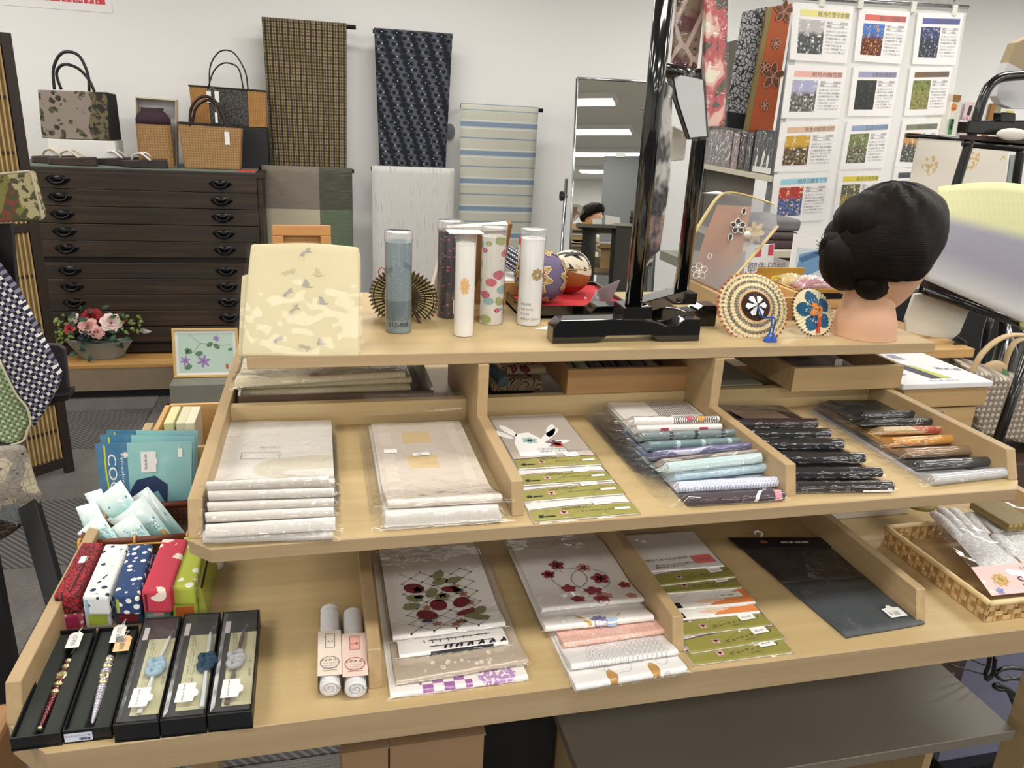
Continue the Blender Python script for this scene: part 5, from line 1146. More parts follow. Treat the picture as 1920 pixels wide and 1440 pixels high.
def gel(g):
    u, v, _ = g.co(); n = g.noise(g.vec(u * 6., v * 6.), 1., 2.); return g.mix((v * 1.1 + (n - .5) * .3).sm(.15, .8), '#a9d8d6', '#e4f1f0')
GEL = mat('gel_pouch', r=.18, fn=gel, coat=.5, bump=None)
# quads: lower left, lower right, upper right, upper left as the pouch itself stands
PK = [(((187, 985), (215, 975), (190, 916), (158, 926)), .085, 'pale gel pouch at the back left of the basket'), (((165, 1010), (205, 990), (180, 940), (142, 951)), .06, 'pale gel pouch leaning left over the basket rim'), (((214, 985), (262, 955), (226, 900), (174, 941)), .07, 'large pale gel pouch with one blue strip standing upright'), (((322, 1020), (352, 1005), (277, 912), (240, 938)), .075, 'aqua gel pouch beside the middle shelf'), (((270, 1020), (322, 1003), (268, 930), (198, 975)), .045, 'gel pouch with the whole printed label showing'), (((186, 1022), (222, 1010), (188, 960), (145, 1001)), .018, 'gel pouch in the front left of the basket'), (((240, 1022), (292, 1016), (249, 961), (199, 997)), .012, 'gel pouch in the front middle of the basket')]
BLUE = mat('strip_blue', '#3d72b4', .4); GOLDS = mat('seal_gold', '#c3a45a', .4)
for quad, dy, lab in PK:
    c = at(*quad[0], y=yb0 + dy); t = thing('gel_pouch', lab, 'pouch', (c.x, yb0 + dy, ZB + .003), 'hand gel pouches in the dark basket')
    sf = pouch(t, quad, yb0 + dy, .009, GEL, tilt=[-.01, -.01, .02, .02])
    B().flat([[(.02, .93), (.98, .93), (.98, .99), (.02, .99)]], sf).obj('seal_edge', mat('seal_white', '#f2f4f4', .3), t)
    if 'back' in lab or 'left over' in lab: continue
    B().flat([[(.3, .46), (.92, .46), (.92, .52), (.3, .52)]], sf).obj('label_strip', BLUE, t)
    b = B()
    if 'whole' in lab or 'middle of' in lab or 'front left' in lab:
        for tx, y, h in (('アルコール75%', .36, .09), ('ハンドジェル', .24, .13), ('HAND', .16, .08), ('CLEAN', .09, .08), ('GEL', .03, .07)):
            tp, w = text(tx, h); k = min(1., .6 / w); b.flat([[(.3 + p_ * k, y + q_) for p_, q_ in pl_] for pl_ in tp], sf)
        b.obj('writing', mat('ink_teal', '#2d5a6a', .5), t)
    if 'whole' in lab:
        B().flat(disc(.86, .1, .1, 16, .09), sf).obj('gold_seal', GOLDS, t); tp, w = text('1', .14); s2_ = lambda a, c_: sf(a, c_) + V((0, -.0006, .0004)); B().flat(move(tp, .82, .05), s2_).obj('writing', WHITE, t)
# ---- COOL pouches
ycp = yb1 + .012
def coolp(g):
    u, v, _ = g.co(); n = g.noise(g.vec(u * 8., v * 8.), 1., 2.)
    a = g.mix(u.lt(.32), g.mix(v.sm(.2, .7), '#57929c', '#8ec5c4'), '#2f6f9a'); return g.mix(n * .15, a, '#dff2f2')
CP_ = mat('cool_pouch', r=.15, fn=coolp, coat=.6)
CLB = mat('cool_navy', '#2f3f63', .35)
for i, (quad, dy) in enumerate(((((218, 1010), (368, 1000), (371, 807), (199, 806)), .035), (((208, 1010), (364, 1000), (366, 817), (187, 815)), .018), (((200, 1012), (358, 1003), (360, 826), (178, 832)), .0))):
    c = at(*quad[0], y=ycp + dy); t = thing('cooling_pouch', ('blue green cooling cloth pouch, rearmost of three behind the gel basket', 'blue green cooling cloth pouch, middle of three behind the gel basket', 'blue green cooling cloth pouch with a white price tag, in front of two others')[i], 'pouch', (c.x, ycp + dy, c.z), 'cooling cloth pouches')
    q_ = list(quad); a0, a1 = at(*q_[0], y=ycp + dy), at(*q_[1], y=ycp + dy)
    sf = pouch(t, quad, ycp + dy, .003, CP_, tilt=[0, 0, .012, .012])
    tp, w = text('COOL', .2); sq = lambda a, c_: sf(a, c_); B().flat([[(.115 + q * .62, .90 - p_ * .52 / w) for p_, q in pl_] for pl_ in tp], sq).obj('writing', WHITE, t)
    B().flat(line([(.09, .98), (.085, .7), (.11, .4), (.15, .2)], .018), sf).obj('stripe', mat('stripe_yellow', '#c7d235', .4), t)
    tp, w = text('refreshing', .07); B().flat([[(.25 + q * .6, .9 - p_ * .35 / w) for p_, q in pl_] for pl_ in tp], sf).flat(flower(.3, .88, .035, 8, .35), sf).obj('writing', WHITE, t)
    B().flat(line([(.86, .97), (.87, .05)], .008) + line([(.9, .97), (.905, .05)], .006), sf).obj('zip_line', mat('zip_clear', '#b5d8da', .2), t); B().flat(rect(.855, .84, .9, .93), lambda a, c_: sf(a, c_) + V((0, -.001, 0))).obj('zip_slider', WHITE, t)
    if i == 2:
        B().flat([[(.32, .05), (.72, .05), (.74, .56), (.6, .66), (.4, .62), (.32, .5)]], sf).obj('folded_cloth', CLB, t)
        B().flat([[(.46, .70), (.62, .70), (.62, .78), (.635, .79), (.635, .83), (.62, .84), (.62, .91), (.46, .91)]], lambda a, c_: sf(a, c_) + V((0, -.0012, 0))).obj('price_tag', TAGM, t); tp, w = text('¥495', .06); B().flat([[(.5 + q * .6, .89 - p_ * .16 / w) for p_, q in pl_] for pl_ in tp], lambda a, c_: sf(a, c_) + V((0, -.0018, 0))).obj('writing', GREYP, t)
# ---- wooden box with booklets at the back left
c0 = at(311, 757, z=.86); wb = thing('wooden_box', 'open pine box with small cream booklets behind the cooling pouches', 'box', (c0.x + .06, c0.y - .1, ZB))
xw, yw = c0.x, c0.y; PINE = wood('pine_box', '#c49a60', '#dcb780', 'x', .6, .5)
xw = -.228; yw = .43
zt_b = at(311, 757, y=yw).z; xw = at(311, 757, y=yw).x
for lo, hi in (((xw, yw - .16, ZB + .001), (xw + .009, yw, zt_b)), ((xw, yw - .009, ZB + .001), (xw + .24, yw, zt_b)), ((xw + .231, yw - .16, ZB + .001), (xw + .24, yw, zt_b)), ((xw, yw - .16, ZB + .001), (xw + .24, yw - .151, zt_b - .03)), ((xw, yw - .16, ZB + .001), (xw + .24, yw, ZB + .006))): B().box(lo, hi).obj('board', PINE, wb, bev=.0006, seg=1)
for i, (u, cc) in enumerate(((323, '#d6d2a0'), (345, '#d3cfae'), (362, '#e0d8c0'))):
    p = at(u, 779, y=yw - .1); k = (p - CAM).length / F
    B().box((p.x - 8 * k, yw - .14, ZB + .007), (p.x + 7 * k, yw - .05, p.z)).obj('booklet', mat('booklet_%d' % i, cc, .7, var=.05), bev=.001, label=('pale green booklet in the pine box', 'grey green booklet in the pine box', 'cream booklet in the pine box')[i], cat='booklet', group='booklets in the pine box')
p = at(348, 776, y=yw - .04); B().hexa([p + V((-.015, 0, 0)), p + V((.018, 0, -.006)), p + V((.018, .001, -.006)), p + V((-.015, .001, 0)), p + V((-.014, 0, .010)), p + V((.019, 0, .004)), p + V((.019, .001, .004)), p + V((-.014, .001, .010))]).obj('kraft_tag', mat('kraft', '#b08a55', .8), label='kraft paper tag sticking up from the pine box', cat='tag')
# ================================================================ goods on the top shelf
def onshelf(u, v): return at(u, v, z=ZT)
# ---- cloth with cats, leaning on its stand
def catpack(tl, tr, br, bl, yt, lab, cats, th=.012):
    q = [at(*bl, y=-.002 if cats else .012), at(*br, y=-.002 if cats else .012), at(*tr, y=yt), at(*tl, y=yt)]
    t = thing('cloth_package', lab, 'package', ((q[0] + q[1]) / 2), 'cream cloths leaning on the top shelf')
    nr = (q[1] - q[0]).cross(q[3] - q[0]).normalized(); nr = nr if nr.dot(CAM - q[0]) > 0 else -nr
    def S_(u, v, o=0.):
        p = (q[0] * (1 - u) + q[1] * u) * (1 - v) + (q[3] * (1 - u) + q[2] * u) * v
        return p + nr * (o + .003 * math.sin(v * PI) + .001 * math.sin(u * 6 + v * 4)) + V((0, 0, .004 * math.sin(u * PI) * v))
    b = B(); n = 10
    b.grid(lambda u, v: S_(u, v) if v < .999 else S_(u, v), 10, 12, th=th); b.obj('folded_cloth', cloth('cream_satin', '#c5b891', '#cdc19d', r=.6, sheen=0), t, bev=.004, smooth=True)
    B().grid(lambda u, v: S_(-.03 + u * 1.055, v, .0012 + .0012 * math.sin(u * 13 + v * 9) * (1 - abs(2 * v - 1))), 14, 14).obj('plastic_sleeve', plastic('cat_film', haze=.01, gloss=.14, r=.03, wr=16, bs=.9), t, smooth=True)
    return t, S_
t, _ = catpack((452, 515), (676, 470), (676, 668), (446, 668), .14, 'cream cloth in clear sleeve behind the cat print cloth', False, .008)
t, S_ = catpack((470, 456), (674, 462), (674, 668), (451, 667), .12, 'cream satin cloth printed with grey cats in clear sleeve', True)
CAT = [(-.3, -.5), (-.1, -.55), (.35, -.5), (.75, -.45), (.95, -.3), (.7, -.3), (.45, -.3), (.4, 0), (.2, .25), (.1, .35), (.15, .6), (-.02, .45), (-.15, .5), (-.22, .7), (-.35, .4), (-.3, .15), (-.4, -.1), (-.55, -.35), (-.45, -.4)]
CATL = [(-.8, 0), (-.4, .25), (.2, .3), (.45, .55), (.55, .35), (.75, .5), (.85, .2), (.6, .0), (.7, -.3), (.55, -.3), (.35, -.05), (-.2, -.1), (-.35, -.4), (-.5, -.35), (-.6, -.05), (-.95, -.25)]
asp = (S_(1, 0) - S_(0, 0)).length / (S_(0, 1) - S_(0, 0)).length
for u, v, s, r, k, m in ((.5, .90, .06, .5, 1, 0), (.36, .72, .06, .1, 1, 2), (.62, .72, .06, 0, 0, 2), (.52, .62, .06, -.2, 0, 0), (.36, .53, .055, .6, 1, 0), (.66, .47, .06, 0, 0, 0), (.42, .38, .065, .7, 1, 1), (.3, .13, .05, .4, 1, 0), (.52, .07, .055, -.5, 1, 1), (.66, .12, .05, 0, 0, 0)):
    s *= 1.2; poly = CATL if k else CAT; P = [[(u + (a * math.cos(r) - b_ * math.sin(r)) * s, v + (a * math.sin(r) + b_ * math.cos(r)) * s * asp) for a, b_ in poly]]
    B().flat(P, lambda a, b_: S_(a, b_, .0007)).obj('cat_print', mat(('cat_grey', 'cat_tan', 'cat_cream')[m], ('#9a978f', '#a59a80', '#b9ac88')[m], .7), t)
# ---- wooden frames seen from behind
OAK = wood('frame_oak', '#b9824a', '#d09c62', 'x', .6, .45); PANEL = mat('frame_back', '#b58a5a', .8, var=.08); MDF = mat('frame_mdf', '#8d6234', .75, var=.06)
o = at(512, 470, y=.24); xr_ = at(620, 460, y=.24).x; zt_f = at(570, 421, y=.24).z
ff, _ = pframe('framed_picture', 'brown wooden picture frame standing behind the cat print cloth', V((o.x, .22, ZT)), (1, .06, 0), (0, .12, 1), xr_ - o.x, (zt_f - ZT) * 1.0, .018, .018, OAK, [PANEL], matw=.0)
B().box((o.x + .055, .215, zt_f - .04), (o.x + .061, .224, zt_f - .031)).obj('clip', IRON, ff)
q = [onshelf(797, 574), onshelf(928, 566), at(957, 414, y=.27), at(836, 422, y=.26)]
wf = thing('framed_picture', 'white edged picture frame with brown back standing among the tubes', 'picture frame', (q[0] + q[1]) / 2)
nr = (q[1] - q[0]).cross(q[3] - q[0]).normalized(); nr = nr if nr.dot(CAM - q[0]) > 0 else -nr
F4 = lambda u, v, o_: (q[0] * (1 - u) + q[1] * u) * (1 - v) + (q[3] * (1 - u) + q[2] * u) * v + nr * o_
def fbar(a0, a1, b0, b1, o0, o1, nm, m): B().hexa([F4(a0, b0, o0), F4(a1, b0, o0), F4(a1, b1, o0), F4(a0, b1, o0), F4(a0, b0, o1), F4(a1, b0, o1), F4(a1, b1, o1), F4(a0, b1, o1)]).obj(nm, m, wf, bev=.0008, seg=1)
WFR = mat('frame_white', '#ece9e2', .5)
fbar(0, .07, 0, 1, 0, .012, 'frame_bar', WFR); fbar(.93, 1, 0, 1, 0, .012, 'frame_bar', MDF); fbar(.07, .93, .93, 1, 0, .012, 'frame_bar', WFR); fbar(.07, .93, 0, .05, 0, .012, 'frame_bar', MDF); fbar(.07, .93, .05, .93, .0, .006, 'back_panel', MDF)
B().hexa([F4(.6, .05, .006), F4(.85, .05, .006), F4(.85, .05, .008), F4(.6, .05, .008), F4(.62, .55, .03), F4(.75, .62, .03), F4(.75, .62, .032), F4(.62, .55, .032)]).obj('easel_leg', PANEL, wf)
for a in (.42, .6): B().tube([F4(a, .90, .007), F4(a + .03, .91, .012), F4(a + .06, .90, .007)], .0012, 5).obj('hook', SILV, wf)
# ---- tubes of rolled cloth
def vflowers(cols, bg, s, th):
    def fn(g):
        u, v, _ = g.co(); x, y = u * s[0], v * s[1]; d = g.voro(g.vec(x, y), 1., rnd=.65); r = g.voro(g.vec(x, y), 1., out=1, rnd=.65)
        sp = g.n.new('ShaderNodeSeparateColor'); g.l.new(r.k, sp.inputs[0]); k = S(g, sp.outputs[0]); k2 = S(g, sp.outputs[1])
        c = g.mix(k.gt(.33), cols[0], cols[1]); c = g.mix(k.gt(.62), c, cols[2]); c = g.mix(k.gt(.82), c, cols[3])
        c = g.mix((d * 16.).tri().lt(.12) * .55, c, bg); return g.mix(d.lt(th), bg, c)
    return fn
def blueT(g):
    u, v, _ = g.co(); z = (v - .25).abs().lt(.11); n = g.voro(g.vec(u * 70., v * 110.), 1.); sw = ((v - .72 + (u * 14.).sin() * .04).abs().lt(.03)) * (u * 3.).fr().gt(.4)
    return g.mix(z.mx(sw) * .8, g.mix(n.lt(.35) * .6, '#75878f', '#a5b3b8'), '#566872')
def whiteT(g):
    u, v, _ = g.co(); n = g.noise(g.vec(u * 60., v * 30.), 1., 2.); uu = (u - .72).abs(); d = (uu / .085).pw(2) + ((v - .55) / .10).pw(2); return g.mix(((d + (n - .5) * 3.).lt(.8)) * (n + .3).mn(1.), '#eceae6', '#dda030')
def plainT(g): u, v, _ = g.co(); n = g.noise(g.vec(u * 20., v * 4.), 1., 2.); return g.mix(n, '#e7e6e6', '#f3f2f2')
CAPF = plastic('cap_film', haze=.12, wr=8, bs=.1, r=.06); TUBF = plastic('tube_film', haze=.02, wr=9, bs=.12, r=.05, gloss=1.4)
def tube_(u, v, w, vt, m, lab, cap=1, vb=None):
    c = onshelf(u, v - 5); k = (c - CAM).length / F; r = w / 2 * k; c.y += r * .4; h = at(u, vt, y=c.y).z - ZT
    t = thing('cloth_tube', lab, 'tube', c, 'clear tubes of rolled cloth on the top shelf')
    b = B(); b.lathe([(r * .94, .001), (r * .95, .003), (r * .95, h * .90), (r * .7, h * .91)], c, 40); b.obj('rolled_cloth', m, t, auto=.7)
    b = B().lathe([(r, 0), (r, h * .92)], c, 40); b.f = b.f[:40]; b.mi = b.mi[:40]; b.uv = b.uv[:40]; b.obj('clear_tube', TUBF, t, smooth=True)
    if cap:
        b = B().lathe([(r * 1.04, h * .90), (r * 1.05, h * .995), (r * 1.0, h)], c, 40); b.obj('cap', CAPF, t, auto=.7)
        B().lathe([(r * .8, h * .993), (r * .8, h * .997)], c, 24).obj('cap_label', TAGM, t)
    return t, c, r, h
def onc(c, r, a0, off=.0006): return lambda a, z: c + V(((r + off) * math.cos(a0 + a / r), (r + off) * math.sin(a0 + a / r), z))
t, c, r, h = tube_(748, 628, 49, 433, mat('tube_blue', r=.6, fn=blueT), 'clear tube of blue grey cloth marked with a number')
view = math.atan2(CAM.y - c.y, CAM.x - c.x)
tp, w = text('012-808', .011); B().flat(move(tp, -w / 2, h * .075), onc(c, r, view + .0)).obj('writing', BLACKP, t)
t, c, r, h = tube_(843, 600, 46, 413, mat('tube_plum', r=.55, fn=vflowers(('#b04a68', '#9a3a58', '#6d6a80', '#3f4a6a'), '#221a26', (13, 26), .3)), 'clear tube of black cloth with pink blossoms')
B().flat(rect(.0, .01, .016, .036), onc(c, r, view + .25, .001)).obj('label', TAGM, t)
t, c, r, h = tube_(870, 635, 38, 436, mat('tube_white_gold', r=.6, fn=whiteT), 'clear tube of white cloth with a gold flower and a square hang card')
B().box((c.x - .031, c.y - .02, c.z + h + .0005), (c.x + .026, c.y + .022, c.z + h + .0015)).obj('hang_card', TAGM, t)
t, c, r, h = tube_(922, 612, 46, 424, mat('tube_chrys', r=.5, fn=vflowers(('#b22a5c', '#8f9a48', '#7fa8b0', '#c2405a'), '#d5d2cc', (5.2, 9), .47)), 'clear tube of white cloth with pink green and blue chrysanthemums')
t, c, r, h = tube_(993, 614, 46, 428, mat('tube_plain_white', r=.5, fn=plainT), 'clear tube of plain white cloth with a small gold crest')
s_ = onc(c, r, view + .35); B().flat(flower(0, h * .55, .011, 8, .5, 0, .004) + ring(0, h * .55, .004, .0012, 10), s_).obj('crest_print', mat('crest_gold', '#a8894f', .5), t); B().flat(petal(.012, h * .52, .4, .014, .003) + petal(.012, h * .52, .9, .012, .003), s_).obj('crest_print', mat('crest_rose', '#b5405a', .5), t)
b = B(); s_ = onc(c, r, view - .1)
for i, (tx, hh) in enumerate((('絹帯揚げ 正絹100%', .0045), ('A-3-33', .006), ('正絹 日本製', .0045), ('052-005', .006))): tp, w = text(tx, hh); b.flat(move(tp, -.018, .012 + i * .009), s_)
b.obj('writing', GREYP, t)
o = at(983, 470, y=.33); B().box((o.x - .012, .33, o.z - .03), (o.x + .02, .331, o.z + .028)).box((o.x - .012, .3295, o.z + .012), (o.x + .008, .33, o.z + .028), 1).obj('hang_card', [mat('card_beige', '#d8cdb8', .7), mat('card_red', '#d0302c', .6)], label='small beige card with a red top behind the crested white tube', cat='card')
# ---- roll of navy spotted cloth on a pine stand
p0, p1 = at(940, 472, y=.44), at(985, 503, y=.36); p0.z += 0
RN = mat('navy_spot', r=.85, fn=lambda g: (lambda u, v: g.mix(((u * 14.).tri() * 2).gt(.55) * ((v * 13. + (u * 14.).fl() * .5).tri() * 2).gt(.45), '#151a2e', '#d9dbe2'))(*g.co()[:2]))
dv = (p1 - p0); M = frame(V((0, 0, 1)).cross(dv), V((0, 0, 1)), (0, 0, 0)).to_3x3(); rr = .021
b = B(); 
def rl(u, v): a = u * 2 * PI; x = dv.normalized().cross(V((0, 0, 1))).normalized(); y = x.cross(dv.normalized()); return p0 + dv * v + x * math.cos(a) * rr + y * math.sin(a) * rr
b.grid(rl, 20, 6); b.add([rl(k / 16, 1) for k in range(16)], [tuple(range(16))]); b.obj('cloth_roll', RN, label='roll of navy cloth with white spots on a pine block', cat='cloth roll', smooth=False, auto=.8)
q0 = at(975, 515, y=.40); B().box((p0.x - .06, .335, ZT), (q0.x + .012, .438, min(p0.z, p1.z) - rr - .004)).box((p0.x - .055, .34, min(p0.z, p1.z) - rr - .004), (q0.x + .01, .434, min(p0.z, p1.z) - rr - .0005), 1).obj('pine_block', [PINE, WBOX], label='pine block with white top under the navy spotted roll', cat='block')
# ---- small parasols
def parasol(name, lab, u, v, y, R, ax, h, n, m, rimm, stick, tilt0=0., parts=None, hub=None, inside=False, stickdir=None):
    c = at(u, v, y=y); k = (c - CAM).length / F; R = R * k; ax = V(ax).normalized(); xx = V((1, 0, 0)); xx = (xx - ax * xx.dot(ax)).normalized(); yy = ax.cross(xx)
    t = thing(name, lab, 'paper parasol', c, 'small paper parasols on the top shelf')
    def P(a, f, o=0.): return c + (xx * math.cos(a) + yy * math.sin(a)) * R * f + ax * (h * R * (1 - f) + o)
    def fn(u_, v_):
        i = round(u_ * 2 * n); return P(2 * PI * i / (2 * n), .1 + .9 * v_, (.045 if i % 2 else -.045) * R * v_ ** 1.2)
    B().grid(fn, 2 * n, 8, th=.0004).obj('canopy', m, t)
    rb = B()
    for i in range(n): a = 2 * PI * (i + .5) / n; rb.tube([P(a, .12, -.004), P(a, 1.05, -.003 if not inside else .003)], .0009, 4)
    rb.obj('ribs', stick, t, kind='stuff')
    tp_ = B()
    for i in range(n): a = 2 * PI * (i + .5) / n; tp_.tube([P(a, .98, .0), P(a, 1.07, -.001)], .0016, 4)
    tp_.obj('rib_tips', rimm, t, kind='stuff')
    B().tube([P(0, 0, R * (.12)), c - ax * R * 1.2 if stickdir is None else c + V(stickdir) * R], .0025, 6).obj('stick', stick, t)
    return t, P, c, R
def para1(g):
    u, v, _ = g.co(); n = g.noise(g.vec(u * 300., v * 14.), 1., 2.); d = v.lt(.36); b1 = ((v - .5).abs().lt(.06)).mx((v - .72).abs().lt(.05)) * n.gt(.42); b2 = (v - .9).abs().lt(.04) * n.gt(.5)
    return g.mix(d, g.mix((b1.mx(b2)) * .85, g.mix((v - .36).abs().lt(.06) * .6, '#e6d6ae', '#c98a5a'), '#3f4248'), '#3a2418')
def para2(g):
    u, v, _ = g.co(); a = u * 5 + .1; pt = (a.fr() - .5).abs(); rad = ((pt * 2) * -1 + 1.).pw(.25) * .9; inp = (v - rad).lt(0.) * v.gt(.12); n = g.noise(g.vec(u * 60., v * 3.), 1., 1.)
    sp = ((v - .3).abs().lt(.15)) * n.gt(.6); return g.mix(inp * (pt.lt(.46)), '#e4dab8', g.mix(sp, '#245d80', '#dfe5e2'))
def para3(g):
    u, v, _ = g.co(); n = g.noise(g.vec(u * 160., v * 10.), 1., 2.); r = ((v - .62).abs().lt(.02)).mx((v - .92).abs().lt(.02)); b1 = (v - .76).abs().lt(.1) * (u * 48.).tri().lt(.18)
    return g.mix(r.mx(b1), '#b9ae7c', '#33251c')
STK = mat('stick_dark', '#3a2a1e', .6); TIPR = mat('tip_red', '#b03a34', .6); TIPB = mat('tip_brown', '#54382c', .6)
t, P, c, R = parasol('paper_parasol', 'round cream paper parasol with grey rings and a blue tassel', 1412, 577, .085, 63, (-.12, -1, .55), .28, 44, mat('parasol_rings', r=.75, fn=para1), TIPR, STK)
top = P(0, 0, R * .02)
b = B()
for i in range(6): a = 2 * PI * i / 6; b.add([top + (P(a + d_, .3) - P(0, 0)) * f + (CAM - top).normalized() * (.004 + .003 * (i % 2)) for d_, f in ((-.4, .0), (-.35, .9), (0, 1.05), (.35, .9))], [(0, 1, 2, 3)])
b.obj('paper_knot', mat('paper_white', '#e4e6ea', .6), t)
NB = mat('tassel_blue', '#1f4fa8', .7); e = (CAM - top).normalized() * .012; end = onshelf(1443, 640); end.z += .012
for dx in (-.003, .003): B().tube(smooth_path([top + e, top + e + V((.008, -.01, -.02)), V((end.x + dx, end.y, end.z + .03)), end + V((dx, 0, 0))], 6), .0015, 5).obj('cord', NB, t)
for dx in (-.006, .005): B().lathe([(.0075, -.011), (.006, -.006), (.002, .0), (.001, .003)], end + V((dx, -.002, 0)), 10).obj('tassel', NB, t)
t, P, c, R = parasol('paper_parasol', 'small cream paper parasol with a blue flower and orange paper knot', 1524, 585, .08, 42, (.16, -1, .55), .28, 40, mat('parasol_flower', r=.75, fn=para2), TIPB, STK)
top = P(0, 0, R * .05) + (CAM - c).normalized() * .006; ORA = mat('paper_orange', '#d9792f', .6)
for i in range(4): a = 2 * PI * i / 4 + .4; v1 = (P(a - .5, .3) - P(0, 0)); v2 = (P(a + .5, .3) - P(0, 0)); b = B().add([top, top + v1, top + (v1 + v2) * .7, top + v2], [(0, 1, 2, 3)]); b.obj('paper_fold', ORA, t)
B().lathe([(.0045, -.03), (.003, -.02), (.0035, -.012), (.001, 0)], top + V((.004, -.004, -.012)), 8).obj('tassel', mat('tassel_red', '#c8432a', .7), t)
t, P, c, R = parasol('paper_parasol', 'dark edged olive paper parasol seen from inside, beside the blue tube', 757, 560, .215, 60, (.25, .95, .35), .16, 46, mat('parasol_olive', r=.75, fn=para3), TIPB, STK, inside=True, stickdir=(.55, -.7, -.85))
B().tube([at(716, 510, y=.215) + V((.006 * math.cos(a), 0, .008 * math.sin(a))) for a in [2 * PI * k / 10 for k in range(10)]], .001, 5, closed=True).obj('cord_loop', TIPR, t)
# ---- lacquer tray and temari balls
LAC = mat('lacquer_black', '#08080a', .12, coat=.8); RED = mat('felt_red', '#c01f26', .85, bump=300)
tx0, tx1, ty0, ty1 = .474, .70, .208, .437
tr = thing('lacquer_tray', 'black lacquer tray lined with red cloth', 'tray', ((tx0 + tx1) / 2, (ty0 + ty1) / 2, ZT))
B().box((tx0, ty0, ZT + .0005), (tx1, ty1, ZT + .006)).obj('base', LAC, tr)
for lo, hi in (((tx0, ty0, ZT + .0005), (tx1, ty0 + .006, ZT + .024)), ((tx0, ty1 - .006, ZT + .0005), (tx1, ty1, ZT + .024)), ((tx0, ty0, ZT + .0005), (tx0 + .006, ty1, ZT + .024)), ((tx1 - .006, ty0, ZT + .0005), (tx1, ty1, ZT + .024))): B().box(lo, hi).obj('side', LAC, tr, bev=.001, seg=1)
B().box((tx0 + .007, ty0 + .007, ZT + .0062), (tx1 - .007, ty1 - .007, ZT + .017)).obj('lining', RED, tr)
zt_ = ZT + .017
def ball(u, v, rp, y, lab, kind):
    c = at(u, v, y=y); k = (c - CAM).length / F; r = rp * k; c.z = zt_ + r + .0005; t = thing('temari_ball', lab, 'ball', c - V((0, 0, r)), 'temari balls on the red tray'); return t, c, r
t, c, r = ball(1013, 533, 48, .275, 'purple temari ball stitched with gold star patterns', 0)
PUR = mat('temari_purple', '#6e5f80', .7, bump=500, bs=.4); GTH = mat('thread_gold', '#b8923c', .45); WTH = mat('thread_cream', '#e4d9c2', .6)
B().sphere(c, r, 32, 20).obj('core', PUR, t, smooth=True)
def strip(b, c, r, d0, d1, w, off):
    """a thread band on the ball between two directions"""
    n = 6; pts = []
    ax = d0.cross(d1).normalized()
    for i in range(n + 1):
        d = d0.lerp(d1, i / n).normalized(); pts.append((c + d * (r + off) + ax * w / 2, c + d * (r + off) - ax * w / 2))
    for i in range(n): b.add([pts[i][0], pts[i][1], pts[i + 1][1], pts[i + 1][0]], [(0, 1, 2, 3)])
view3 = (CAM - c).normalized(); a1 = view3.cross(V((0, 0, 1))).normalized(); a2 = a1.cross(view3)
gb_, wb_ = B(), B()
for ax in (view3 + a1 * .25 - a2 * .05, -view3, a1, -a1, a2, -a2):
    ax = ax.normalized(); e1 = ax.cross(V((.3, .2, .9))).normalized(); e2 = ax.cross(e1)
    for i in range(8):
        a = 2 * PI * i / 8; tip = (ax * math.cos(.72) + (e1 * math.cos(a) + e2 * math.sin(a)) * math.sin(.72)); m1 = (ax * math.cos(.4) + (e1 * math.cos(a + PI / 8) + e2 * math.sin(a + PI / 8)) * math.sin(.4))
        strip(gb_, c, r, ax, tip, r * .075, .0022); strip(wb_, c, r, m1, tip, r * .12, .0014)
        tip2 = (ax * math.cos(.72) + (e1 * math.cos(a + PI / 4) + e2 * math.sin(a + PI / 4)) * math.sin(.72)); strip(wb_, c, r, m1, tip2, r * .12, .0014); strip(gb_, c, r, m1, tip2, r * .04, .0026); strip(gb_, c, r, m1, tip, r * .04, .0026)
gb_.obj('gold_thread', GTH, t, kind='stuff'); wb_.obj('cream_thread', WTH, t, kind='stuff')
def tem2(g):
    x, y, z = g.co('Object'); zz = z / .078 ; n = g.noise(g.vec(x * 40., y * 40., z * 300.), 1., 2.); k = g.noise(g.vec(x, y, z), 18, 2)
    o = g.mix(n, '#8a4a1e', '#b06a30'); o = g.mix((zz - .27 + (n - .5) * .1).lt(0.), o, '#a32a22')
    an = (x * 30. + y * 42.); wv = g.mix((an.tri() * 2).gt(.62) * zz.gt(.68), '#e2d8c6', '#171a1c'); wv = g.mix((zz - .72).abs().lt(.02), wv, '#b8923c'); return g.mix((zz + x * 3.2).gt(.64), o, wv)
t, c, r = ball(1068, 512, 40, .355, 'temari ball with rust orange base and black and white top', 1)
B().sphere(c, r, 32, 20).obj('core', mat('temari_rust', r=.6, fn=tem2), t, smooth=True)
b = B(); topd = V((-.45, -.5, .75)).normalized()
for i in range(7): a = -1.2 + i * .4; d1 = (topd * .35 + a1 * math.sin(a) * .8 + V((0, 0, -1)) * .1 + view3 * math.cos(a) * .6).normalized(); strip(b, c, r, topd, d1, r * .18, .001)
b.obj('cream_thread', WTH, t, kind='stuff')
b = B()
for i in range(6): a = .3 + i * .3; d1 = (topd * .6 + a1 * math.sin(a) * -.9 + V((0, 0, 1)) * .55).normalized(); strip(b, c, r, topd, d1, r * .1, .0014)
b.obj('black_thread', BLACKP, t, kind='stuff')
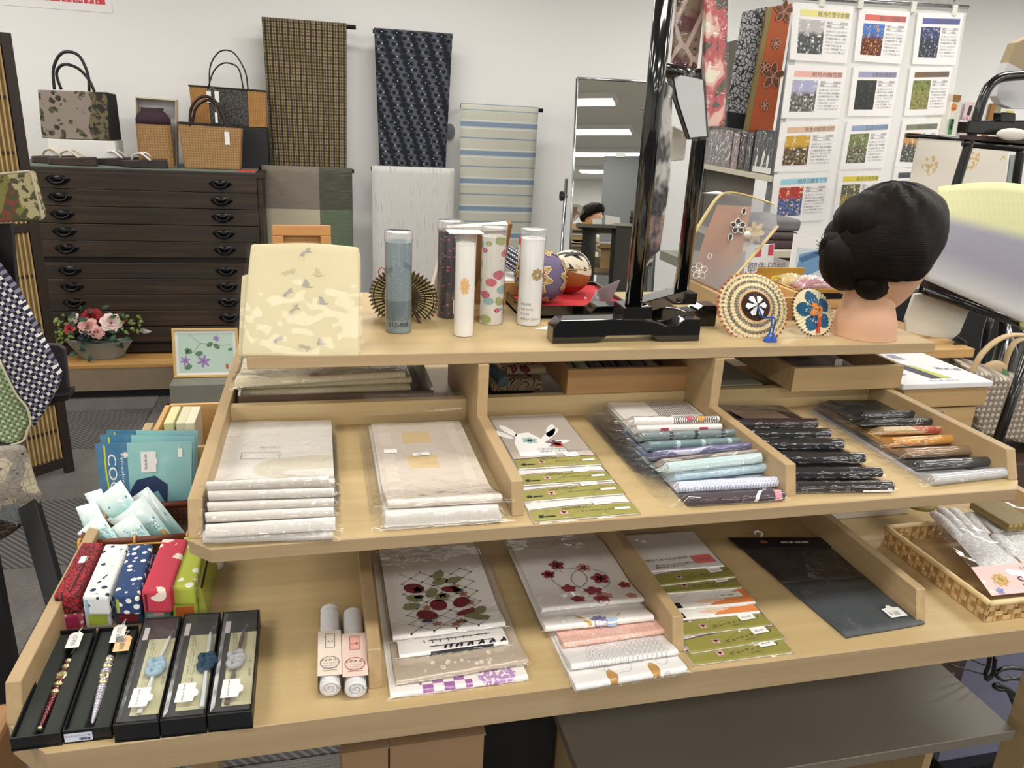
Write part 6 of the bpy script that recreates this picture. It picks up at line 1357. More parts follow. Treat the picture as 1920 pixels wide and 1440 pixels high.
# leaning clear bag with a grey photo between tray and stand
q = [onshelf(1092, 594), onshelf(1135, 592), at(1163, 525, y=.20), at(1120, 545, y=.26)]
t = thing('photo_card', 'grey photo card in clear sleeve leaning behind the black stand', 'card', (q[0] + q[1]) / 2)
B().hexa(q + [p + V((0, .002, .001)) for p in q]).obj('card', mat('photo_grey', '#8d8488', .5, var=.35), t); B().add([p + V((0, -.002, 0)) for p in (q[0] + V((-.03, 0, 0)), q[1], q[2], q[3] + V((-.01, 0, .01)))], [(0, 1, 2, 3)]).obj('plastic_sleeve', FILM, t)
o = onshelf(1003, 618); B().add([o + V((0, 0, .0005)), o + V((.04, -.008, .0005)), o + V((.05, .016, .0005)), o + V((.03, .02, .0005)), o + V((0, 0, .0012)), o + V((.04, -.008, .0012)), o + V((.05, .016, .0012)), o + V((.03, .02, .0012))], [(3, 2, 1, 0), (4, 5, 6, 7), (0, 1, 5, 4), (1, 2, 6, 5), (2, 3, 7, 6), (3, 0, 4, 7)]).obj('paper_slip', TAGM, label='small white paper slip beside the foot of the black stand', cat='paper')
# ---- black lacquer cloth stand
st_ = thing('cloth_stand', 'black lacquered two post cloth stand on sculpted feet', 'stand', (.66, .1, ZT))
def foot(x0_, x1_, y0_, d):
    L = x1_ - x0_; pr = [(0, .0), (0, .028), (.012, .040), (.10 * 1, .041), (.52 * L, .041), (.68 * L, .036), (.76 * L, .028), (.83 * L, .030), (.88 * L, .040), (L, .040), (L, 0), (.72 * L, 0), (.66 * L, .012), (.36 * L, .012), (.30 * L, 0)]
    B().prism([V((x0_ + a, y0_, ZT + .0003 + z)) for a, z in pr], (0, d, 0)).obj('foot', LAC, st_, bev=.0015, seg=2)
foot(.487, .757, .039, .036); foot(.585, .839, .137, .04)
p1 = V((.637, .066, ZT + .041)); p2 = V((.774, .166, ZT + .041))
B().box((p1.x - .028, p1.y - .03, ZT + .0405), (p1.x + .024, p1.y + .022, ZT + .063)).obj('collar', LAC, st_, bev=.002); B().box((p2.x - .024, p2.y - .022, ZT + .0405), (p2.x + .024, p2.y + .022, ZT + .063)).obj('collar', LAC, st_, bev=.002)
d = (p2 - p1); n_ = V((-d.y, d.x, 0)).normalized() * .017; B().hexa([p1 + n_ + V((0, 0, .006)), p1 - n_ + V((0, 0, .006)), p2 - n_ + V((0, 0, .006)), p2 + n_ + V((0, 0, .006))][::-1] + [p1 + n_ + V((0, 0, .026)), p1 - n_ + V((0, 0, .026)), p2 - n_ + V((0, 0, .026)), p2 + n_ + V((0, 0, .026))][::-1]).obj('cross_board', LAC, st_, bev=.0015)
for p in (p1, p2): B().tube([p + V((0, 0, .02)), V((p.x, p.y, 1.86))], .0148 if p is p1 else .0138, 20).obj('post', LAC, st_, smooth=True)
zc1 = at(1262, 135, y=.12).z
for z in (zc1, 1.80): B().tube([V((p1.x, p1.y, z)), V((p2.x, p2.y, z))], .0105, 14).obj('rail', LAC, st_, smooth=True)
# packs hung over its rails
def hung(lab, pix, y, th, m, rim=True, ys=None):
    b = B(); q = [at(u, v, y=(ys[i] if ys else y)) for i, (u, v) in enumerate(pix)]; cen = sum(q, V()) / len(q); t = thing('hanging_package', lab, 'package', V((cen.x, cen.y, min(p.z for p in q))), 'cloth packs hung on the black stand')
    b.prism(q, (0, th, 0)); b.obj('folded_cloth', m, t, bev=.002)
    g = [p + (p - cen) * .06 + V((0, -.003, 0)) for p in q]; B().add(g, [tuple(range(len(g)))]).obj('plastic_sleeve', FILM, t)
    return t
def florA(g):
    x, y, z = g.co('Object'); n = g.noise(g.vec(x, y, z), 22, 2); d = g.voro(g.vec(x, y, z * .6), 22., 'DISTANCE_TO_EDGE'); return g.mix(d.lt(.06), g.mix(n.sm(.42, .52), '#4e1019', g.mix(n.gt(.58), '#7d6a58', '#2a1a1e')), '#b9a49a')
def florB(g):
    x, y, z = g.co('Object'); n = g.noise(g.vec(x, y, z * .7), 26, 2); c = g.mix(n.sm(.45, .5), '#dcb6a8', '#b5555a'); c = g.mix(n.gt(.56), c, '#5a5448'); c = g.mix(n.lt(.4), c, '#e2dcc8'); return c
hung('dark red floral cloth pack hung high on the black stand', ((1278, -70), (1330, -70), (1308, 128), (1262, 118)), .14, .012, mat('floral_red', r=.5, fn=florA))
hung('cream and rose floral cloth pack hung in a clear sleeve on the black stand', ((1326, -70), (1368, -70), (1360, 236), (1327, 238), (1322, 130)), .10, .014, mat('floral_rose', r=.5, fn=florB))
BF = mat('black_satin', '#2b2b2e', .18, coat=.5, bump=16, bs=.8)
t = hung('glossy black cloth pack folded over the lower rail of the stand', ((1247, 126), (1322, 150), (1330, 258), (1290, 262), (1266, 190)), .1, .01, BF)
q_ = [at(u, v, y=.094) for u, v in ((1262, 138), (1318, 150), (1325, 255), (1294, 258), (1272, 190))]; B().add(q_, [tuple(range(5))]).obj('white_sheet', mat('sheet_grey', '#b9babb', .25, coat=.6, bump=20, bs=.6), t)
t = hung('long dark cloth pack hanging beside the front post', ((1246, 150), (1262, 165), (1258, 330), (1244, 430), (1238, 470), (1214, 490), (1220, 330)), .09, .008, mat('dark_taupe_satin', r=.25, fn=lambda g: (lambda x, y, z: g.mix(g.noise(g.vec(x, y, z * .5), 30, 2).sm(.45, .55), '#1b1a1c', g.mix(z.gt(.08), '#8a6f66', '#b8b4ae')))(*g.co('Object')), coat=.4))
hung('cream cloth end pack hanging between the posts', ((1262, 236), (1290, 250), (1284, 300), (1254, 304)), .16, .01, mat('cream_sheen', '#cfc8ba', .4, var=.1))
# ---- clear pouch with gold trim in an open box
bx = thing('pine_tray', 'open pine tray holding the clear pouch with gold trim', 'tray', (.98, .34, ZT)); zb1 = ZT + .042
for lo, hi in (((.888, .192, ZT), (.896, .437, zb1)), ((.896, .192, ZT), (1.08, .2, zb1)), ((.896, .429, ZT), (1.08, .437, zb1)), ((1.072, .2, ZT), (1.08, .429, zb1)), ((.896, .2, ZT), (1.072, .429, ZT + .005))): B().box(lo, hi).obj('board', PINE if lo[0] > .89 else WS, bx, bev=.0008, seg=1)
cpn = thing('clear_pouch', 'clear frosted pouch with gold zip trim and peach cherry blossom insert', 'pouch', at(1340, 545, y=.3)); yp_ = .31
def lean(u, v, o=0.): return at(u, v, y=yp_ + (560 - v) * .0006 - o)
FROST = plastic('frost_film', haze=.1, wr=10, bs=.2, r=.25, milk='#e8e8ea', tint='#e6e6e8')
out = [(1301, 436), (1343, 372), (1368, 360), (1452, 383), (1458, 426), (1396, 496), (1352, 546), (1292, 522)]
B().add([lean(u, v, .012) for u, v in out], [tuple(range(8))]).obj('front_film', FROST, cpn); B().add([lean(u, v, -.012) for u, v in out], [tuple(range(8))]).obj('back_film', FROST, cpn)
B().add([lean(u, v, o) for (u, v), o in (((1315, 362), -.02), ((1345, 358), -.02), ((1402, 372), .012), ((1368, 364), .012))], [(0, 1, 2, 3)]).obj('top_fold', mat('film_white', '#dcdde2', .4), cpn)
ins = [(1345, 384), (1408, 387), (1400, 440), (1390, 475), (1366, 520), (1352, 546), (1296, 520), (1322, 440)]
B().add([lean(u, v, .0) for u, v in ins] + [lean(u, v, -.002) for u, v in ins], [tuple(range(8)), tuple(range(8, 16))[::-1]] + [(i, (i + 1) % 8, 8 + (i + 1) % 8, 8 + i) for i in range(8)]).obj('peach_insert', mat('tissue_peach', r=.5, fn=lambda g: (lambda x, y, z: g.mix((z + .03).sm(.0, .15), '#a9a39f', '#d39a76'))(*g.co('Object'))), cpn)
GT = mat('trim_gold', r=.35, fn=lambda g: (lambda x, y, z: g.mix(((x + z) * 260.).tri().lt(.22), '#a98d3c', '#e8dcae'))(*g.co('Object')), metal=.4)
for pts in (((1302, 437), (1326, 398), (1346, 370), (1366, 361), (1400, 366), (1450, 382)), ((1458, 424), (1420, 470), (1384, 510), (1350, 547))): B().tube(smooth_path([lean(u, v, .012) for u, v in pts], 4), .0042, 6, flat=.5).obj('zip_trim', GT, cpn)
for u0, v0, s, m1, full in ((1384, 424, 11, '#3a3530', 1), (1311, 508, 12, None, 1), (1393, 398, 8, '#2a2a2e', 0), (1368, 446, 8, '#2a2a2e', 0), (1329, 482, 7, None, 0)):
    for i in range(5 if full else 1):
        a = .3 + 2 * PI * i / 5 if full else 1.3; P0 = petal(0, 0, a, s * 1.35 if full else s * 1.7, s * .95)[0]; pts = [lean(u0 + x_, v0 - y_ - (0 if full else -s * .6), .0145) for x_, y_ in P0]
        B().tube(pts, .0007, 4, closed=True).obj('petal_outline', WHITE, cpn)
        if m1: B().add([lean(u0 + x_ * .9, v0 - y_ * .9 - (0 if full else -s * .6), .0135) for x_, y_ in P0], [tuple(range(8))]).obj('petal', mat('petal_' + m1[1:], m1, .6), cpn)
# lily shape behind the pouch
t = thing('fabric_flower', 'beige fabric flower with a pearl lying behind the clear pouch', 'flower', at(1415, 440, y=.38)); b = B()
for i in range(7): leaf(b, at(1414, 436, y=.37), (math.cos(i * .9) , -.2, math.sin(i * .9)), (0, -1, .3), .026, .016)
b.obj('petals', mat('petal_beige', '#c9bda2', .7, var=.15), t); B().sphere(at(1401, 440, y=.33), .008, 12, 8).obj('pearl', mat('pearl_white', '#d9d9d6', .15), t, smooth=True)
# ---- box and gold tray behind the parasols
yb_2 = .27; bq = [at(1390, 640, y=yb_2).x, at(1592, 620, y=yb_2).x]; zb2 = at(1540, 562, y=yb_2).z
bq[0] = 1.085
B().box((bq[0], yb_2, ZT + .0005), (bq[0] + .0, yb_2, ZT)) if False else None
B().box((1.083, yb_2, ZT + .0005), (1.215, .43, zb2)).obj('pine_box', PINE, bev=.0015, label='closed pine box behind the mannequin head', cat='box')
zg = zb2; gt = thing('gold_tray', 'gilt edged tray of wrapped trinkets behind the parasols', 'tray', (1.13, .4, zb2 + .001))
GW = wood('gilt_wood', '#a9832f', '#c9a14a', 'x', .6, .4)
x0g, x1g = at(1392, 545, y=.30).x, 1.21
B().box((1.085, .275, zg + .0005), (1.21, .43, zg + .012)).obj('black_base', LAC, gt)
for lo, hi in (((1.087, .277, zg + .0125), (1.208, .283, zg + .022)), ((1.087, .423, zg + .0125), (1.208, .429, zg + .04)), ((1.087, .283, zg + .0125), (1.093, .423, zg + .024)), ((1.202, .283, zg + .0125), (1.208, .423, zg + .024)), ((1.093, .283, zg + .0125), (1.202, .423, zg + .016))): B().box(lo, hi).obj('board', GW, gt, bev=.001, seg=1)
for i, (u0, u1, v, cc, lab) in enumerate(((1448, 1500, 528, '#d9c08a', 'cream sweet packet in the gilt tray'), (1488, 1555, 522, '#e0c9b8', 'peach sweet packet in the gilt tray'), (1520, 1590, 540, '#b98a90', 'mauve sweet packet in the gilt tray'))):
    y_2 = (.36, .34, .31)[i]; t = thing('sweet_packet', lab, 'packet', V((at((u0 + u1) / 2, v, y=y_2).x, y_2, zg + .017)), 'packets in the gilt tray'); w_2 = (at(u1, v, y=y_2).x - at(u0, v, y=y_2).x) / 2; cx_ = (at(u0, v, y=y_2).x + at(u1, v, y=y_2).x) / 2; cx_ = min(max(cx_, 1.10 + w_2 * .9), 1.2 - w_2 * .8)
    B().grid(lambda a, b_: V((cx_ + (a - .5) * 2 * w_2, y_2 + (b_ - .5) * .05, zg + .017 + .022 * (16 * a * (1 - a) * b_ * (1 - b_)) ** .5 + .002 * math.sin(a * 20 + b_ * 14))), 12, 8, th=.002).obj('wrapper', mat('wrap_' + cc[1:], cc, .3, var=.25, coat=.5), t, smooth=True)
B().tube([at(1456, 527, y=.35) + V((.014 * math.cos(a), .004 * math.sin(a), .009 * math.sin(a))) for a in [2 * PI * k / 14 for k in range(14)]], .003, 6, closed=True).obj('yellow_cord', mat('cord_yellow', '#d8b82e', .6), label='loop of yellow cord at the corner of the gilt tray', cat='cord', smooth=True)
# ---- mannequin head
HC = at(1664, 452, y=.075); Fd = (V((RX.x, RX.y, 0)).normalized() * .78 + V((FW.x, FW.y, 0)).normalized() * .62).normalized(); Sd = V((-Fd.y, Fd.x, 0)); UPV = V((0, 0, 1))
hd = thing('mannequin_head', 'flesh coloured mannequin head with dark hair in a low bun', 'mannequin', V((HC.x, HC.y, ZT)))
SK = mat('mannequin_skin', '#cfa284', .45, sss=.05); HAIRM = None
def hairf(g):
    u, v, _ = g.co(); n = g.noise(g.vec(u * 9., v * 130.), 1., 3.); return g.mix(n.sm(.3, .8), '#050302', '#1a110c'), n
HAIRM = mat('hair_dark', r=.5, fn=hairf, bs=.6, spec=.12)
def W(a, s, z): return HC + Fd * a + Sd * s + UPV * z
def face(u, v):
    th = u * 2 * PI; ph = (v - .5) * PI; x, y, z = math.cos(ph) * math.cos(th), math.cos(ph) * math.sin(th), math.sin(ph)
    a = x * .100; s = y * .072 ; zz = z * .112 - .028
    if x > 0: a += .008 * math.exp(-((y / .22) ** 2 + ((z + .15) / .22) ** 2)) * 2.2 + .005 * math.exp(-((y / .3) ** 2 + ((z + .8) / .2) ** 2))
    if z < -.3: s *= 1 - .25 * (-z - .3); a *= 1 - .12 * (-z - .3) if x > 0 else 1 - .45 * (-z - .3)
    a -= .006 * math.exp(-(((abs(y) - .4) / .16) ** 2 + ((z - .05) / .14) ** 2)) if x > 0 else 0
    return W(a, s, zz)
B().grid(face, 40, 28).obj('head', SK, hd, smooth=True)
def neck(u, v):
    th = u * 2 * PI; r = [.062, .058, .049, .046, .05][min(4, int(v * 4))]; r2 = [.062, .058, .049, .046, .05][min(4, int(v * 4) + 1)]; f = v * 4 - int(v * 4) if v < 1 else 0; r = r + (r2 - r) * f
    p = W(-.028 - .012 * v * 0 + .006 * (1 - v), 0, 0) + (Fd * math.cos(th) * r + Sd * math.sin(th) * r * .95); p.z = ZT + .0005 + v * .115; return p
b = B().grid(neck, 32, 12); b.add([neck(k / 24, 0) for k in range(24)], [tuple(range(24))[::-1]]); b.obj('neck', SK, hd, smooth=True)
for sgn in (-1, 1):
    b = B(); c = W(-.004, sgn * .072, -.03); b.tube([c + Fd * (.012 * math.cos(a)) + UPV * (.022 * math.sin(a)) + Sd * sgn * .006 for a in [2 * PI * k / 12 for k in range(12)]], .005, 6, closed=True); b.obj('ear', SK, hd, smooth=True)
    B().sphere(W(.088, sgn * .029, -.022), (.008, .014, .007), 12, 8).obj('eye', mat('eye_white', '#e8e4de', .3), hd, smooth=True)
    B().sphere(W(.0945, sgn * .029, -.022), .0045, 10, 8).obj('iris', mat('eye_dark', '#22140e', .2), hd, smooth=True)
    B().tube([W(.092, sgn * .015, -.004), W(.094, sgn * .03, .0), W(.088, sgn * .044, -.004)], .0018, 5).obj('eyebrow', HAIRM, hd)
B().sphere(W(.100, 0, -.084), (.004, .020, .006), 12, 8, m=frame(Fd, Sd).to_3x3()).obj('lips', mat('lip_rose', '#b0645c', .4), hd, smooth=True)
def hair(u, v):
    th = u * 2 * PI; ph = -.42 + v * (PI / 2 + .42); x, y, z = math.cos(ph) * math.cos(th), math.cos(ph) * math.sin(th), math.sin(ph)
    wob = 1 + .012 * math.sin(th * 9 + ph * 5) + .008 * math.sin(th * 23 - ph * 9)
    fr = max(0, x)
    drop = -.012 * (1 - v) ** 2 * (1 - fr) + .052 * max(0, x + .25) * (1 - v)
    return W((x * .118 - .002) * wob, y * .092 * wob, (z * .108 + drop) * wob - .002)
B().grid(hair, 56, 22, th=.006).obj('hair_cap', HAIRM, hd, smooth=True)
def roll_(nm, c, rad, ax, mm=(1, 1, 1)):
    M = frame(*ax).to_3x3(); b = B(); b.sphere((0, 0, 0), rad, 24, 16); b.v = [c + M @ (q * (1 + .02 * math.sin(i * .9))) for i, q in enumerate(b.v)]; b.obj(nm, HAIRM, hd, smooth=True)
cb = at(1590, 488, y=HC.y - .01); roll_('bun', cb, (.052, .056, .048), (Fd, UPV)); roll_('back_hair', at(1618, 452, y=HC.y), (.062, .066, .07), (Fd, UPV)); cb2 = at(1575, 478, y=HC.y - .005); roll_('bun_roll', at(1583, 470, y=HC.y), (.038, .045, .046), (Fd, UPV))
roll_('nape_roll', at(1640, 526, y=HC.y - .04), (.048, .036, .03), (Fd, UPV)); roll_('side_wave', at(1706, 462, y=HC.y - .03), (.085, .042, .04), (Fd, UPV)); roll_('crown_wave', at(1640, 420, y=HC.y - .01), (.075, .06, .07), (Fd, UPV))
b = B()
for i in range(16): p = at(1552, 490 - i * 2.2, y=HC.y); b.tube([p, p + V((-.012 - .006 * math.sin(i), 0, .006 + .012 * math.sin(i * 1.7))), p + V((-.02 - .008 * math.sin(i * 2), 0, .012 + .02 * math.sin(i * 1.7)))], .0005, 4)
b.obj('loose_hair', HAIRM, hd, kind='stuff')

# ================================================================ things under the top shelf
KB = mat('box_brown', '#5a4636', .8, var=.08)
bxq = thing('cloth_box', 'flat brown cardboard box of folded cream cloths under the top shelf', 'box', (.15, .25, ZM))
B().box((-.03, .125, ZM + .0005), (.30, .13, ZM + .045)).obj('front', KB, bxq); B().box((-.03, .13, ZM + .0005), (-.026, .41, ZM + .05)).obj('side', mat('box_side_white', '#c8c6c2', .7), bxq); B().box((.296, .13, ZM + .0005), (.30, .41, ZM + .05)).obj('side', mat('box_side_white', '#c8c6c2', .7), bxq); B().box((-.026, .13, ZM + .0005), (.296, .41, ZM + .004)).obj('base', KB, bxq)
st = Stack(ZM + .03, 'cream cloths in the flat brown box'); CRE = cloth('cream_linen', '#e3d6b2', '#ebe1c4', 60)
for i, (l, r) in enumerate((((452, 746), (770, 735)), ((444, 741), (772, 727)), ((441, 737), (760, 716)))):
    p = pack(st, l, r, CRE, 'folded cream cloth in the brown box, %s of three' % nth(i, 3), tf=.011, tb=.007, yend=.40, film=i == 2, wav=.0015)
s = p.surf(.0012); B().flat(flower(p.W * .68, .11, .022, 6, .6), s).flat(flower(p.W * .45, .02, .012, 5, .6), s).obj('flower_print', mat('print_dusty', '#b58f92', .7), p.t); B().flat(ring(p.W * .62, .1, .03, .001) + ring(p.W * .74, .1, .03, .001), s).obj('print', mat('print_taupe', '#a89a82', .7), p.t)
# patterned cloths in the second bay
def vine(g): x, y, z = g.co('Object'); d = g.noise(g.vec(x, y, z), 34, 1.5); return g.mix((d - .5).abs().lt(.035), '#cbb89a', '#7a3a40')
def lines_(g): x, y, z = g.co('Object'); d = g.noise(g.vec(x, y, z), 20, 1); return g.mix((d * 14).tri().lt(.12), '#bda98a', '#4a3a34')
st = Stack(ZM, 'patterned cloths in the second bay')
for i, (l, r, m, lab, tf) in enumerate((((380 * 0 + 918, 741), (1000, 738), mat('fold_black_pat', '#17171c', .8), 'folded black cloth at the bottom of the second bay', .012), ((922, 731), (1018, 730), mat('fold_brown_vine', r=.8, fn=lines_), 'folded brown patterned cloth in the second bay', .018), ((950, 722), (1036, 722), mat('fold_cream_vine', r=.8, fn=vine), 'folded cream cloth with burgundy vines in the second bay', .02))):
    pack(st, l, r, m, lab, tf=tf, tb=.014, yend=.38, film=False, fall=.2)
p0, p1 = at(925, 690, y=.2), at(945, 712, y=.16); B().tube([at(918, 688, y=.2), at(945, 716, y=.15)], .012, 12).obj('cloth_roll', mat('roll_teal', '#54676e', .8, var=.2), label='small teal knitted roll among the patterned cloths', cat='cloth roll')
def wtray(name, lab, x0_, x1_, y0_, y1_, z0, h, m, cat='box'):
    t = thing(name, lab, cat, ((x0_ + x1_) / 2, (y0_ + y1_) / 2, z0)); e = .009
    for lo, hi in (((x0_, y0_, z0), (x1_, y0_ + e, z0 + h)), ((x0_, y1_ - e, z0), (x1_, y1_, z0 + h)), ((x0_, y0_ + e, z0), (x0_ + e, y1_ - e, z0 + h)), ((x1_ - e, y0_ + e, z0), (x1_, y1_ - e, z0 + h)), ((x0_ + e, y0_ + e, z0), (x1_ - e, y1_ - e, z0 + .005))): B().box(lo, hi).obj('board', m, t, bev=.0006, seg=1)
    return t
DW = wood('drawer_wood', '#9a7447', '#b58e5e', 'x', .6, .5)
a = at(1062, 740, z=ZM + .0415); hh = at(1066, 693, y=a.y).z - ZM - .0415
wtray('wooden_box', 'brown wooden box of rolled fans resting on the shelf rail', a.x, at(1289, 735, y=a.y).x, a.y, .42, ZM + .0415, hh, DW)
for i in range(7):
    x = a.x + .02 + i * .029; cc = ('#8d9c6a', '#d3d6c0', '#6a6470', '#2a2528', '#5a4450', '#857a88', '#b9ad98')[i]
    B().tube([V((x, a.y + .02, ZM + .0415 + .019)), V((x + .03, .38, ZM + .0415 + .019))], .0125, 10).obj('cloth_roll', mat('roll_' + cc[1:], cc, .6, var=.15), label=('olive', 'pale green', 'grey', 'black', 'plum', 'lilac grey', 'beige')[i] + ' cloth roll in the brown wooden box', cat='cloth roll', group='rolls in the wooden box', smooth=False)
a2_ = at(1483, 735, z=ZM + .0475); h2 = at(1490, 691, y=a2_.y).z - a2_.z
wtray('wooden_tray', 'light wooden tray of small goods resting on the right tray side', a2_.x, at(1687, 728, y=a2_.y).x, a2_.y, .42, ZM + .0475, h2, wood('tray_ash', '#b09468', '#c9ad80', 'x', .8, .5), 'tray')
tt = thing('cloth_bundle', 'mauve cloth bundle with a price tag in the light wooden tray', 'cloth', (a2_.x + .1, .2, ZM + .053))
B().grid(lambda u, v: V((a2_.x + .02 + u * .19, .07 + v * .3, ZM + .0535 + .03 * (16 * u * (1 - u) * v * (1 - v)) ** .4 + .003 * math.sin(u * 17 + v * 5))), 14, 8, th=.003).obj('cloth', mat('bundle_mauve', '#8d7c7a', .8, var=.2), tt, smooth=True)
o = at(1573, 678, y=.1); B().box((o.x - .008, .1, ZM + .075), (o.x + .008, .101, ZM + .093)).obj('price_tag', TAGM, tt)
q = [at(u, v, z=ZM + .045) for u, v in ((1352, 716), (1442, 712), (1500, 650), (1362, 655))]; q = [V((.792, .115, ZM + .045)), V((.955, .115, ZM + .045)), V((.955, .42, ZM + .045)), V((.792, .42, ZM + .045))]
ft = thing('silver_picture', 'brown framed silvery panel lying in the right bay', 'frame', (.87, .26, ZM)); B().box((.792, .115, ZM + .0005), (.955, .42, ZM + .036)).obj('frame', mat('frame_brown', '#4a2c18', .5), ft); B().box((.797, .122, ZM + .0362), (.95, .413, ZM + .039)).obj('panel', mat('silver_sheet', '#aeb0a2', .3, metal=.3, bump=20, bs=.3), ft)
# crates and catalogue at the right end
zc_ = at(1692, 727, y=.1).z; zc_ = 1.02
cr1 = V((at(1697, 730, z=zc_).x, at(1697, 730, z=zc_).y, 0)); xR = at(1862, 727, z=zc_).x
CRW = wood('crate_wood', '#a98c60', '#c2a678', 'x', .8, .5)
B().box((cr1.x, cr1.y, zc_ - .043), (xR, cr1.y + .30, zc_)).obj('wooden_crate', CRW, bev=.0015, label='light wooden crate under the white pattern book', cat='crate')
B().box((cr1.x + .01, cr1.y + .004, ZB), (xR - .015, cr1.y + .29, zc_ - .047)).obj('wooden_crate', CRW, bev=.0015, label='light wooden crate standing at the bottom of its pair', cat='crate')
ct = thing('pattern_book', 'white pattern book with coloured stripes on a wooden crate', 'book', ((cr1.x + xR) / 2, cr1.y + .15, zc_))
xa_, ya_, za_ = cr1.x - .012, cr1.y - .006, zc_ + .0005
B().box((xa_, ya_, za_), (xR + .002, ya_ + .30, za_ + .012)).obj('pages', mat('page_white', '#d8d8da', .6), ct, bev=.002)
pp = plane((xa_, ya_, za_ + .0122), (1, 0, 0), (0, 1, 0), .0003); Wd = xR - xa_
for pl_, cc in (([(.42, .03), (.54, .03), (.38, .2), (.24, .2)], '#3f3c48'), ([(.54, .03), (.66, .03), (.52, .12), (.47, .12)], '#b3b46a'), ([(.36, .12), (.48, .12), (.38, .18), (.24, .18)], '#7d7080'), ([(.05, .04), (.26, .06), (.1, .1), (.02, .09)], '#8d8894'), ([(.1, .2), (.3, .22), (.25, .26), (.1, .26)], '#b98a96'), ([(.5, .17), (.62, .16), (.6, .2), (.5, .2)], '#8a8c9c')): B().flat([[(a_ * Wd, b_) for a_, b_ in pl_]], pp).obj('print', mat('book_' + cc[1:], cc, .6), ct)
tp, w = text('染め帯 小紋', .02); b = B(); b.flat(move(tp, Wd * .7, .09, -.3), pp); tp, w = text('きもの きれい', .012); b.flat(move(tp, Wd * .35, .012), pp); b.obj('writing', GREYP, ct)
# ================================================================ right hand background
# ---- standing mirror
ym = 3.30; ml, mr_ = at(1071, 300, y=ym).x, at(1232, 300, y=ym - .12).x; mt = at(1073, 146, y=ym).z; mb = .12
mi_ = thing('standing_mirror', 'tall chrome framed standing mirror by the wall', 'mirror', ((ml + mr_) / 2, ym, 0))
TL, YW = .11, .26                               # lean (top away from the room) and turn of the mirror
def mp(x, z, o=0.): return V((x, ym + (z - mt) * TL - (x - ml) * YW - o, z))
MIR = mat('mirror_glass', '#f4f7f2', .005, metal=1.); CHR = mat('chrome', '#b9babc', .15, metal=1.)
B().add([mp(ml + .006, mb), mp(mr_ - .006, mb), mp(mr_ - .006, mt - .006), mp(ml + .006, mt - .006)], [(0, 1, 2, 3)]).obj('glass', MIR, mi_)
B().hexa([mp(ml, mb, -.004), mp(mr_, mb, -.004), mp(mr_, mb, -.02), mp(ml, mb, -.02), mp(ml, mt, -.004), mp(mr_, mt, -.004), mp(mr_, mt, -.02), mp(ml, mt, -.02)]).obj('back_board', mat('mirror_back', '#8d8d8d', .6), mi_)
for a, b_ in ((mp(ml, mb), mp(ml, mt)), (mp(mr_, mb), mp(mr_, mt)), (mp(ml, mt), mp(mr_, mt)), (mp(ml, mb), mp(mr_, mb))): B().tube([a, b_], .007, 8).obj('frame_tube', CHR, mi_, smooth=True)
sx = at(1058, 400, y=ym + .03).x; zk_ = at(1053, 368, y=ym + .02).z
B().tube([V((sx, ym + .03, .0)), V((sx, ym + .03, zk_ + .10))], .011, 10).obj('stand_post', CHR, mi_, smooth=True); B().tube([V((mr_ + .03, ym - .1, 0)), V((mr_ + .03, ym - .1, zk_ + .10))], .011, 10).obj('stand_post', CHR, mi_, smooth=True)
B().tube([V((sx, ym - .25, .015)), V((sx, ym + .3, .015))], .012, 8).obj('stand_foot', CHR, mi_); B().tube([V((mr_ + .03, ym - .35, .015)), V((mr_ + .03, ym + .2, .015))], .012, 8).obj('stand_foot', CHR, mi_)
kb_ = V((sx - .035, ym + .03, zk_)); B().lathe([(.012, 0), (.028, .004), (.03, .016), (.02, .024)], kb_, 12, m=frame((0, 1, 0), (0, 0, 1)).to_3x3()).obj('knob', mat('knob_black', '#121214', .4), mi_)
B().tube([kb_, V((ml, ym + .02, zk_))], .006, 8).obj('pivot_pin', CHR, mi_)
# the partition board and banner that the mirror shows, standing behind the viewer
gp = thing('partition_board', 'plain grey partition board standing opposite the mirror', 'board', (2.0, -2.9, 0))
def bounce(u, v, yq):
    d = (RX * ((u - 960) / F) + DN * ((v - 720) / F) + FW).normalized(); n = V((-YW, -1, TL)).normalized()
    p = CAM + d * ((V((ml, ym - mt * TL, 0)) - CAM).dot(n) / d.dot(n)) if abs(d.dot(n)) > 1e-6 else CAM
    r = d - n * 2 * d.dot(n); return p + r * ((yq - p.y) / r.y)
ga, gc = bounce(1138, 215, -2.9), bounce(1290, 215, -2.9); gx0, gx1 = min(ga.x, gc.x), max(ga.x, gc.x)
B().box((gx0, -2.93, .0), (gx1, -2.9, min(2.4, max(1.2, ga.z)))).obj('panel', mat('board_grey', '#6e7072', .6), gp)
gz_ = min(2.4, max(1.2, ga.z)); bx_c = bounce(1170, 200, -2.9).x; B().box((bx_c - .06, -2.95, gz_ - .02), (bx_c + .06, -2.88, gz_ + .03)).obj('clip', WHITE, gp)
bq_ = [bounce(u, v, y0 + .01) for u, v in ((1070, 465), (1166, 500))]; bxa, bxb = sorted((bq_[0].x, bq_[1].x)); bza, bzb = sorted((bq_[0].z, bq_[1].z))
bn = thing('banner', 'white banner with red scalloped edges and yellow characters on the front wall', 'banner', ((bxa + bxb) / 2, y0 + .005, bza))
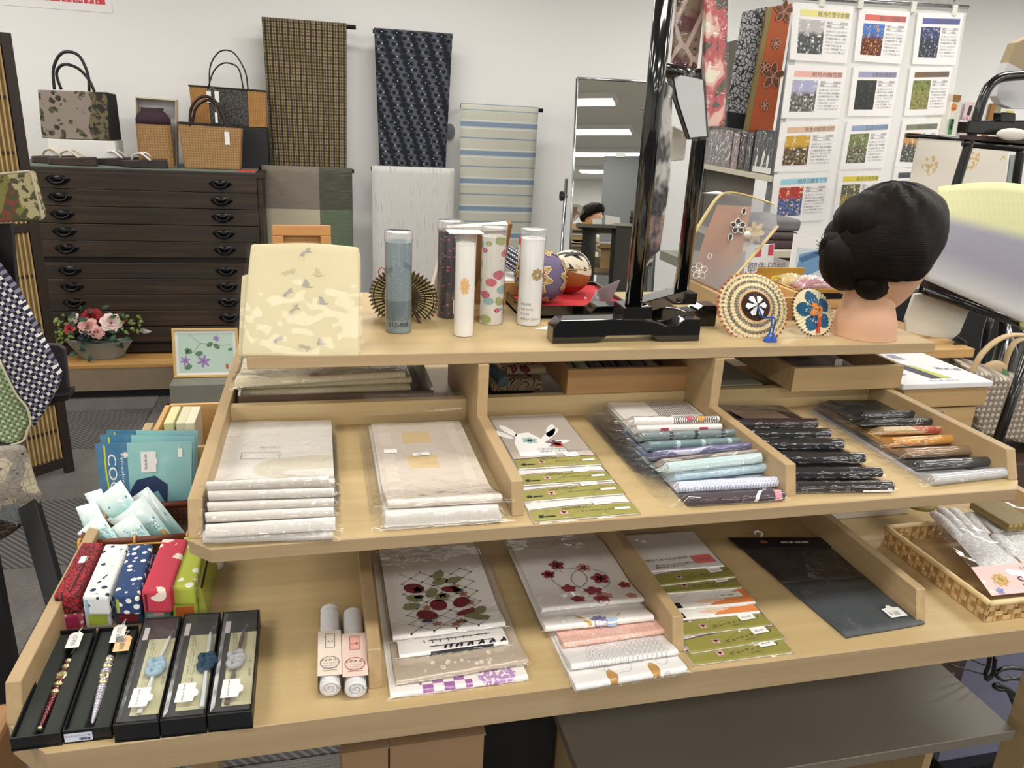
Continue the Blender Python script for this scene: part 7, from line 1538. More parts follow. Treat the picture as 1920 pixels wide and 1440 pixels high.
if bza > .1:
    B().box((bxa, y0 + .002, bza), (bxb, y0 + .006, bzb)).obj('cloth', WHITE, bn); nb = 14
    for z in (bza, bzb - .06):
        for k in range(nb): x = bxa + (bxb - bxa) * k / nb; B().box((x, y0 + .0062, z), (x + (bxb - bxa) / nb * .55, y0 + .008, z + .06)).obj('red_stripe', mat('banner_red', '#c8364a', .6), bn)
    tp, w = text('感謝祭', (bzb - bza) * .6); B().flat(move(tp, (bxb - bxa) * .08, (bzb - bza) * .25, 0, min(1., (bxb - bxa) * .85 / w)), plane((bxb, y0 + .009, bza), (-1, 0, 0), (0, 0, 1), .001)).obj('writing', mat('banner_yellow', '#e0c81e', .6), bn)
# ---- hung panel of picture cards
ca = math.radians(11); CD = V((math.cos(ca), math.sin(ca), 0)); CN = V((CD.y, -CD.x, 0)); CP0 = V((at(1488, 8, y=1.6).x, 1.6, 0))
def atp(u, v, o=0.):
    d = RX * ((u - 960) / F) + DN * ((v - 720) / F) + FW; q = CP0 + CN * o; return CAM + d * ((q - CAM).dot(CN) / d.dot(CN))
cp = thing('card_panel', 'clear hanging panel sheet holding rows of picture cards', 'display panel', atp(1620, 420))
PF = plastic('panel_film', haze=.5, wr=6, bs=.1, r=.2, milk='#f2f2ee')
B().add([atp(1488, 4, -.006), atp(1812, 24, -.006), atp(1742, 470, -.006), atp(1436, 470, -.006)], [(0, 1, 2, 3)]).obj('clear_sheet', PF, cp)
B().tube([atp(1450, -8, -.01), atp(1815, 14, -.01)], .008, 8).obj('rod', CHR, cp, smooth=True)
for u, v in ((1541, 2), (1613, 6), (1712, 14), (1789, 20)): c = atp(u, v, .002); B().box((c.x - .012, c.y - .006, c.z - .02), (c.x + .012, c.y + .006, c.z + .02)).obj('clip', mat('clip_clear', '#d9d9cf', .3), cp, bev=.003)
for u in (1470, 1790):
    c = atp(u, 2, -.01)
    for k in range(5): q = c + V((0, 0, .02 + k * .034)); M = frame((1, 0, 0) if k % 2 else (0, 1, 0), (0, 0, 1)).to_3x3(); B().tube([q + M @ V((.008 * math.cos(a), .022 * math.sin(a), 0)) for a in [2 * PI * j / 8 for j in range(8)]], .003, 5, closed=True).obj('chain_link', CHR, cp)
def photo(name, cols, s):
    def fn(g):
        u, v, _ = g.co(); n = g.noise(g.vec(u * s, v * s), 1., 3.); n2 = g.noise(g.vec(u * s * 3 + 7, v * s * 3), 1., 2.)
        c = g.mix((v + (n - .5) * .4).sm(.5, .68), g.mix(n2.sm(.35, .65), cols[1], cols[2]), cols[0]); return g.mix((n * n2).sm(.29, .36), c, cols[3])
    return mat(name, r=.5, fn=fn)
CARDS = [(((1487, 5), (1600, 14), (1587, 119), (1480, 112)), '#e6dc8e', ('#b9b4b4', '#3a3d40', '#5c6064', '#e8e8e8'), '睦月の雪中金閣', 'yellow headed card with a snowy temple photo'), (((1611, 16), (1706, 22), (1688, 120), (1600, 114)), '#d96a62', ('#3a72c0', '#2a1a14', '#8a4020', '#f0b060'), '葉月の万燈献灯祭', 'red headed card with a lantern lit shrine photo'), (((1720, 24), (1806, 26), (1790, 122), (1709, 120)), '#5a62a0', ('#3a4068', '#23283a', '#3a3f48', '#aab0c0'), '長月の観月の夕べ', 'indigo headed card with a dusk landscape photo'), (((1477, 122), (1587, 126), (1573, 221), (1464, 222)), '#e6aea2', ('#a8a8c8', '#4a4448', '#8a8480', '#e0dcd8'), '如月の梅花祭', 'pink headed card with a plum tree photo'), (((1600, 125), (1687, 126), (1672, 217), (1588, 217)), '#9a9cb8', ('#2a2e2c', '#1c1f1e', '#2a2e2e', '#4a504e'), '水無月の蛍(螢主)', 'lilac headed card with a dark night photo'), (((1706, 126), (1785, 125), (1770, 215), (1694, 217)), '#7a5f44', ('#7a8a4a', '#6a7048', '#a8a058', '#4a2a28'), '神無月の笠懸神事', 'brown headed card with a horseback photo'), (((1464, 230), (1573, 225), (1558, 321), (1451, 322)), '#d8b89c', ('#c9a03c', '#2c3440', '#8a7038', '#e0d8c8'), '弥生の町家の灯', 'tan headed card with a yellow autumn street photo'), (((1588, 227), (1671, 223), (1656, 315), (1573, 318)), '#8ea2c4', ('#6a7a48', '#3a342c', '#8a8a70', '#d0c8b0'), '文月の川床', 'blue grey headed card with a garden photo'), (((1692, 225), (1764, 221), (1742, 318), (1676, 314)), '#7d8266', ('#c08a4a', '#3a3c3c', '#5a5c58', '#d8d4c8'), '霜月の献茶式', 'sage headed card with an autumn roof photo'), (((1451, 328), (1558, 322), (1545, 412), (1442, 418)), '#9accdf', ('#b03a30', '#3a4a78', '#6a78a8', '#e8d8a8'), '卯月の都をどり', 'sky blue headed card with a dance stage photo'), (((1572, 322), (1653, 320), (1640, 405), (1560, 412)), '#dccb4c', ('#5a5848', '#6a5a3a', '#c0a848', '#e8e0a0'), '皐月の花笠祭', 'bright yellow headed card with a straw hat photo'), (((1676, 315), (1750, 312), (1736, 402), (1664, 405)), '#4a4c58', ('#8a8a8c', '#3a3a3c', '#c0c0c0', '#e8e8e8'), '師走の終い天神', 'slate headed card with a black and white photo')]
CW_ = mat('card_stock', '#eceaea', .5); LN = ('場所：　　京都市', '時期：　　一月頃', '深い雪つもり、ひとつひとつ', '鮮やかに見える金閣寺', 'その静寂な美さは、雪国', 'がえって、ありがたさで', '人気があります', 'そんな「雪中金閣」をイメ', 'ージして仕上げました')
for i, (q, hc, pc, ti, lab) in enumerate(CARDS):
    o = [atp(u, v, .0) for u, v in q]; t = thing('picture_card', lab, 'card', (o[2] + o[3]) / 2, 'picture cards on the clear hanging panel')
    def C4(a, b_, z, o=o): return (o[3] * (1 - a) + o[2] * a) * (1 - b_) + (o[0] * (1 - a) + o[1] * a) * b_ + CN * z
    B().hexa([C4(0, 0, 0), C4(1, 0, 0), C4(1, 1, 0), C4(0, 1, 0), C4(0, 0, .003), C4(1, 0, .003), C4(1, 1, .003), C4(0, 1, .003)]).obj('card', CW_, t)
    s1_ = lambda a, b_: C4(a, b_, .0036); s2_ = lambda a, b_: C4(a, b_, .0042)
    B().flat(rect(.12, .79, .94, .9), s1_).obj('header_bar', mat('bar_' + hc[1:], hc, .5), t)
    B().grid(lambda u, v: C4(.11 + .42 * u, .13 + .60 * v, .0038), 1, 1).obj('photo', photo('photo_%d' % i, pc, 4. + i % 3), t)
    b = B(); tp, w = text(ti, .13); b.flat([[(.93 - .52 + p_ * .52 / w, .805 + q_ * .75) for p_, q_ in pl_] for pl_ in tp], s2_)
    for k, ln_ in enumerate(LN): tp, w = text(ln_, .05); b.flat([[(.57 + p_ * (.36 if k not in (1, 6) else .3) / w, .685 - k * .062 - (.03 if k > 1 else 0) + q_ * .85) for p_, q_ in pl_] for pl_ in tp], s2_)
    b.flat(rect(.57, .675, .93, .679) + rect(.57, .612, .93, .616), s2_)
    b.obj('writing', GREYP, t)
# ---- hanging obi and storage shelf left of the panel
def damask(g):
    x, y, z = g.co('Object'); d = g.voro(g.vec(x, y, z), 60., 'DISTANCE_TO_EDGE'); n = g.noise(g.vec(x, y, z), 70, 2); return g.mix((d + (n - .5) * .3).sm(.05, .12), '#23242c', '#a9a9ae')
yo = 1.95
t = thing('obi_cloth', 'black and silver damask obi hanging beside the card panel', 'obi', at(1400, 250, y=yo)); slab(B(), ((1394, 22), (1440, 12), (1405, 214), (1364, 208)), yo, .012).obj('cloth', mat('obi_damask', r=.6, fn=damask), t, bev=.003); slab(B(), ((1364, 209), (1405, 215), (1398, 243), (1360, 238)), yo + .001, .01).obj('lining', mat('obi_navy', '#14161f', .7), t)
t = thing('obi_cloth', 'rust orange obi with outlined blossoms hanging beside the card panel', 'obi', at(1435, 262, y=yo - .03)); yq = yo - .03
slab(B(), ((1448, 12), (1486, 6), (1446, 266), (1404, 244)), yq, .012).obj('cloth', mat('obi_rust', '#b0552c', .6, var=.06), t, bev=.003); slab(B(), ((1440, 14), (1449, 12), (1404, 244), (1396, 243)), yq - .001, .012).obj('border', mat('obi_olive', '#8a7a4a', .6), t)
k = (at(1440, 130, y=yq) - CAM).length / F
OB = mat('obi_blossom_brown', '#6a4628', .7); OPK = mat('obi_outline_pink', '#c99a8c', .7)
for u, v, r, n_ in ((1470, 22, 18, 5), (1455, 82, 9, 6), (1449, 143, 22, 5), (1434, 125, 10, 5), (1434, 198, 9, 5)):
    c = at(u, v, y=yq - .003); P = flower(0, 0, r * k, n_, .55); B().flat(P, lambda a, b_: c + V((a, 0, b_))).obj('blossom', OB, t)
    for pl_ in P: B().tube([c + V((a, -.001, b_)) for a, b_ in pl_], .0018, 4, closed=True).obj('blossom_outline', OPK, t)
rk = thing('storage_rack', 'white storage shelf holding packaged cloth beside the card panel', 'shelf', at(1385, 400, y=2.1)); zs_ = at(1380, 320, y=1.95).z
xs0, xs1 = at(1305, 306, y=2.2).x, at(1452, 330, y=1.8).x
RKM = mat('rack_cream', '#cfc8b4', .6); RKG = mat('rack_grey', '#6a645c', .7)
def shelf3(z, th, m, nm): 
    a, c = at(1312, 306, z=z), at(1449, 331, z=z); d = V((.10, .30, 0)); B().hexa([V((p.x, p.y, z - th)) for p in (a, c, c + d, a + d)] + [V((p.x, p.y, z)) for p in (a, c, c + d, a + d)]).obj(nm, m, rk, bev=.001, seg=1); return a, c
a, c = shelf3(zs_, .022, RKM, 'shelf_board'); zs2 = zs_ - .42
for nm, p, m in (('side_panel', a + V((.11, .31, 0)), RKG),): B().hexa([V((q.x, q.y, 0)) for q in (a + V((.09, .28, 0)), c + V((.09, .28, 0)), c + V((.1, .30, 0)), a + V((.1, .30, 0)))] + [V((q.x, q.y, zs_ + .55)) for q in (a + V((.09, .28, 0)), c + V((.09, .28, 0)), c + V((.1, .30, 0)), a + V((.1, .30, 0)))]).obj('back_panel', RKG, rk)
for f in (.0, .97): p = a.lerp(c, f); B().box((p.x + .02, p.y + .02, 0), (p.x + .045, p.y + .045, zs_ + .55)).obj('upright', mat('rack_steel', '#8a8c90', .4, metal=.6), rk)
for dz in (.30, .55): B().hexa([V((q.x, q.y, zs_ - dz - .02)) for q in (a, c, c + V((.1, .3, 0)), a + V((.1, .3, 0)))] + [V((q.x, q.y, zs_ - dz)) for q in (a, c, c + V((.1, .3, 0)), a + V((.1, .3, 0)))]).obj('shelf_board', RKM, rk)
def onshelf3(u, v, f): return a.lerp(c, f) + V((.03, .06, 0))
for f0, f1, h, cc, lab, nm in ((.12, .46, .155, '#83777a', 'photo printed grey cloth pack on the white shelf', 'pack'), (.48, .56, .15, '#a08a8c', 'mauve cloth pack standing on the white shelf', 'pack'), (.575, .65, .155, '#2a2426', 'dark cloth pack standing on the white shelf', 'pack'), (.66, .73, .15, '#3a3436', 'brown black cloth pack standing on the white shelf', 'pack'), (.76, .985, .17, '#46484e', 'slate cloth pack with white print on the white shelf', 'pack')):
    p, q = a.lerp(c, f0) + V((.02, .04, 0)), a.lerp(c, f1) + V((.02, .04, 0)); d = V((.03, .1, 0)); up = V((.0, .0, h)); t = thing('cloth_package', lab, 'package', V((p.x, p.y, zs_)), 'packs on the white storage shelf')
    B().hexa([p, q, q + d, p + d, p + up, q + up, q + d + up, p + d + up]).obj('folded_cloth', mat('rackpack_' + cc[1:], cc, .5, var=.3 if f0 < .2 else .08), t, bev=.003)
    B().add([x_ + V((-.002, -.004, 0)) for x_ in (p, q, q + up * 1.05, p + up * 1.05)], [(0, 1, 2, 3)]).obj('plastic_sleeve', FILM, t)
    if f0 > .7: e = q - p; sp_ = lambda a_, b_: p + e * a_ + up * b_ + V((-.0015, -.003, 0)); B().flat([[(.03, .03), (.97, .03), (.97, .16), (.03, .16)]], sp_).obj('print', WHITE, t); B().flat(petal(.15, .12, 1.5, .3, .1) + petal(.45, .12, 1.4, .45, .12) + petal(.75, .12, 1.6, .35, .12), sp_).obj('print', WHITE, t)
# goods on the lower shelves and the pictures before them
yz = 1.3
for i, (u0, u1, va, vb, cc, lab) in enumerate(((1452, 1505, 412, 434, '#77757a', 'folded grey cloth on the lower white shelf'), (1448, 1500, 436, 450, '#54494a', 'folded taupe cloth on the lower white shelf'), (1446, 1498, 451, 468, '#453436', 'folded maroon brown cloth on the lower white shelf'))):
    p, q = at(u0, vb, y=yz), at(u1, va, y=yz); B().box((p.x, yz, p.z), (q.x, yz + .22, q.z)).obj('folded_cloth', mat('lowfold_' + cc[1:], cc, .7, var=.12), bev=.012, seg=3, label=lab, cat='cloth', group='folded cloths on the lower shelf')
p, q = at(1440, 482, y=yz - .02), at(1520, 470, y=yz - .02); lowt = thing('side_cabinet', 'low cream and grey cabinet under the folded cloths', 'cabinet', (p.x, yz, 0)); B().box((p.x - .1, yz - .03, p.z), (q.x + .12, yz + .2, q.z - .001)).obj('top', RKM, lowt); B().box((p.x - .08, yz, 0), (q.x + .1, yz + .19, p.z - .0005)).obj('body', mat('cab_dark', '#4f4c44', .7), lowt); a_, c_ = at(1462, 487, y=yz - .004), at(1478, 493, y=yz - .004); B().box((a_.x, yz - .006, c_.z), (c_.x, yz - .001, a_.z)).obj('handle_plate', mat('plate_grey', '#8d9090', .4), lowt)
yw_ = .75
t = thing('calendar_card', 'white card with red corner squares behind the clear pouch', 'card', at(1420, 512, y=yw_)); slab(B(), ((1396, 512), (1449, 512), (1452, 457), (1400, 462)), yw_, .003).obj('paper', CW_, t)
for qd in (((1440, 479), (1450, 479), (1451, 458), (1442, 459)), ((1415, 482), (1427, 481), (1428, 464), (1416, 465))): slab(B(), qd, yw_ - .001, .0005).obj('red_square', mat('square_red', '#d04a5a', .6), t)
tp, w = text('御朱印帳', .03); o_ = at(1400, 508, y=yw_ - .001); B().flat(move(tp, 0, 0), plane(o_, (1, 0, 0), (0, 0, 1), .0005)).obj('writing', GREYP, t)
t = thing('mounted_picture', 'white mounted picture of blue paper planes behind the gilt tray', 'picture', at(1530, 520, y=yw_ - .05)); yv = yw_ - .05
slab(B(), ((1478, 522), (1565, 522), (1566, 452), (1491, 438)), yv, .006).obj('mount', CW_, t); slab(B(), ((1489, 522), (1562, 522), (1563, 470), (1496, 464)), yv - .001, .001).obj('picture', mat('pic_pale', '#cdd6de', .5), t); slab(B(), ((1491, 520), (1500, 477), (1562, 463), (1562, 492), (1510, 520)), yv - .002, .0008).obj('print', mat('pic_blue', '#6f97bd', .5), t); slab(B(), ((1499, 484), (1545, 466), (1548, 474), (1503, 492)), yv - .003, .0008).obj('print', mat('pic_navy', '#4a6a98', .5), t)
hold = B(); zz_ = at(1480, 522, y=yv).z
wtb = thing('side_table', 'grey topped side table behind the display table', 'table', (1.75, .95, 0)); B().box((at(1380, 515, y=yw_).x - .05, .55, zz_ - .03), (at(1570, 520, y=yw_).x - .02, 1.15, zz_ - .001)).obj('top', mat('table_grey', '#7c7870', .6), wtb)
for dx in (.0, .25): B().box((at(1380, 515, y=yw_).x + dx, .6, 0), (at(1380, 515, y=yw_).x + dx + .04, 1.1, zz_ - .03)).obj('leg', mat('leg_dark', '#2b2825', .6), wtb)
# ---- cork board with posters on the wall
zf = at(1780, 186, y=y1).z; zfb = at(1780, 262, y=y1).z; xf0, xf1 = at(1745, 190, y=y1).x, 4.5
pb = thing('notice_board', 'wood framed notice board with coloured leaflets on the back wall', 'notice board', ((xf0 + xf1) / 2, y1 - .02, zfb - .3)); B().box((xf0, y1 - .02, zfb - .35), (xf1, y1 - .008, zf)).obj('board', mat('cork', '#c9b89a', .8), pb); FWD = wood('board_frame', '#9a6a34', '#b88648', 'x', .6, .5)
B().box((xf0, y1 - .03, zf - .01), (xf1, y1 - .008, zf + .03)).obj('frame_rail', FWD, pb); B().box((at(1848, 220, y=y1).x, y1 - .03, zfb - .35), (at(1855, 220, y=y1).x, y1 - .008, zf - .011)).obj('frame_stile', FWD, pb)
for i, (u0, u1, va, vb, cc, lab) in enumerate(((1768, 1797, 192, 254, '#e9e4d8', 'leaflet with an orange heading on the notice board'), (1797, 1842, 193, 252, '#e6cfd4', 'pink leaflet with wallets on the notice board'), (1852, 1878, 198, 228, '#8d8a72', 'small framed picture on the notice board'), (1878, 1900, 208, 240, '#d9cf5a', 'yellow leaflet on the notice board'))):
    p, q = at(u0, vb, y=y1 - .02), at(u1, va, y=y1 - .02); t = thing('leaflet', lab, 'leaflet', V((p.x, y1 - .023, p.z)), 'leaflets on the notice board'); B().box((p.x, y1 - .023, p.z), (q.x, y1 - .021, q.z)).obj('paper', mat('leaf_' + cc[1:], cc, .6), t); w, h = q.x - p.x, q.z - p.z; P = plane((p.x, y1 - .0232, p.z), (1, 0, 0), (0, 0, 1), .0005); P2 = plane((p.x, y1 - .0245, p.z), (1, 0, 0), (0, 0, 1), .0005)
    if i == 0:
        B().flat(disc(w * .5, h * .85, w * .42, 12, h * .12), P).obj('print', mat('pr_orange', '#e0904a', .6), t); B().flat(rect(w * .05, h * .04, w * .95, h * .5), P).obj('print', mat('pr_green', '#4e8a4e', .6), t); B().flat([[(w * .2, h * .2), (w * .4, h * .18), (w * .42, h * .5), (w * .25, h * .52)], [(w * .6, h * .2), (w * .8, h * .18), (w * .82, h * .5), (w * .65, h * .52)]], P2).obj('print', BLACKP, t); tp, tw = text('大特価', h * .18); B().flat(move(tp, w * .15, h * .78, 0, min(1, w * .7 / tw)), P2).obj('writing', mat('pr_red', '#c0402a', .6), t)
    if i == 1: tp, tw = text('68,000', h * .2); B().flat(move(tp, w * .05, h * .42, 0, min(1, w * .9 / tw)), P).obj('writing', mat('pr_magenta', '#c04a78', .6), t); B().flat([[(w * .2, h * .6), (w * .4, h * .6), (w * .45, h * .9), (w * .25, h * .9)], [(w * .6, h * .6), (w * .75, h * .6), (w * .75, h * .9), (w * .6, h * .9)]], P).obj('print', mat('pr_wallet', '#3a3228', .6), t)
    if i == 2: B().flat(rect(w * .2, h * .12, w * .8, h * .7), P).obj('print', mat('pr_sand', '#a89c78', .6), t)
# ---- black rack with draped cloths
BM = mat('rack_black', '#0c0c0e', .22, coat=.4); BRN = mat('rack_brown', '#3a2a24', .6)
yr = .80
kr = thing('cloth_rack', 'black tubular rack with clamps for draping cloth', 'rack', V((at(1850, 300, y=yr).x, yr, 0)))
def ptube(pts, r, y=yr, nm='tube', m=BM, n=10): return B().tube(smooth_path([at(u, v, y=y) for u, v in pts], 5) if len(pts) > 2 else [at(u, v, y=y) for u, v in pts], r, n).obj(nm, m, kr, smooth=True)
ptube(((1980, 140), (1905, 142), (1868, 150), (1845, 180), (1820, 260), (1795, 340), (1745, 500), (1700, 640)), .0135); 
base = at(1700, 640, y=yr); B().tube([base, V((base.x - .05, yr, .0))], .0135, 10).obj('tube', BM, kr, smooth=True)
ptube(((1915, 280), (1905, 345), (1890, 500), (1878, 640)), .013, nm='rear_post'); b2_ = at(1878, 640, y=yr); B().tube([b2_, V((b2_.x - .03, yr, 0))], .013, 10).obj('rear_post', BM, kr, smooth=True)
slab(B(), ((1816, 226), (2000, 226), (2000, 262), (1812, 250)), yr - .02, .04).obj('clamp_bar', BM, kr, bev=.004); slab(B(), ((1814, 254), (2000, 262), (2000, 276), (1813, 262)), yr - .018, .03).obj('wood_strip', BRN, kr, bev=.001)
ptube(((1808, 268), (2000, 285)), .012, nm='rail'); slab(B(), ((1878, 210), (1905, 212), (1905, 230), (1876, 228)), yr - .03, .03).obj('clamp_block', BM, kr, bev=.003)
slab(B(), ((1742, 528), (1990, 625), (1990, 645), (1742, 540)), yr - .22, .03).obj('wood_strip', BRN, kr, bev=.001); ptube(((1735, 545), (1995, 635)), .012, y=yr - .22, nm='rail')
# cushion pad on the bar
B().sphere(at(1898, 252, y=yr - .045), (.055, .012, .017), 16, 8).obj('mask_pad', mat('pad_white', '#e4ddd6', .7), label='small round white pad with black straps on the black rack bar', cat='pad', smooth=True)
def drape(lab, outline, y, m, th=.006, nm='draped_cloth', pleat=.0):
    t = thing(nm, lab, 'cloth', sum((at(u, v, y=y) for u, v in outline), V()) / len(outline), 'cloths on the black racks'); slab(B(), outline, y, th).obj('cloth', m, t, bev=.002); return t
def ombre(g):
    x, y, z = g.co('Object'); n = g.noise(g.vec(x * 60., y * 60., z * 8.), 1., 2.); w = ((x * 60.).tri() * (z * 40.).tri()); c = g.mix((z + x * .18).sm(.045, .085), g.mix((z + x * .3).sm(-.14, -.02), '#d2d0cf', '#9c9aa8'), '#d6d6a6')
    return g.mix(w.sm(.05, .25) * .12, c, '#7c7c8a')
q = [(1760, 352), (1772, 343), (1810, 333), (1930, 348), (1925, 603), (1895, 600), (1740, 530), (1748, 450)]
ptube(((1700, 254), (1960, 272)), .008, y=yr + .455, nm='rear_rail')
t = thing('draped_cloth', 'lime to lavender shaded cloth draped over the black rack', 'cloth', at(1830, 470, y=yr - .2), 'cloths on the black racks')
def om(u, v):
    top = (1760 + 190 * u, 350 - 16 * math.sin(u * 2.4) + u * 12); bot = (1735 + 190 * u, 524 + u * 84); uu, vv = top[0] + (bot[0] - top[0]) * v, top[1] + (bot[1] - top[1]) * v
    return at(uu, vv, y=yr - .16 - .09 * v - .02 * math.sin(v * PI))
B().grid(lambda u, v: om(u, 1 - v), 12, 14, th=.004).obj('cloth', mat('ombre_cloth', r=.85, fn=ombre), t, smooth=True)
B().tube(smooth_path([om(.98, 1) + V((0, 0, .0)), om(.98, 1) + V((.02, .02, -.01)), om(1, .8) + V((.02, .05, 0))], 4), .012, 8).obj('rolled_end', mat('roll_lime', '#c4c68a', .8), t, smooth=True)
CRG = mat('cream_gold', r=.8, fn=lambda g: (lambda x, y, z: g.mix((g.voro(g.vec(x, y, z), 7., rnd=.3).lt(.3)) * g.noise(g.vec(x, y, z), 70, 2).gt(.52), '#dfd9cc', '#d0b27a'))(*g.co('Object')))
drape('cream cloth with gold flower sprays hanging behind the black rack', [(1723, 255), (1892, 268), (1885, 372), (1700, 372)], yr + .45, CRG)
t = drape('white and tan cloth roll hanging over the rack top', [(1905, 80), (1990, 40), (1990, 205), (1900, 204), (1878, 196), (1868, 180), (1872, 160)], yr + .1, mat('white_tan', r=.8, fn=lambda g: (lambda x, y, z: g.mix((z + x * .3).gt(.03), '#dcdcde', '#b5a283'))(*g.co('Object'))), .03)
drape('grey landscape print panel hanging behind the black rack', [(1895, 290), (1912, 290), (1908, 345), (1888, 345)], yr + .5, mat('grey_land', '#8f9a98', .6, var=.2))
# ---- things below that rack
drape('plain off white cloth hanging under the rack rail', [(1728, 550), (1820, 577), (1800, 625), (1782, 640), (1700, 623), (1698, 600), (1715, 552)], .62, mat('offwhite_cloth', '#cfcabd', .85, var=.04), .01)
yt_ = .70; zt2_ = at(1830, 655, y=.5).z
tb2 = thing('side_table', 'pine topped side table beside the woven bag', 'table', (at(1800, 640, z=zt2_).x, .7, 0)); pA = at(1829, 654, z=zt2_); B().box((pA.x - .24, pA.y, zt2_ - .025), (pA.x, pA.y + .5, zt2_)).obj('top', PINE, tb2, bev=.002); B().box((pA.x - .2, pA.y + .02, 0), (pA.x - .03, pA.y + .45, zt2_ - .026)).obj('body', mat('table_beige', '#8a8068', .7), tb2)
B().hexa([at(u, v, y=pA.y + .04) for u, v in ((1783, 655), (1812, 657), (1812, 640), (1795, 630))] + [at(u, v, y=pA.y + .16) for u, v in ((1783, 655), (1812, 657), (1812, 640), (1795, 630))]).obj('stand_foot', BM, label='black wedge foot standing on the pine side table', cat='foot', bev=.002)
stl = thing('metal_stool', 'silver legged stool standing behind the woven bag', 'stool', V((at(1890, 640, y=1.3).x, 1.3, 0)))
for i, (pts, r, m) in enumerate(((((1870, 560), (1850, 620), (1838, 700)), .014, BM), (((1892, 600), (1880, 690)), .009, CHR), (((1884, 590), (1905, 660)), .008, CHR))):
    tt = kr if not i else stl; pp_ = [at(u, v, y=1.3) for u, v in pts]; B().tube(pp_ + [V((pp_[-1].x, 1.3, 0))], r, 8).obj('leg', m, tt, smooth=True)
# dark backdrop cabinet
B().box((at(1760, 640, y=2.6).x, 2.6, 0), (4.3, 3.1, at(1850, 575, y=2.6).z)).obj('low_cabinet', mat('cab_black', '#1b1a1a', .6), label='low dark cabinet far behind the racks', cat='cabinet', bev=.004)
# woven bag
WVB = mat('bag_weave', r=.6, fn=weave('#d2c8b8', '#8f857a', 60), bs=.4); yg = .42
bg = thing('woven_bag', 'beige checked woven bag with cane loop handles', 'bag', at(1880, 830, y=yg)); qb = [at(u, v, y=yg) for u, v in ((1835, 815), (1990, 850), (1990, 740), (1815, 690))]; dpt = V((.05, .14, 0)); 
B().hexa([qb[0], qb[1], qb[1] + dpt, qb[0] + dpt, qb[3], qb[2], qb[2] + dpt, qb[3] + dpt]).obj('body', WVB, bg, bev=.012, seg=3)
CANE = mat('cane', '#c3a982', .45)
for pts, dy in ((((1822, 700), (1840, 665), (1870, 638), (1905, 628), (1950, 640), (1980, 700)), .0), (((1880, 706), (1888, 670), (1903, 642), (1930, 632)), .12)): B().tube(smooth_path([at(u, v, y=yg + dy) for u, v in pts], 5), .0095, 8, flat=.6).obj('handle', CANE, bg, smooth=True)
B().sphere(at(1862, 695, y=yg + .1), (.045, .01, .03), 14, 8).obj('handle_base', CANE, bg, smooth=True); b = B(); leaf(b, at(1880, 690, y=yg + .06), (.5, -.2, -.8), (0, -1, .3), .06, .03); b.obj('leaf', mat('bag_leaf', '#5a7a52', .7), bg)
zbg = min(qb[0].z, qb[1].z); B().box((qb[0].x + .01, yg - .04, 0), (qb[1].x + .05, yg + .25, zbg - .004)).obj('display_plinth', mat('plinth_brown', '#4a382c', .6), label='brown plinth under the woven bag', cat='plinth', bev=.003)
pt2 = [at(u, v, y=.25) for u, v in ((1935, 640), (1880, 800))]; B().tube([pt2[0], pt2[1], pt2[1] + (pt2[1] - pt2[0]).normalized() * (pt2[1].z / ((pt2[0] - pt2[1]).normalized().z))], .0125, 10).obj('front_leg', BM, kr, smooth=True)

# ================================================================ right end of the bottom tray
bfl = at(1848, 1168, z=ZB); bw = thing('glove_basket', 'shallow pale bamboo basket holding glove packs', 'basket', (bfl.x + .12, bfl.y + .12, ZB)); bx0_, by0_, bx1_, by1_, bh = bfl.x, bfl.y + .002, 1.40, -.095, .034
STRIP = [mat('bamboo_a', '#cdb183', .55, var=.1), mat('bamboo_b', '#a8804c', .55, var=.1)]
cor = [V((bx0_, by0_, 0)), V((bx1_, by0_, 0)), V((bx1_, by1_, 0)), V((bx0_, by1_, 0))]
for si in range(4):
    p, q = cor[si], cor[(si + 1) % 4]; L_ = (q - p).length; d = (q - p).normalized(); n = V((d.y, -d.x, 0)); m_ = max(1, int(L_ / .017))
    for r_ in range(3):
        pts = []
        for k in range(m_ * 2 + 1): pts.append(p + d * (L_ * k / (m_ * 2)) + n * (.0022 * math.sin(PI * k / 1. * .5 * 1 + PI * r_ + PI / 4) ) + V((0, 0, ZB + .006 + r_ * .0095)))
        b = B()
        for k in range(len(pts) - 1): a0, a1 = pts[k], pts[k + 1]; b.hexa([a0 + n * .0006 - V((0, 0, .0042)), a1 + n * .0006 - V((0, 0, .0042)), a1 - n * .0006 - V((0, 0, .0042)), a0 - n * .0006 - V((0, 0, .0042)), a0 + n * .0006 + V((0, 0, .0042)), a1 + n * .0006 + V((0, 0, .0042)), a1 - n * .0006 + V((0, 0, .0042)), a0 - n * .0006 + V((0, 0, .0042))])
        b.obj('weaver', STRIP[0], bw)
    pr = None
    for k in range(m_):
        c = p + d * (L_ * (k + .5) / m_); o_ = B().box((-.0045, -.0014, 0), (.0045, .0014, bh)); M = frame(d, n); o_.v = [c + V((d.x * q_.x + n.x * q_.y * (1 if k % 2 else -1), d.y * q_.x + n.y * q_.y, ZB + q_.z)) for q_ in o_.v]; o_.obj('stake', STRIP[1], bw)
rim = [V((c.x, c.y, ZB + bh)) for c in cor]
for i in range(4): B().tube([rim[i].lerp(rim[(i + 1) % 4], k / 16) + V((0, 0, .0008 * (k % 2))) for k in range(17)], .0052, 6).obj('rim', mat('rim_pale', '#d8bf8e', .5, var=.12), bw, smooth=True)
B().box((bx0_, by0_, ZB + .0006), (bx1_, by1_, ZB + .003)).obj('base', STRIP[0], bw)
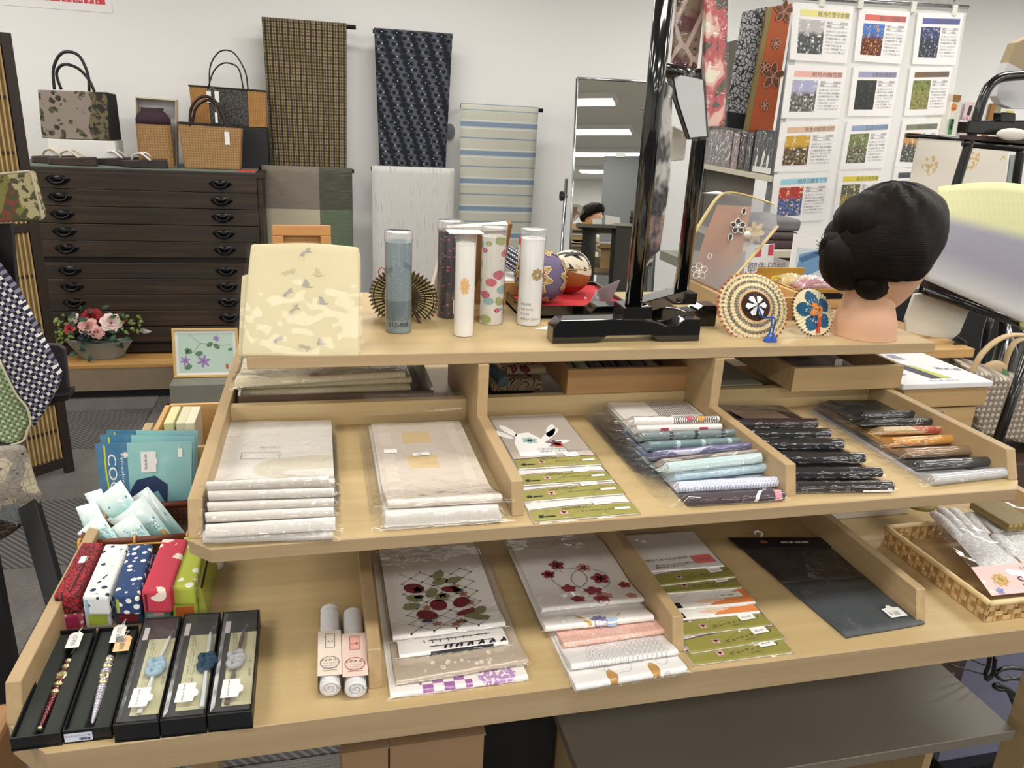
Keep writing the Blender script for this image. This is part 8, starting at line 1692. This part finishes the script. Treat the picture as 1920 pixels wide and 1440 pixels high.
def glovepack(o, ex, ey, w, l, lab, band, tx):
    ex, ey = V(ex).normalized(), V(ey).normalized(); n = ex.cross(ey).normalized(); t = thing('glove_package', lab, 'package', o, 'glove packs in the bamboo basket'); P = lambda a, b_, z=0.: o + ex * a + ey * b_ + n * z
    LACE = mat('lace_white', r=.8, fn=lambda g: (lambda x, y, z: (g.mix(g.voro(g.vec(x, y, z), 95., 'DISTANCE_TO_EDGE').sm(.02, .1), '#f4f3f2', '#d5d3d4'), g.noise(g.vec(x, y, z), 120, 2)))(*g.co('Object')), bs=.5)
    for gx, sg in ((w * .30, 1), (w * .70, -1)):
        b = B()
        def pal(u, v): a = (u - .5) * 2; wd = w * .19 * (1 - .12 * v); return P(gx + a * wd, l * (.24 + .42 * v), .006 + .006 * (1 - a * a) ** .5)
        b.grid(pal, 8, 8)
        for k in range(4):
            fx = gx + (k - 1.5) * w * .098; ln_ = l * (.30, .36, .34, .26)[k if sg > 0 else 3 - k]
            b.tube(smooth_path([P(fx * .92 + gx * .08, l * .62, .008), P(fx, l * .66 + ln_ * .5, .010), P(fx + (k - 1.5) * .004, l * .64 + ln_, .008)], 4), [.010] * 7 + [.0085, .004], 8, flat=.7)
        b.tube(smooth_path([P(gx + sg * w * .17, l * .36, .007), P(gx + sg * w * .22, l * .48, .010), P(gx + sg * w * .2, l * .6, .010)], 4), [.010] * 7 + [.008, .004], 8, flat=.7); b.obj('glove', LACE, t, smooth=True)
    B().add([P(0, 0, .004), P(w, 0, .004), P(w, l * .25, .0125), P(0, l * .25, .0125)], [(0, 1, 2, 3)]).obj('label_band', band, t); s_ = lambda a, b_: P(a, b_, .0048 + b_ / (l * .25) * .0085)
    B().flat(flower(w * .17, l * .12, .016, 8, .5), s_).flat(ring(w * .17, l * .12, .012, .002, 14), s_).obj('print', mat('band_gold', '#d9b56a', .6), t); tp, w_3 = text(tx, .032); b = B(); b.flat(move(tp, w * .32, l * .05, .06, 1.), s_); tp, w_3 = text('ストレッチレース', .008); b.flat(move(tp, w * .4, l * .19, .03), s_); b.obj('writing', mat('ink_plum', '#3a2c4a', .6), t); B().flat(flower(w * .1, l * .03, .008, 5, .7), s_).obj('print', mat('print_periwinkle', '#8a94c8', .6), t)
    B().grid(lambda u, v: P(-.008 + (w + .016) * u, -.004 + (l * 1.12) * v, .0145 + .004 * math.sin(PI * v) + .0016 * math.sin(u * 14 + v * 9)), 14, 14).obj('plastic_sleeve', plastic('glove_film', haze=.02, gloss=.7, wr=14, bs=.6), t, smooth=True)
    return t
o = at(1858, 1121, z=ZB + bh + .004); bl_ = at(1708, 955, z=ZB + bh + .012); ey_ = bl_ - o; ex_ = V((1, -.02, 0))
glovepack(o, ex_, ey_, .215, ey_.length * .95, 'white lace glove pack with a pink label in the bamboo basket', mat('band_blush', '#e6c4c0', .6), 'Strech')
gq = at(1712, 952, z=ZB + .05); B().lathe([(.03, 0), (.032, .008), (.028, .012), (0, .013)], gq + V((.02, .01, 0)), 20).obj('olive_case', mat('olive_gold', '#8a7a30', .5), label='small round olive compact behind the lace gloves', cat='case')
gq2 = at(1875, 985, z=ZB + .06); B().box((gq2.x - .015, gq2.y - .03, ZB + bh + .03), (gq2.x + .05, gq2.y + .06, ZB + bh + .045)).obj('gold_packet', mat('gold_lattice', r=.4, fn=weave('#a08a4a', '#7a6a34', 90)), label='gold latticed packet at the back of the bamboo basket', cat='packet', bev=.003)
wb1 = at(1590, 1025, z=ZB); B().box((1.04, .0, ZB + .0005), (1.25, .18, ZB + .055)).obj('white_box', mat('cream_box', '#cfc9c0', .6), label='cream cardboard box at the back of the bottom tray', cat='box', bev=.002); B().box((1.05, -.005, ZB + .0555), (1.25, .17, ZB + .115)).obj('white_box', mat('lilac_white_box', '#d9d8de', .6), label='white cardboard box on top of the cream one', cat='box', bev=.002); B().box((1.0225, -.0, ZB + .0005), (1.036, .17, ZB + .11)).obj('red_box', mat('box_red', '#5a1016', .5), label='dark red upright box beside the white boxes', cat='box', bev=.006, seg=3)

# ================================================================ below the table
GS = mat('shelf_grey', '#746c60', .3, var=.03)
sA = at(1905, 1370, z=.45); xL = at(1047, 1350, z=.45).x
B().box((xL, sA.y, .428), (sA.x, YB, .45)).obj('lower_shelf', GS, table, bev=.001, seg=1)
for xa in (xL + .02, sA.x - .06): B().box((xa, sA.y + .12, .0), (xa + .02, YB - .05, .428)).obj('support_panel', WS, table)
CB3 = mat('cardboard', '#9a7c5c', .85, bump=200, bs=.1, var=.04); zcb = at(770, 1396, y=-.12).z
for x0_, x1_, d_, lab in ((at(640, 1410, y=-.12).x, at(728, 1405, y=-.12).x, 0., 'brown cardboard box under the display table, beside the one with a dented corner'), (at(731, 1405, y=-.12).x, at(908, 1390, y=-.12).x, .0, 'brown cardboard box with a dented corner under the display table')):
    t = thing('cardboard_box', lab, 'box', ((x0_ + x1_) / 2, .05, 0)); B().box((x0_, -.12, 0), (x1_, .3, zcb)).obj('body', CB3, t, bev=.002); B().box((x0_ - .0, -.122, zcb), (x1_ + .002, .3, zcb + .003)).obj('flap', CB3, t)
B().box((.36, -.02, .0), (xL + .01, .4, .42)).obj('shade_block', mat('shade_black', '#0d0c0d', .7), label='added black block in place of shade beside the cardboard boxes', cat='crate')  # black block added where there is only shade under the table
wr = thing('wire_rack', 'black wire display rack with hooks under the right end of the table', 'rack', (1.62, -.05, 0)); yw2 = -.1
def wt(pts, y=yw2, r=.0045, nm='hook'): B().tube(smooth_path([at(u, v, y=y) for u, v in pts], 5), r, 8).obj(nm, BM, wr, smooth=True)
wt(((1780, 1246), (1840, 1263), (1848, 1268)), r=.002, nm='wire'); wt(((1820, 1236), (1845, 1247)), r=.002, nm='wire'); wt(((1856, 1230), (1853, 1250), (1848, 1262), (1851, 1274), (1862, 1262), (1866, 1232)), r=.0045); wt(((1960, 1258), (1895, 1252), (1872, 1258), (1868, 1266), (1880, 1274), (1905, 1272), (1960, 1284))); wt(((1960, 1345), (1915, 1312), (1895, 1296), (1875, 1284), (1864, 1286), (1872, 1292), (1890, 1296), (1905, 1330), (1925, 1372)), r=.005)
B().box((at(1795, 1300, y=.05).x, .05, .05), (at(2000, 1300, y=.05).x, .07, at(1850, 1225, y=.05).z)).obj('panel', mat('panel_lavender', '#6f7188', .6), wr); B().box((at(1795, 1300, y=.05).x, .02, 0), (at(2000, 1300, y=.05).x, .1, .05)).obj('foot', BM, wr)
# ================================================================ bag stand at the left
yl_ = .82
bs = thing('bag_stand', 'black legged stand holding cloth bags beside the table', 'stand', V((at(60, 900, y=yl_).x, yl_, 0)))
slab(B(), ((-60, 640), (110, 646), (122, 655), (131, 745), (126, 752), (100, 757), (-60, 790)), yl_ + .06, .015).obj('rest_board', mat('rest_grey', '#3a3438', .6), bs, bev=.004); slab(B(), ((-60, 775), (128, 738), (128, 750), (-60, 800)), yl_ + .0, .06).obj('ledge', mat('ledge_black', '#121013', .5), bs, bev=.002)
LG = mat('leg_black', '#0e0d0f', .45)
for pts in (((34, 960), (90, 1130)),):
    p, q = at(*pts[0], y=yl_ + .02), at(*pts[1], y=yl_ - .12); e = q + (q - p) * ((q.z) / (p.z - q.z)); d = V((.022, .0, 0)); B().hexa([e - d, e + d, e + d + V((0, .03, 0)), e - d + V((0, .03, 0)), p - d + V((0, 0, .25)), p + d + V((0, 0, .25)), p + d + V((0, .03, .25)), p - d + V((0, .03, .25))]).obj('leg', LG, bs, bev=.002)
p = at(-5, 1180, y=yl_ - .3); B().hexa([V((p.x - .03, p.y, 0)), V((p.x + .02, p.y, 0)), V((p.x + .02, p.y + .03, 0)), V((p.x - .03, p.y + .03, 0)), V((p.x - .06, p.y + .1, 1.0)), V((p.x - .02, p.y + .1, 1.0)), V((p.x - .02, p.y + .13, 1.0)), V((p.x - .06, p.y + .13, 1.0))]).obj('leg', LG, bs)
B().box((at(-90, 1400, z=.5).x, -.35, 0), (at(26, 1400, z=.5).x - .03, .1, .5)).obj('wooden_stool', wood('stool_wood', '#a87c50', '#c2986a', 'y', .6, .5), label='plain wooden stool beside the left end of the table', cat='stool', bev=.01)
def gingham(c1, c2, c3, s, ang):
    def fn(g):
        x, y, z = g.co('Object'); a = x * math.cos(ang) + z * math.sin(ang); b_ = z * math.cos(ang) - x * math.sin(ang); p_ = (a * s).fr().lt(.5); q_ = (b_ * s).fr().lt(.5)
        return g.mix(p_ + q_ - p_ * q_, c1, g.mix(p_ * q_, c2, c3))
    return fn
gt_ = thing('tote_bag', 'navy and white gingham tote bag with green lining resting on the stand', 'bag', at(40, 700, y=yl_ - .02))
gp_ = [(-80, 400), (0, 505), (30, 545), (112, 705), (108, 725), (90, 760), (60, 806), (57, 790), (48, 762), (30, 735), (0, 672), (-80, 560)]
slab(B(), gp_, yl_ - .04, .03).obj('outer_cloth', mat('gingham_navy', r=.85, fn=gingham('#e9e7e2', '#1c1c34', '#7d7d90', 62., .5)), gt_, bev=.006, seg=3)
slab(B(), [(-80, 600), (-2, 676), (28, 738), (46, 765), (56, 790), (40, 815), (36, 828), (15, 834), (-80, 800)], yl_ - .03, .02).obj('lining', mat('gingham_green', r=.85, fn=gingham('#d3dcc2', '#6d8458', '#a0b08a', 70., .2)), gt_, bev=.005, seg=3)
B().tube(smooth_path([at(u, v, y=yl_ - .042) for u, v in ((-2, 674), (28, 736), (50, 764), (57, 792), (52, 806), (44, 826), (20, 835))], 4), .003, 6).obj('piping', mat('piping_cream', '#ddd6b8', .7), gt_, smooth=True)
def floralf(g):
    x, y, z = g.co('Object'); v = g.vec(x, y, z); d = g.voro(v, 22.); r = g.voro(v, 22., out=1); sp = g.n.new('ShaderNodeSeparateColor'); g.l.new(r.k, sp.inputs[0]); k = S(g, sp.outputs[0]); n = g.noise(v, 90, 2)
    c = g.mix(k.gt(.25), '#d9d0b2', '#a39c92'); c = g.mix(k.gt(.5), c, '#c9bfa6'); c = g.mix(k.gt(.75), c, '#8d959a'); c = g.mix(k.gt(.92), c, '#3a2c1e'); c = g.mix(d.lt(.12), c, '#6a6a72'); e = g.voro(v, 60., 'DISTANCE_TO_EDGE'); c = g.mix(e.lt(.06) * .5, c, '#7a7068'); return g.mix(n.gt(.68), c, '#2a2630')
fb = thing('cloth_bag', 'rounded cloth bag with grey and cream flowers hanging under the gingham tote', 'bag', at(30, 920, y=yl_ - .06))
def fbm(u, v):
    v_ = 836 + 178 * v; e = 44 + 36 * math.sin(min(1, v * 1.25) * PI * .5) if v < .45 else 79 - 79 * ((v - .45) / .55) ** 2.2; uu = -80 + (e + 80) * u; return at(uu, v_, y=yl_ - .06 - .05 * math.sin(PI * min(1, u * .5 + .5)) * math.sin(PI * v))
B().grid(lambda u, v: fbm(u, 1 - v), 12, 14, th=.02).obj('body', mat('floral_grey', r=.85, fn=floralf), fb, smooth=True)
bc = thing('clutch_bag', 'gold green and russet brocade clutch bag on the stand top', 'bag', at(30, 415, y=yl_))
def bro2(g):
    x, y, z = g.co('Object'); v = g.vec(x, y, z); n = g.noise(v, 60, 3); m = (x * 1. - z * .4); c = g.mix((m * 16.).fr().gt(.55), '#7d7a3e', '#7a3f30'); c = g.mix((x - .0 + z * .3).gt(.035), c, '#b0a67c'); return g.mix(n.sm(.5, .56), c, '#4c4a30')
slab(B(), ((-80, 335), (55, 322), (58, 325), (80, 408), (76, 414), (-80, 420)), yl_ - .02, .035).obj('body', mat('brocade_gold', r=.7, fn=bro2), bc, bev=.008, seg=3)
B().tube([at(u, v, y=yl_ - .022) for u, v in ((-80, 334), (55, 321), (60, 330), (80, 410))], .0025, 6).obj('piping', mat('piping_beige', '#b5a892', .6), bc)
zst = at(20, 418, y=yl_).z; zbr = at(20, 640, y=yl_ + .06).z; slab(B(), ((-60, 421), (20, 419), (40, 650), (-60, 650)), yl_ + .03, .02).obj('rest_post', LG, bs)
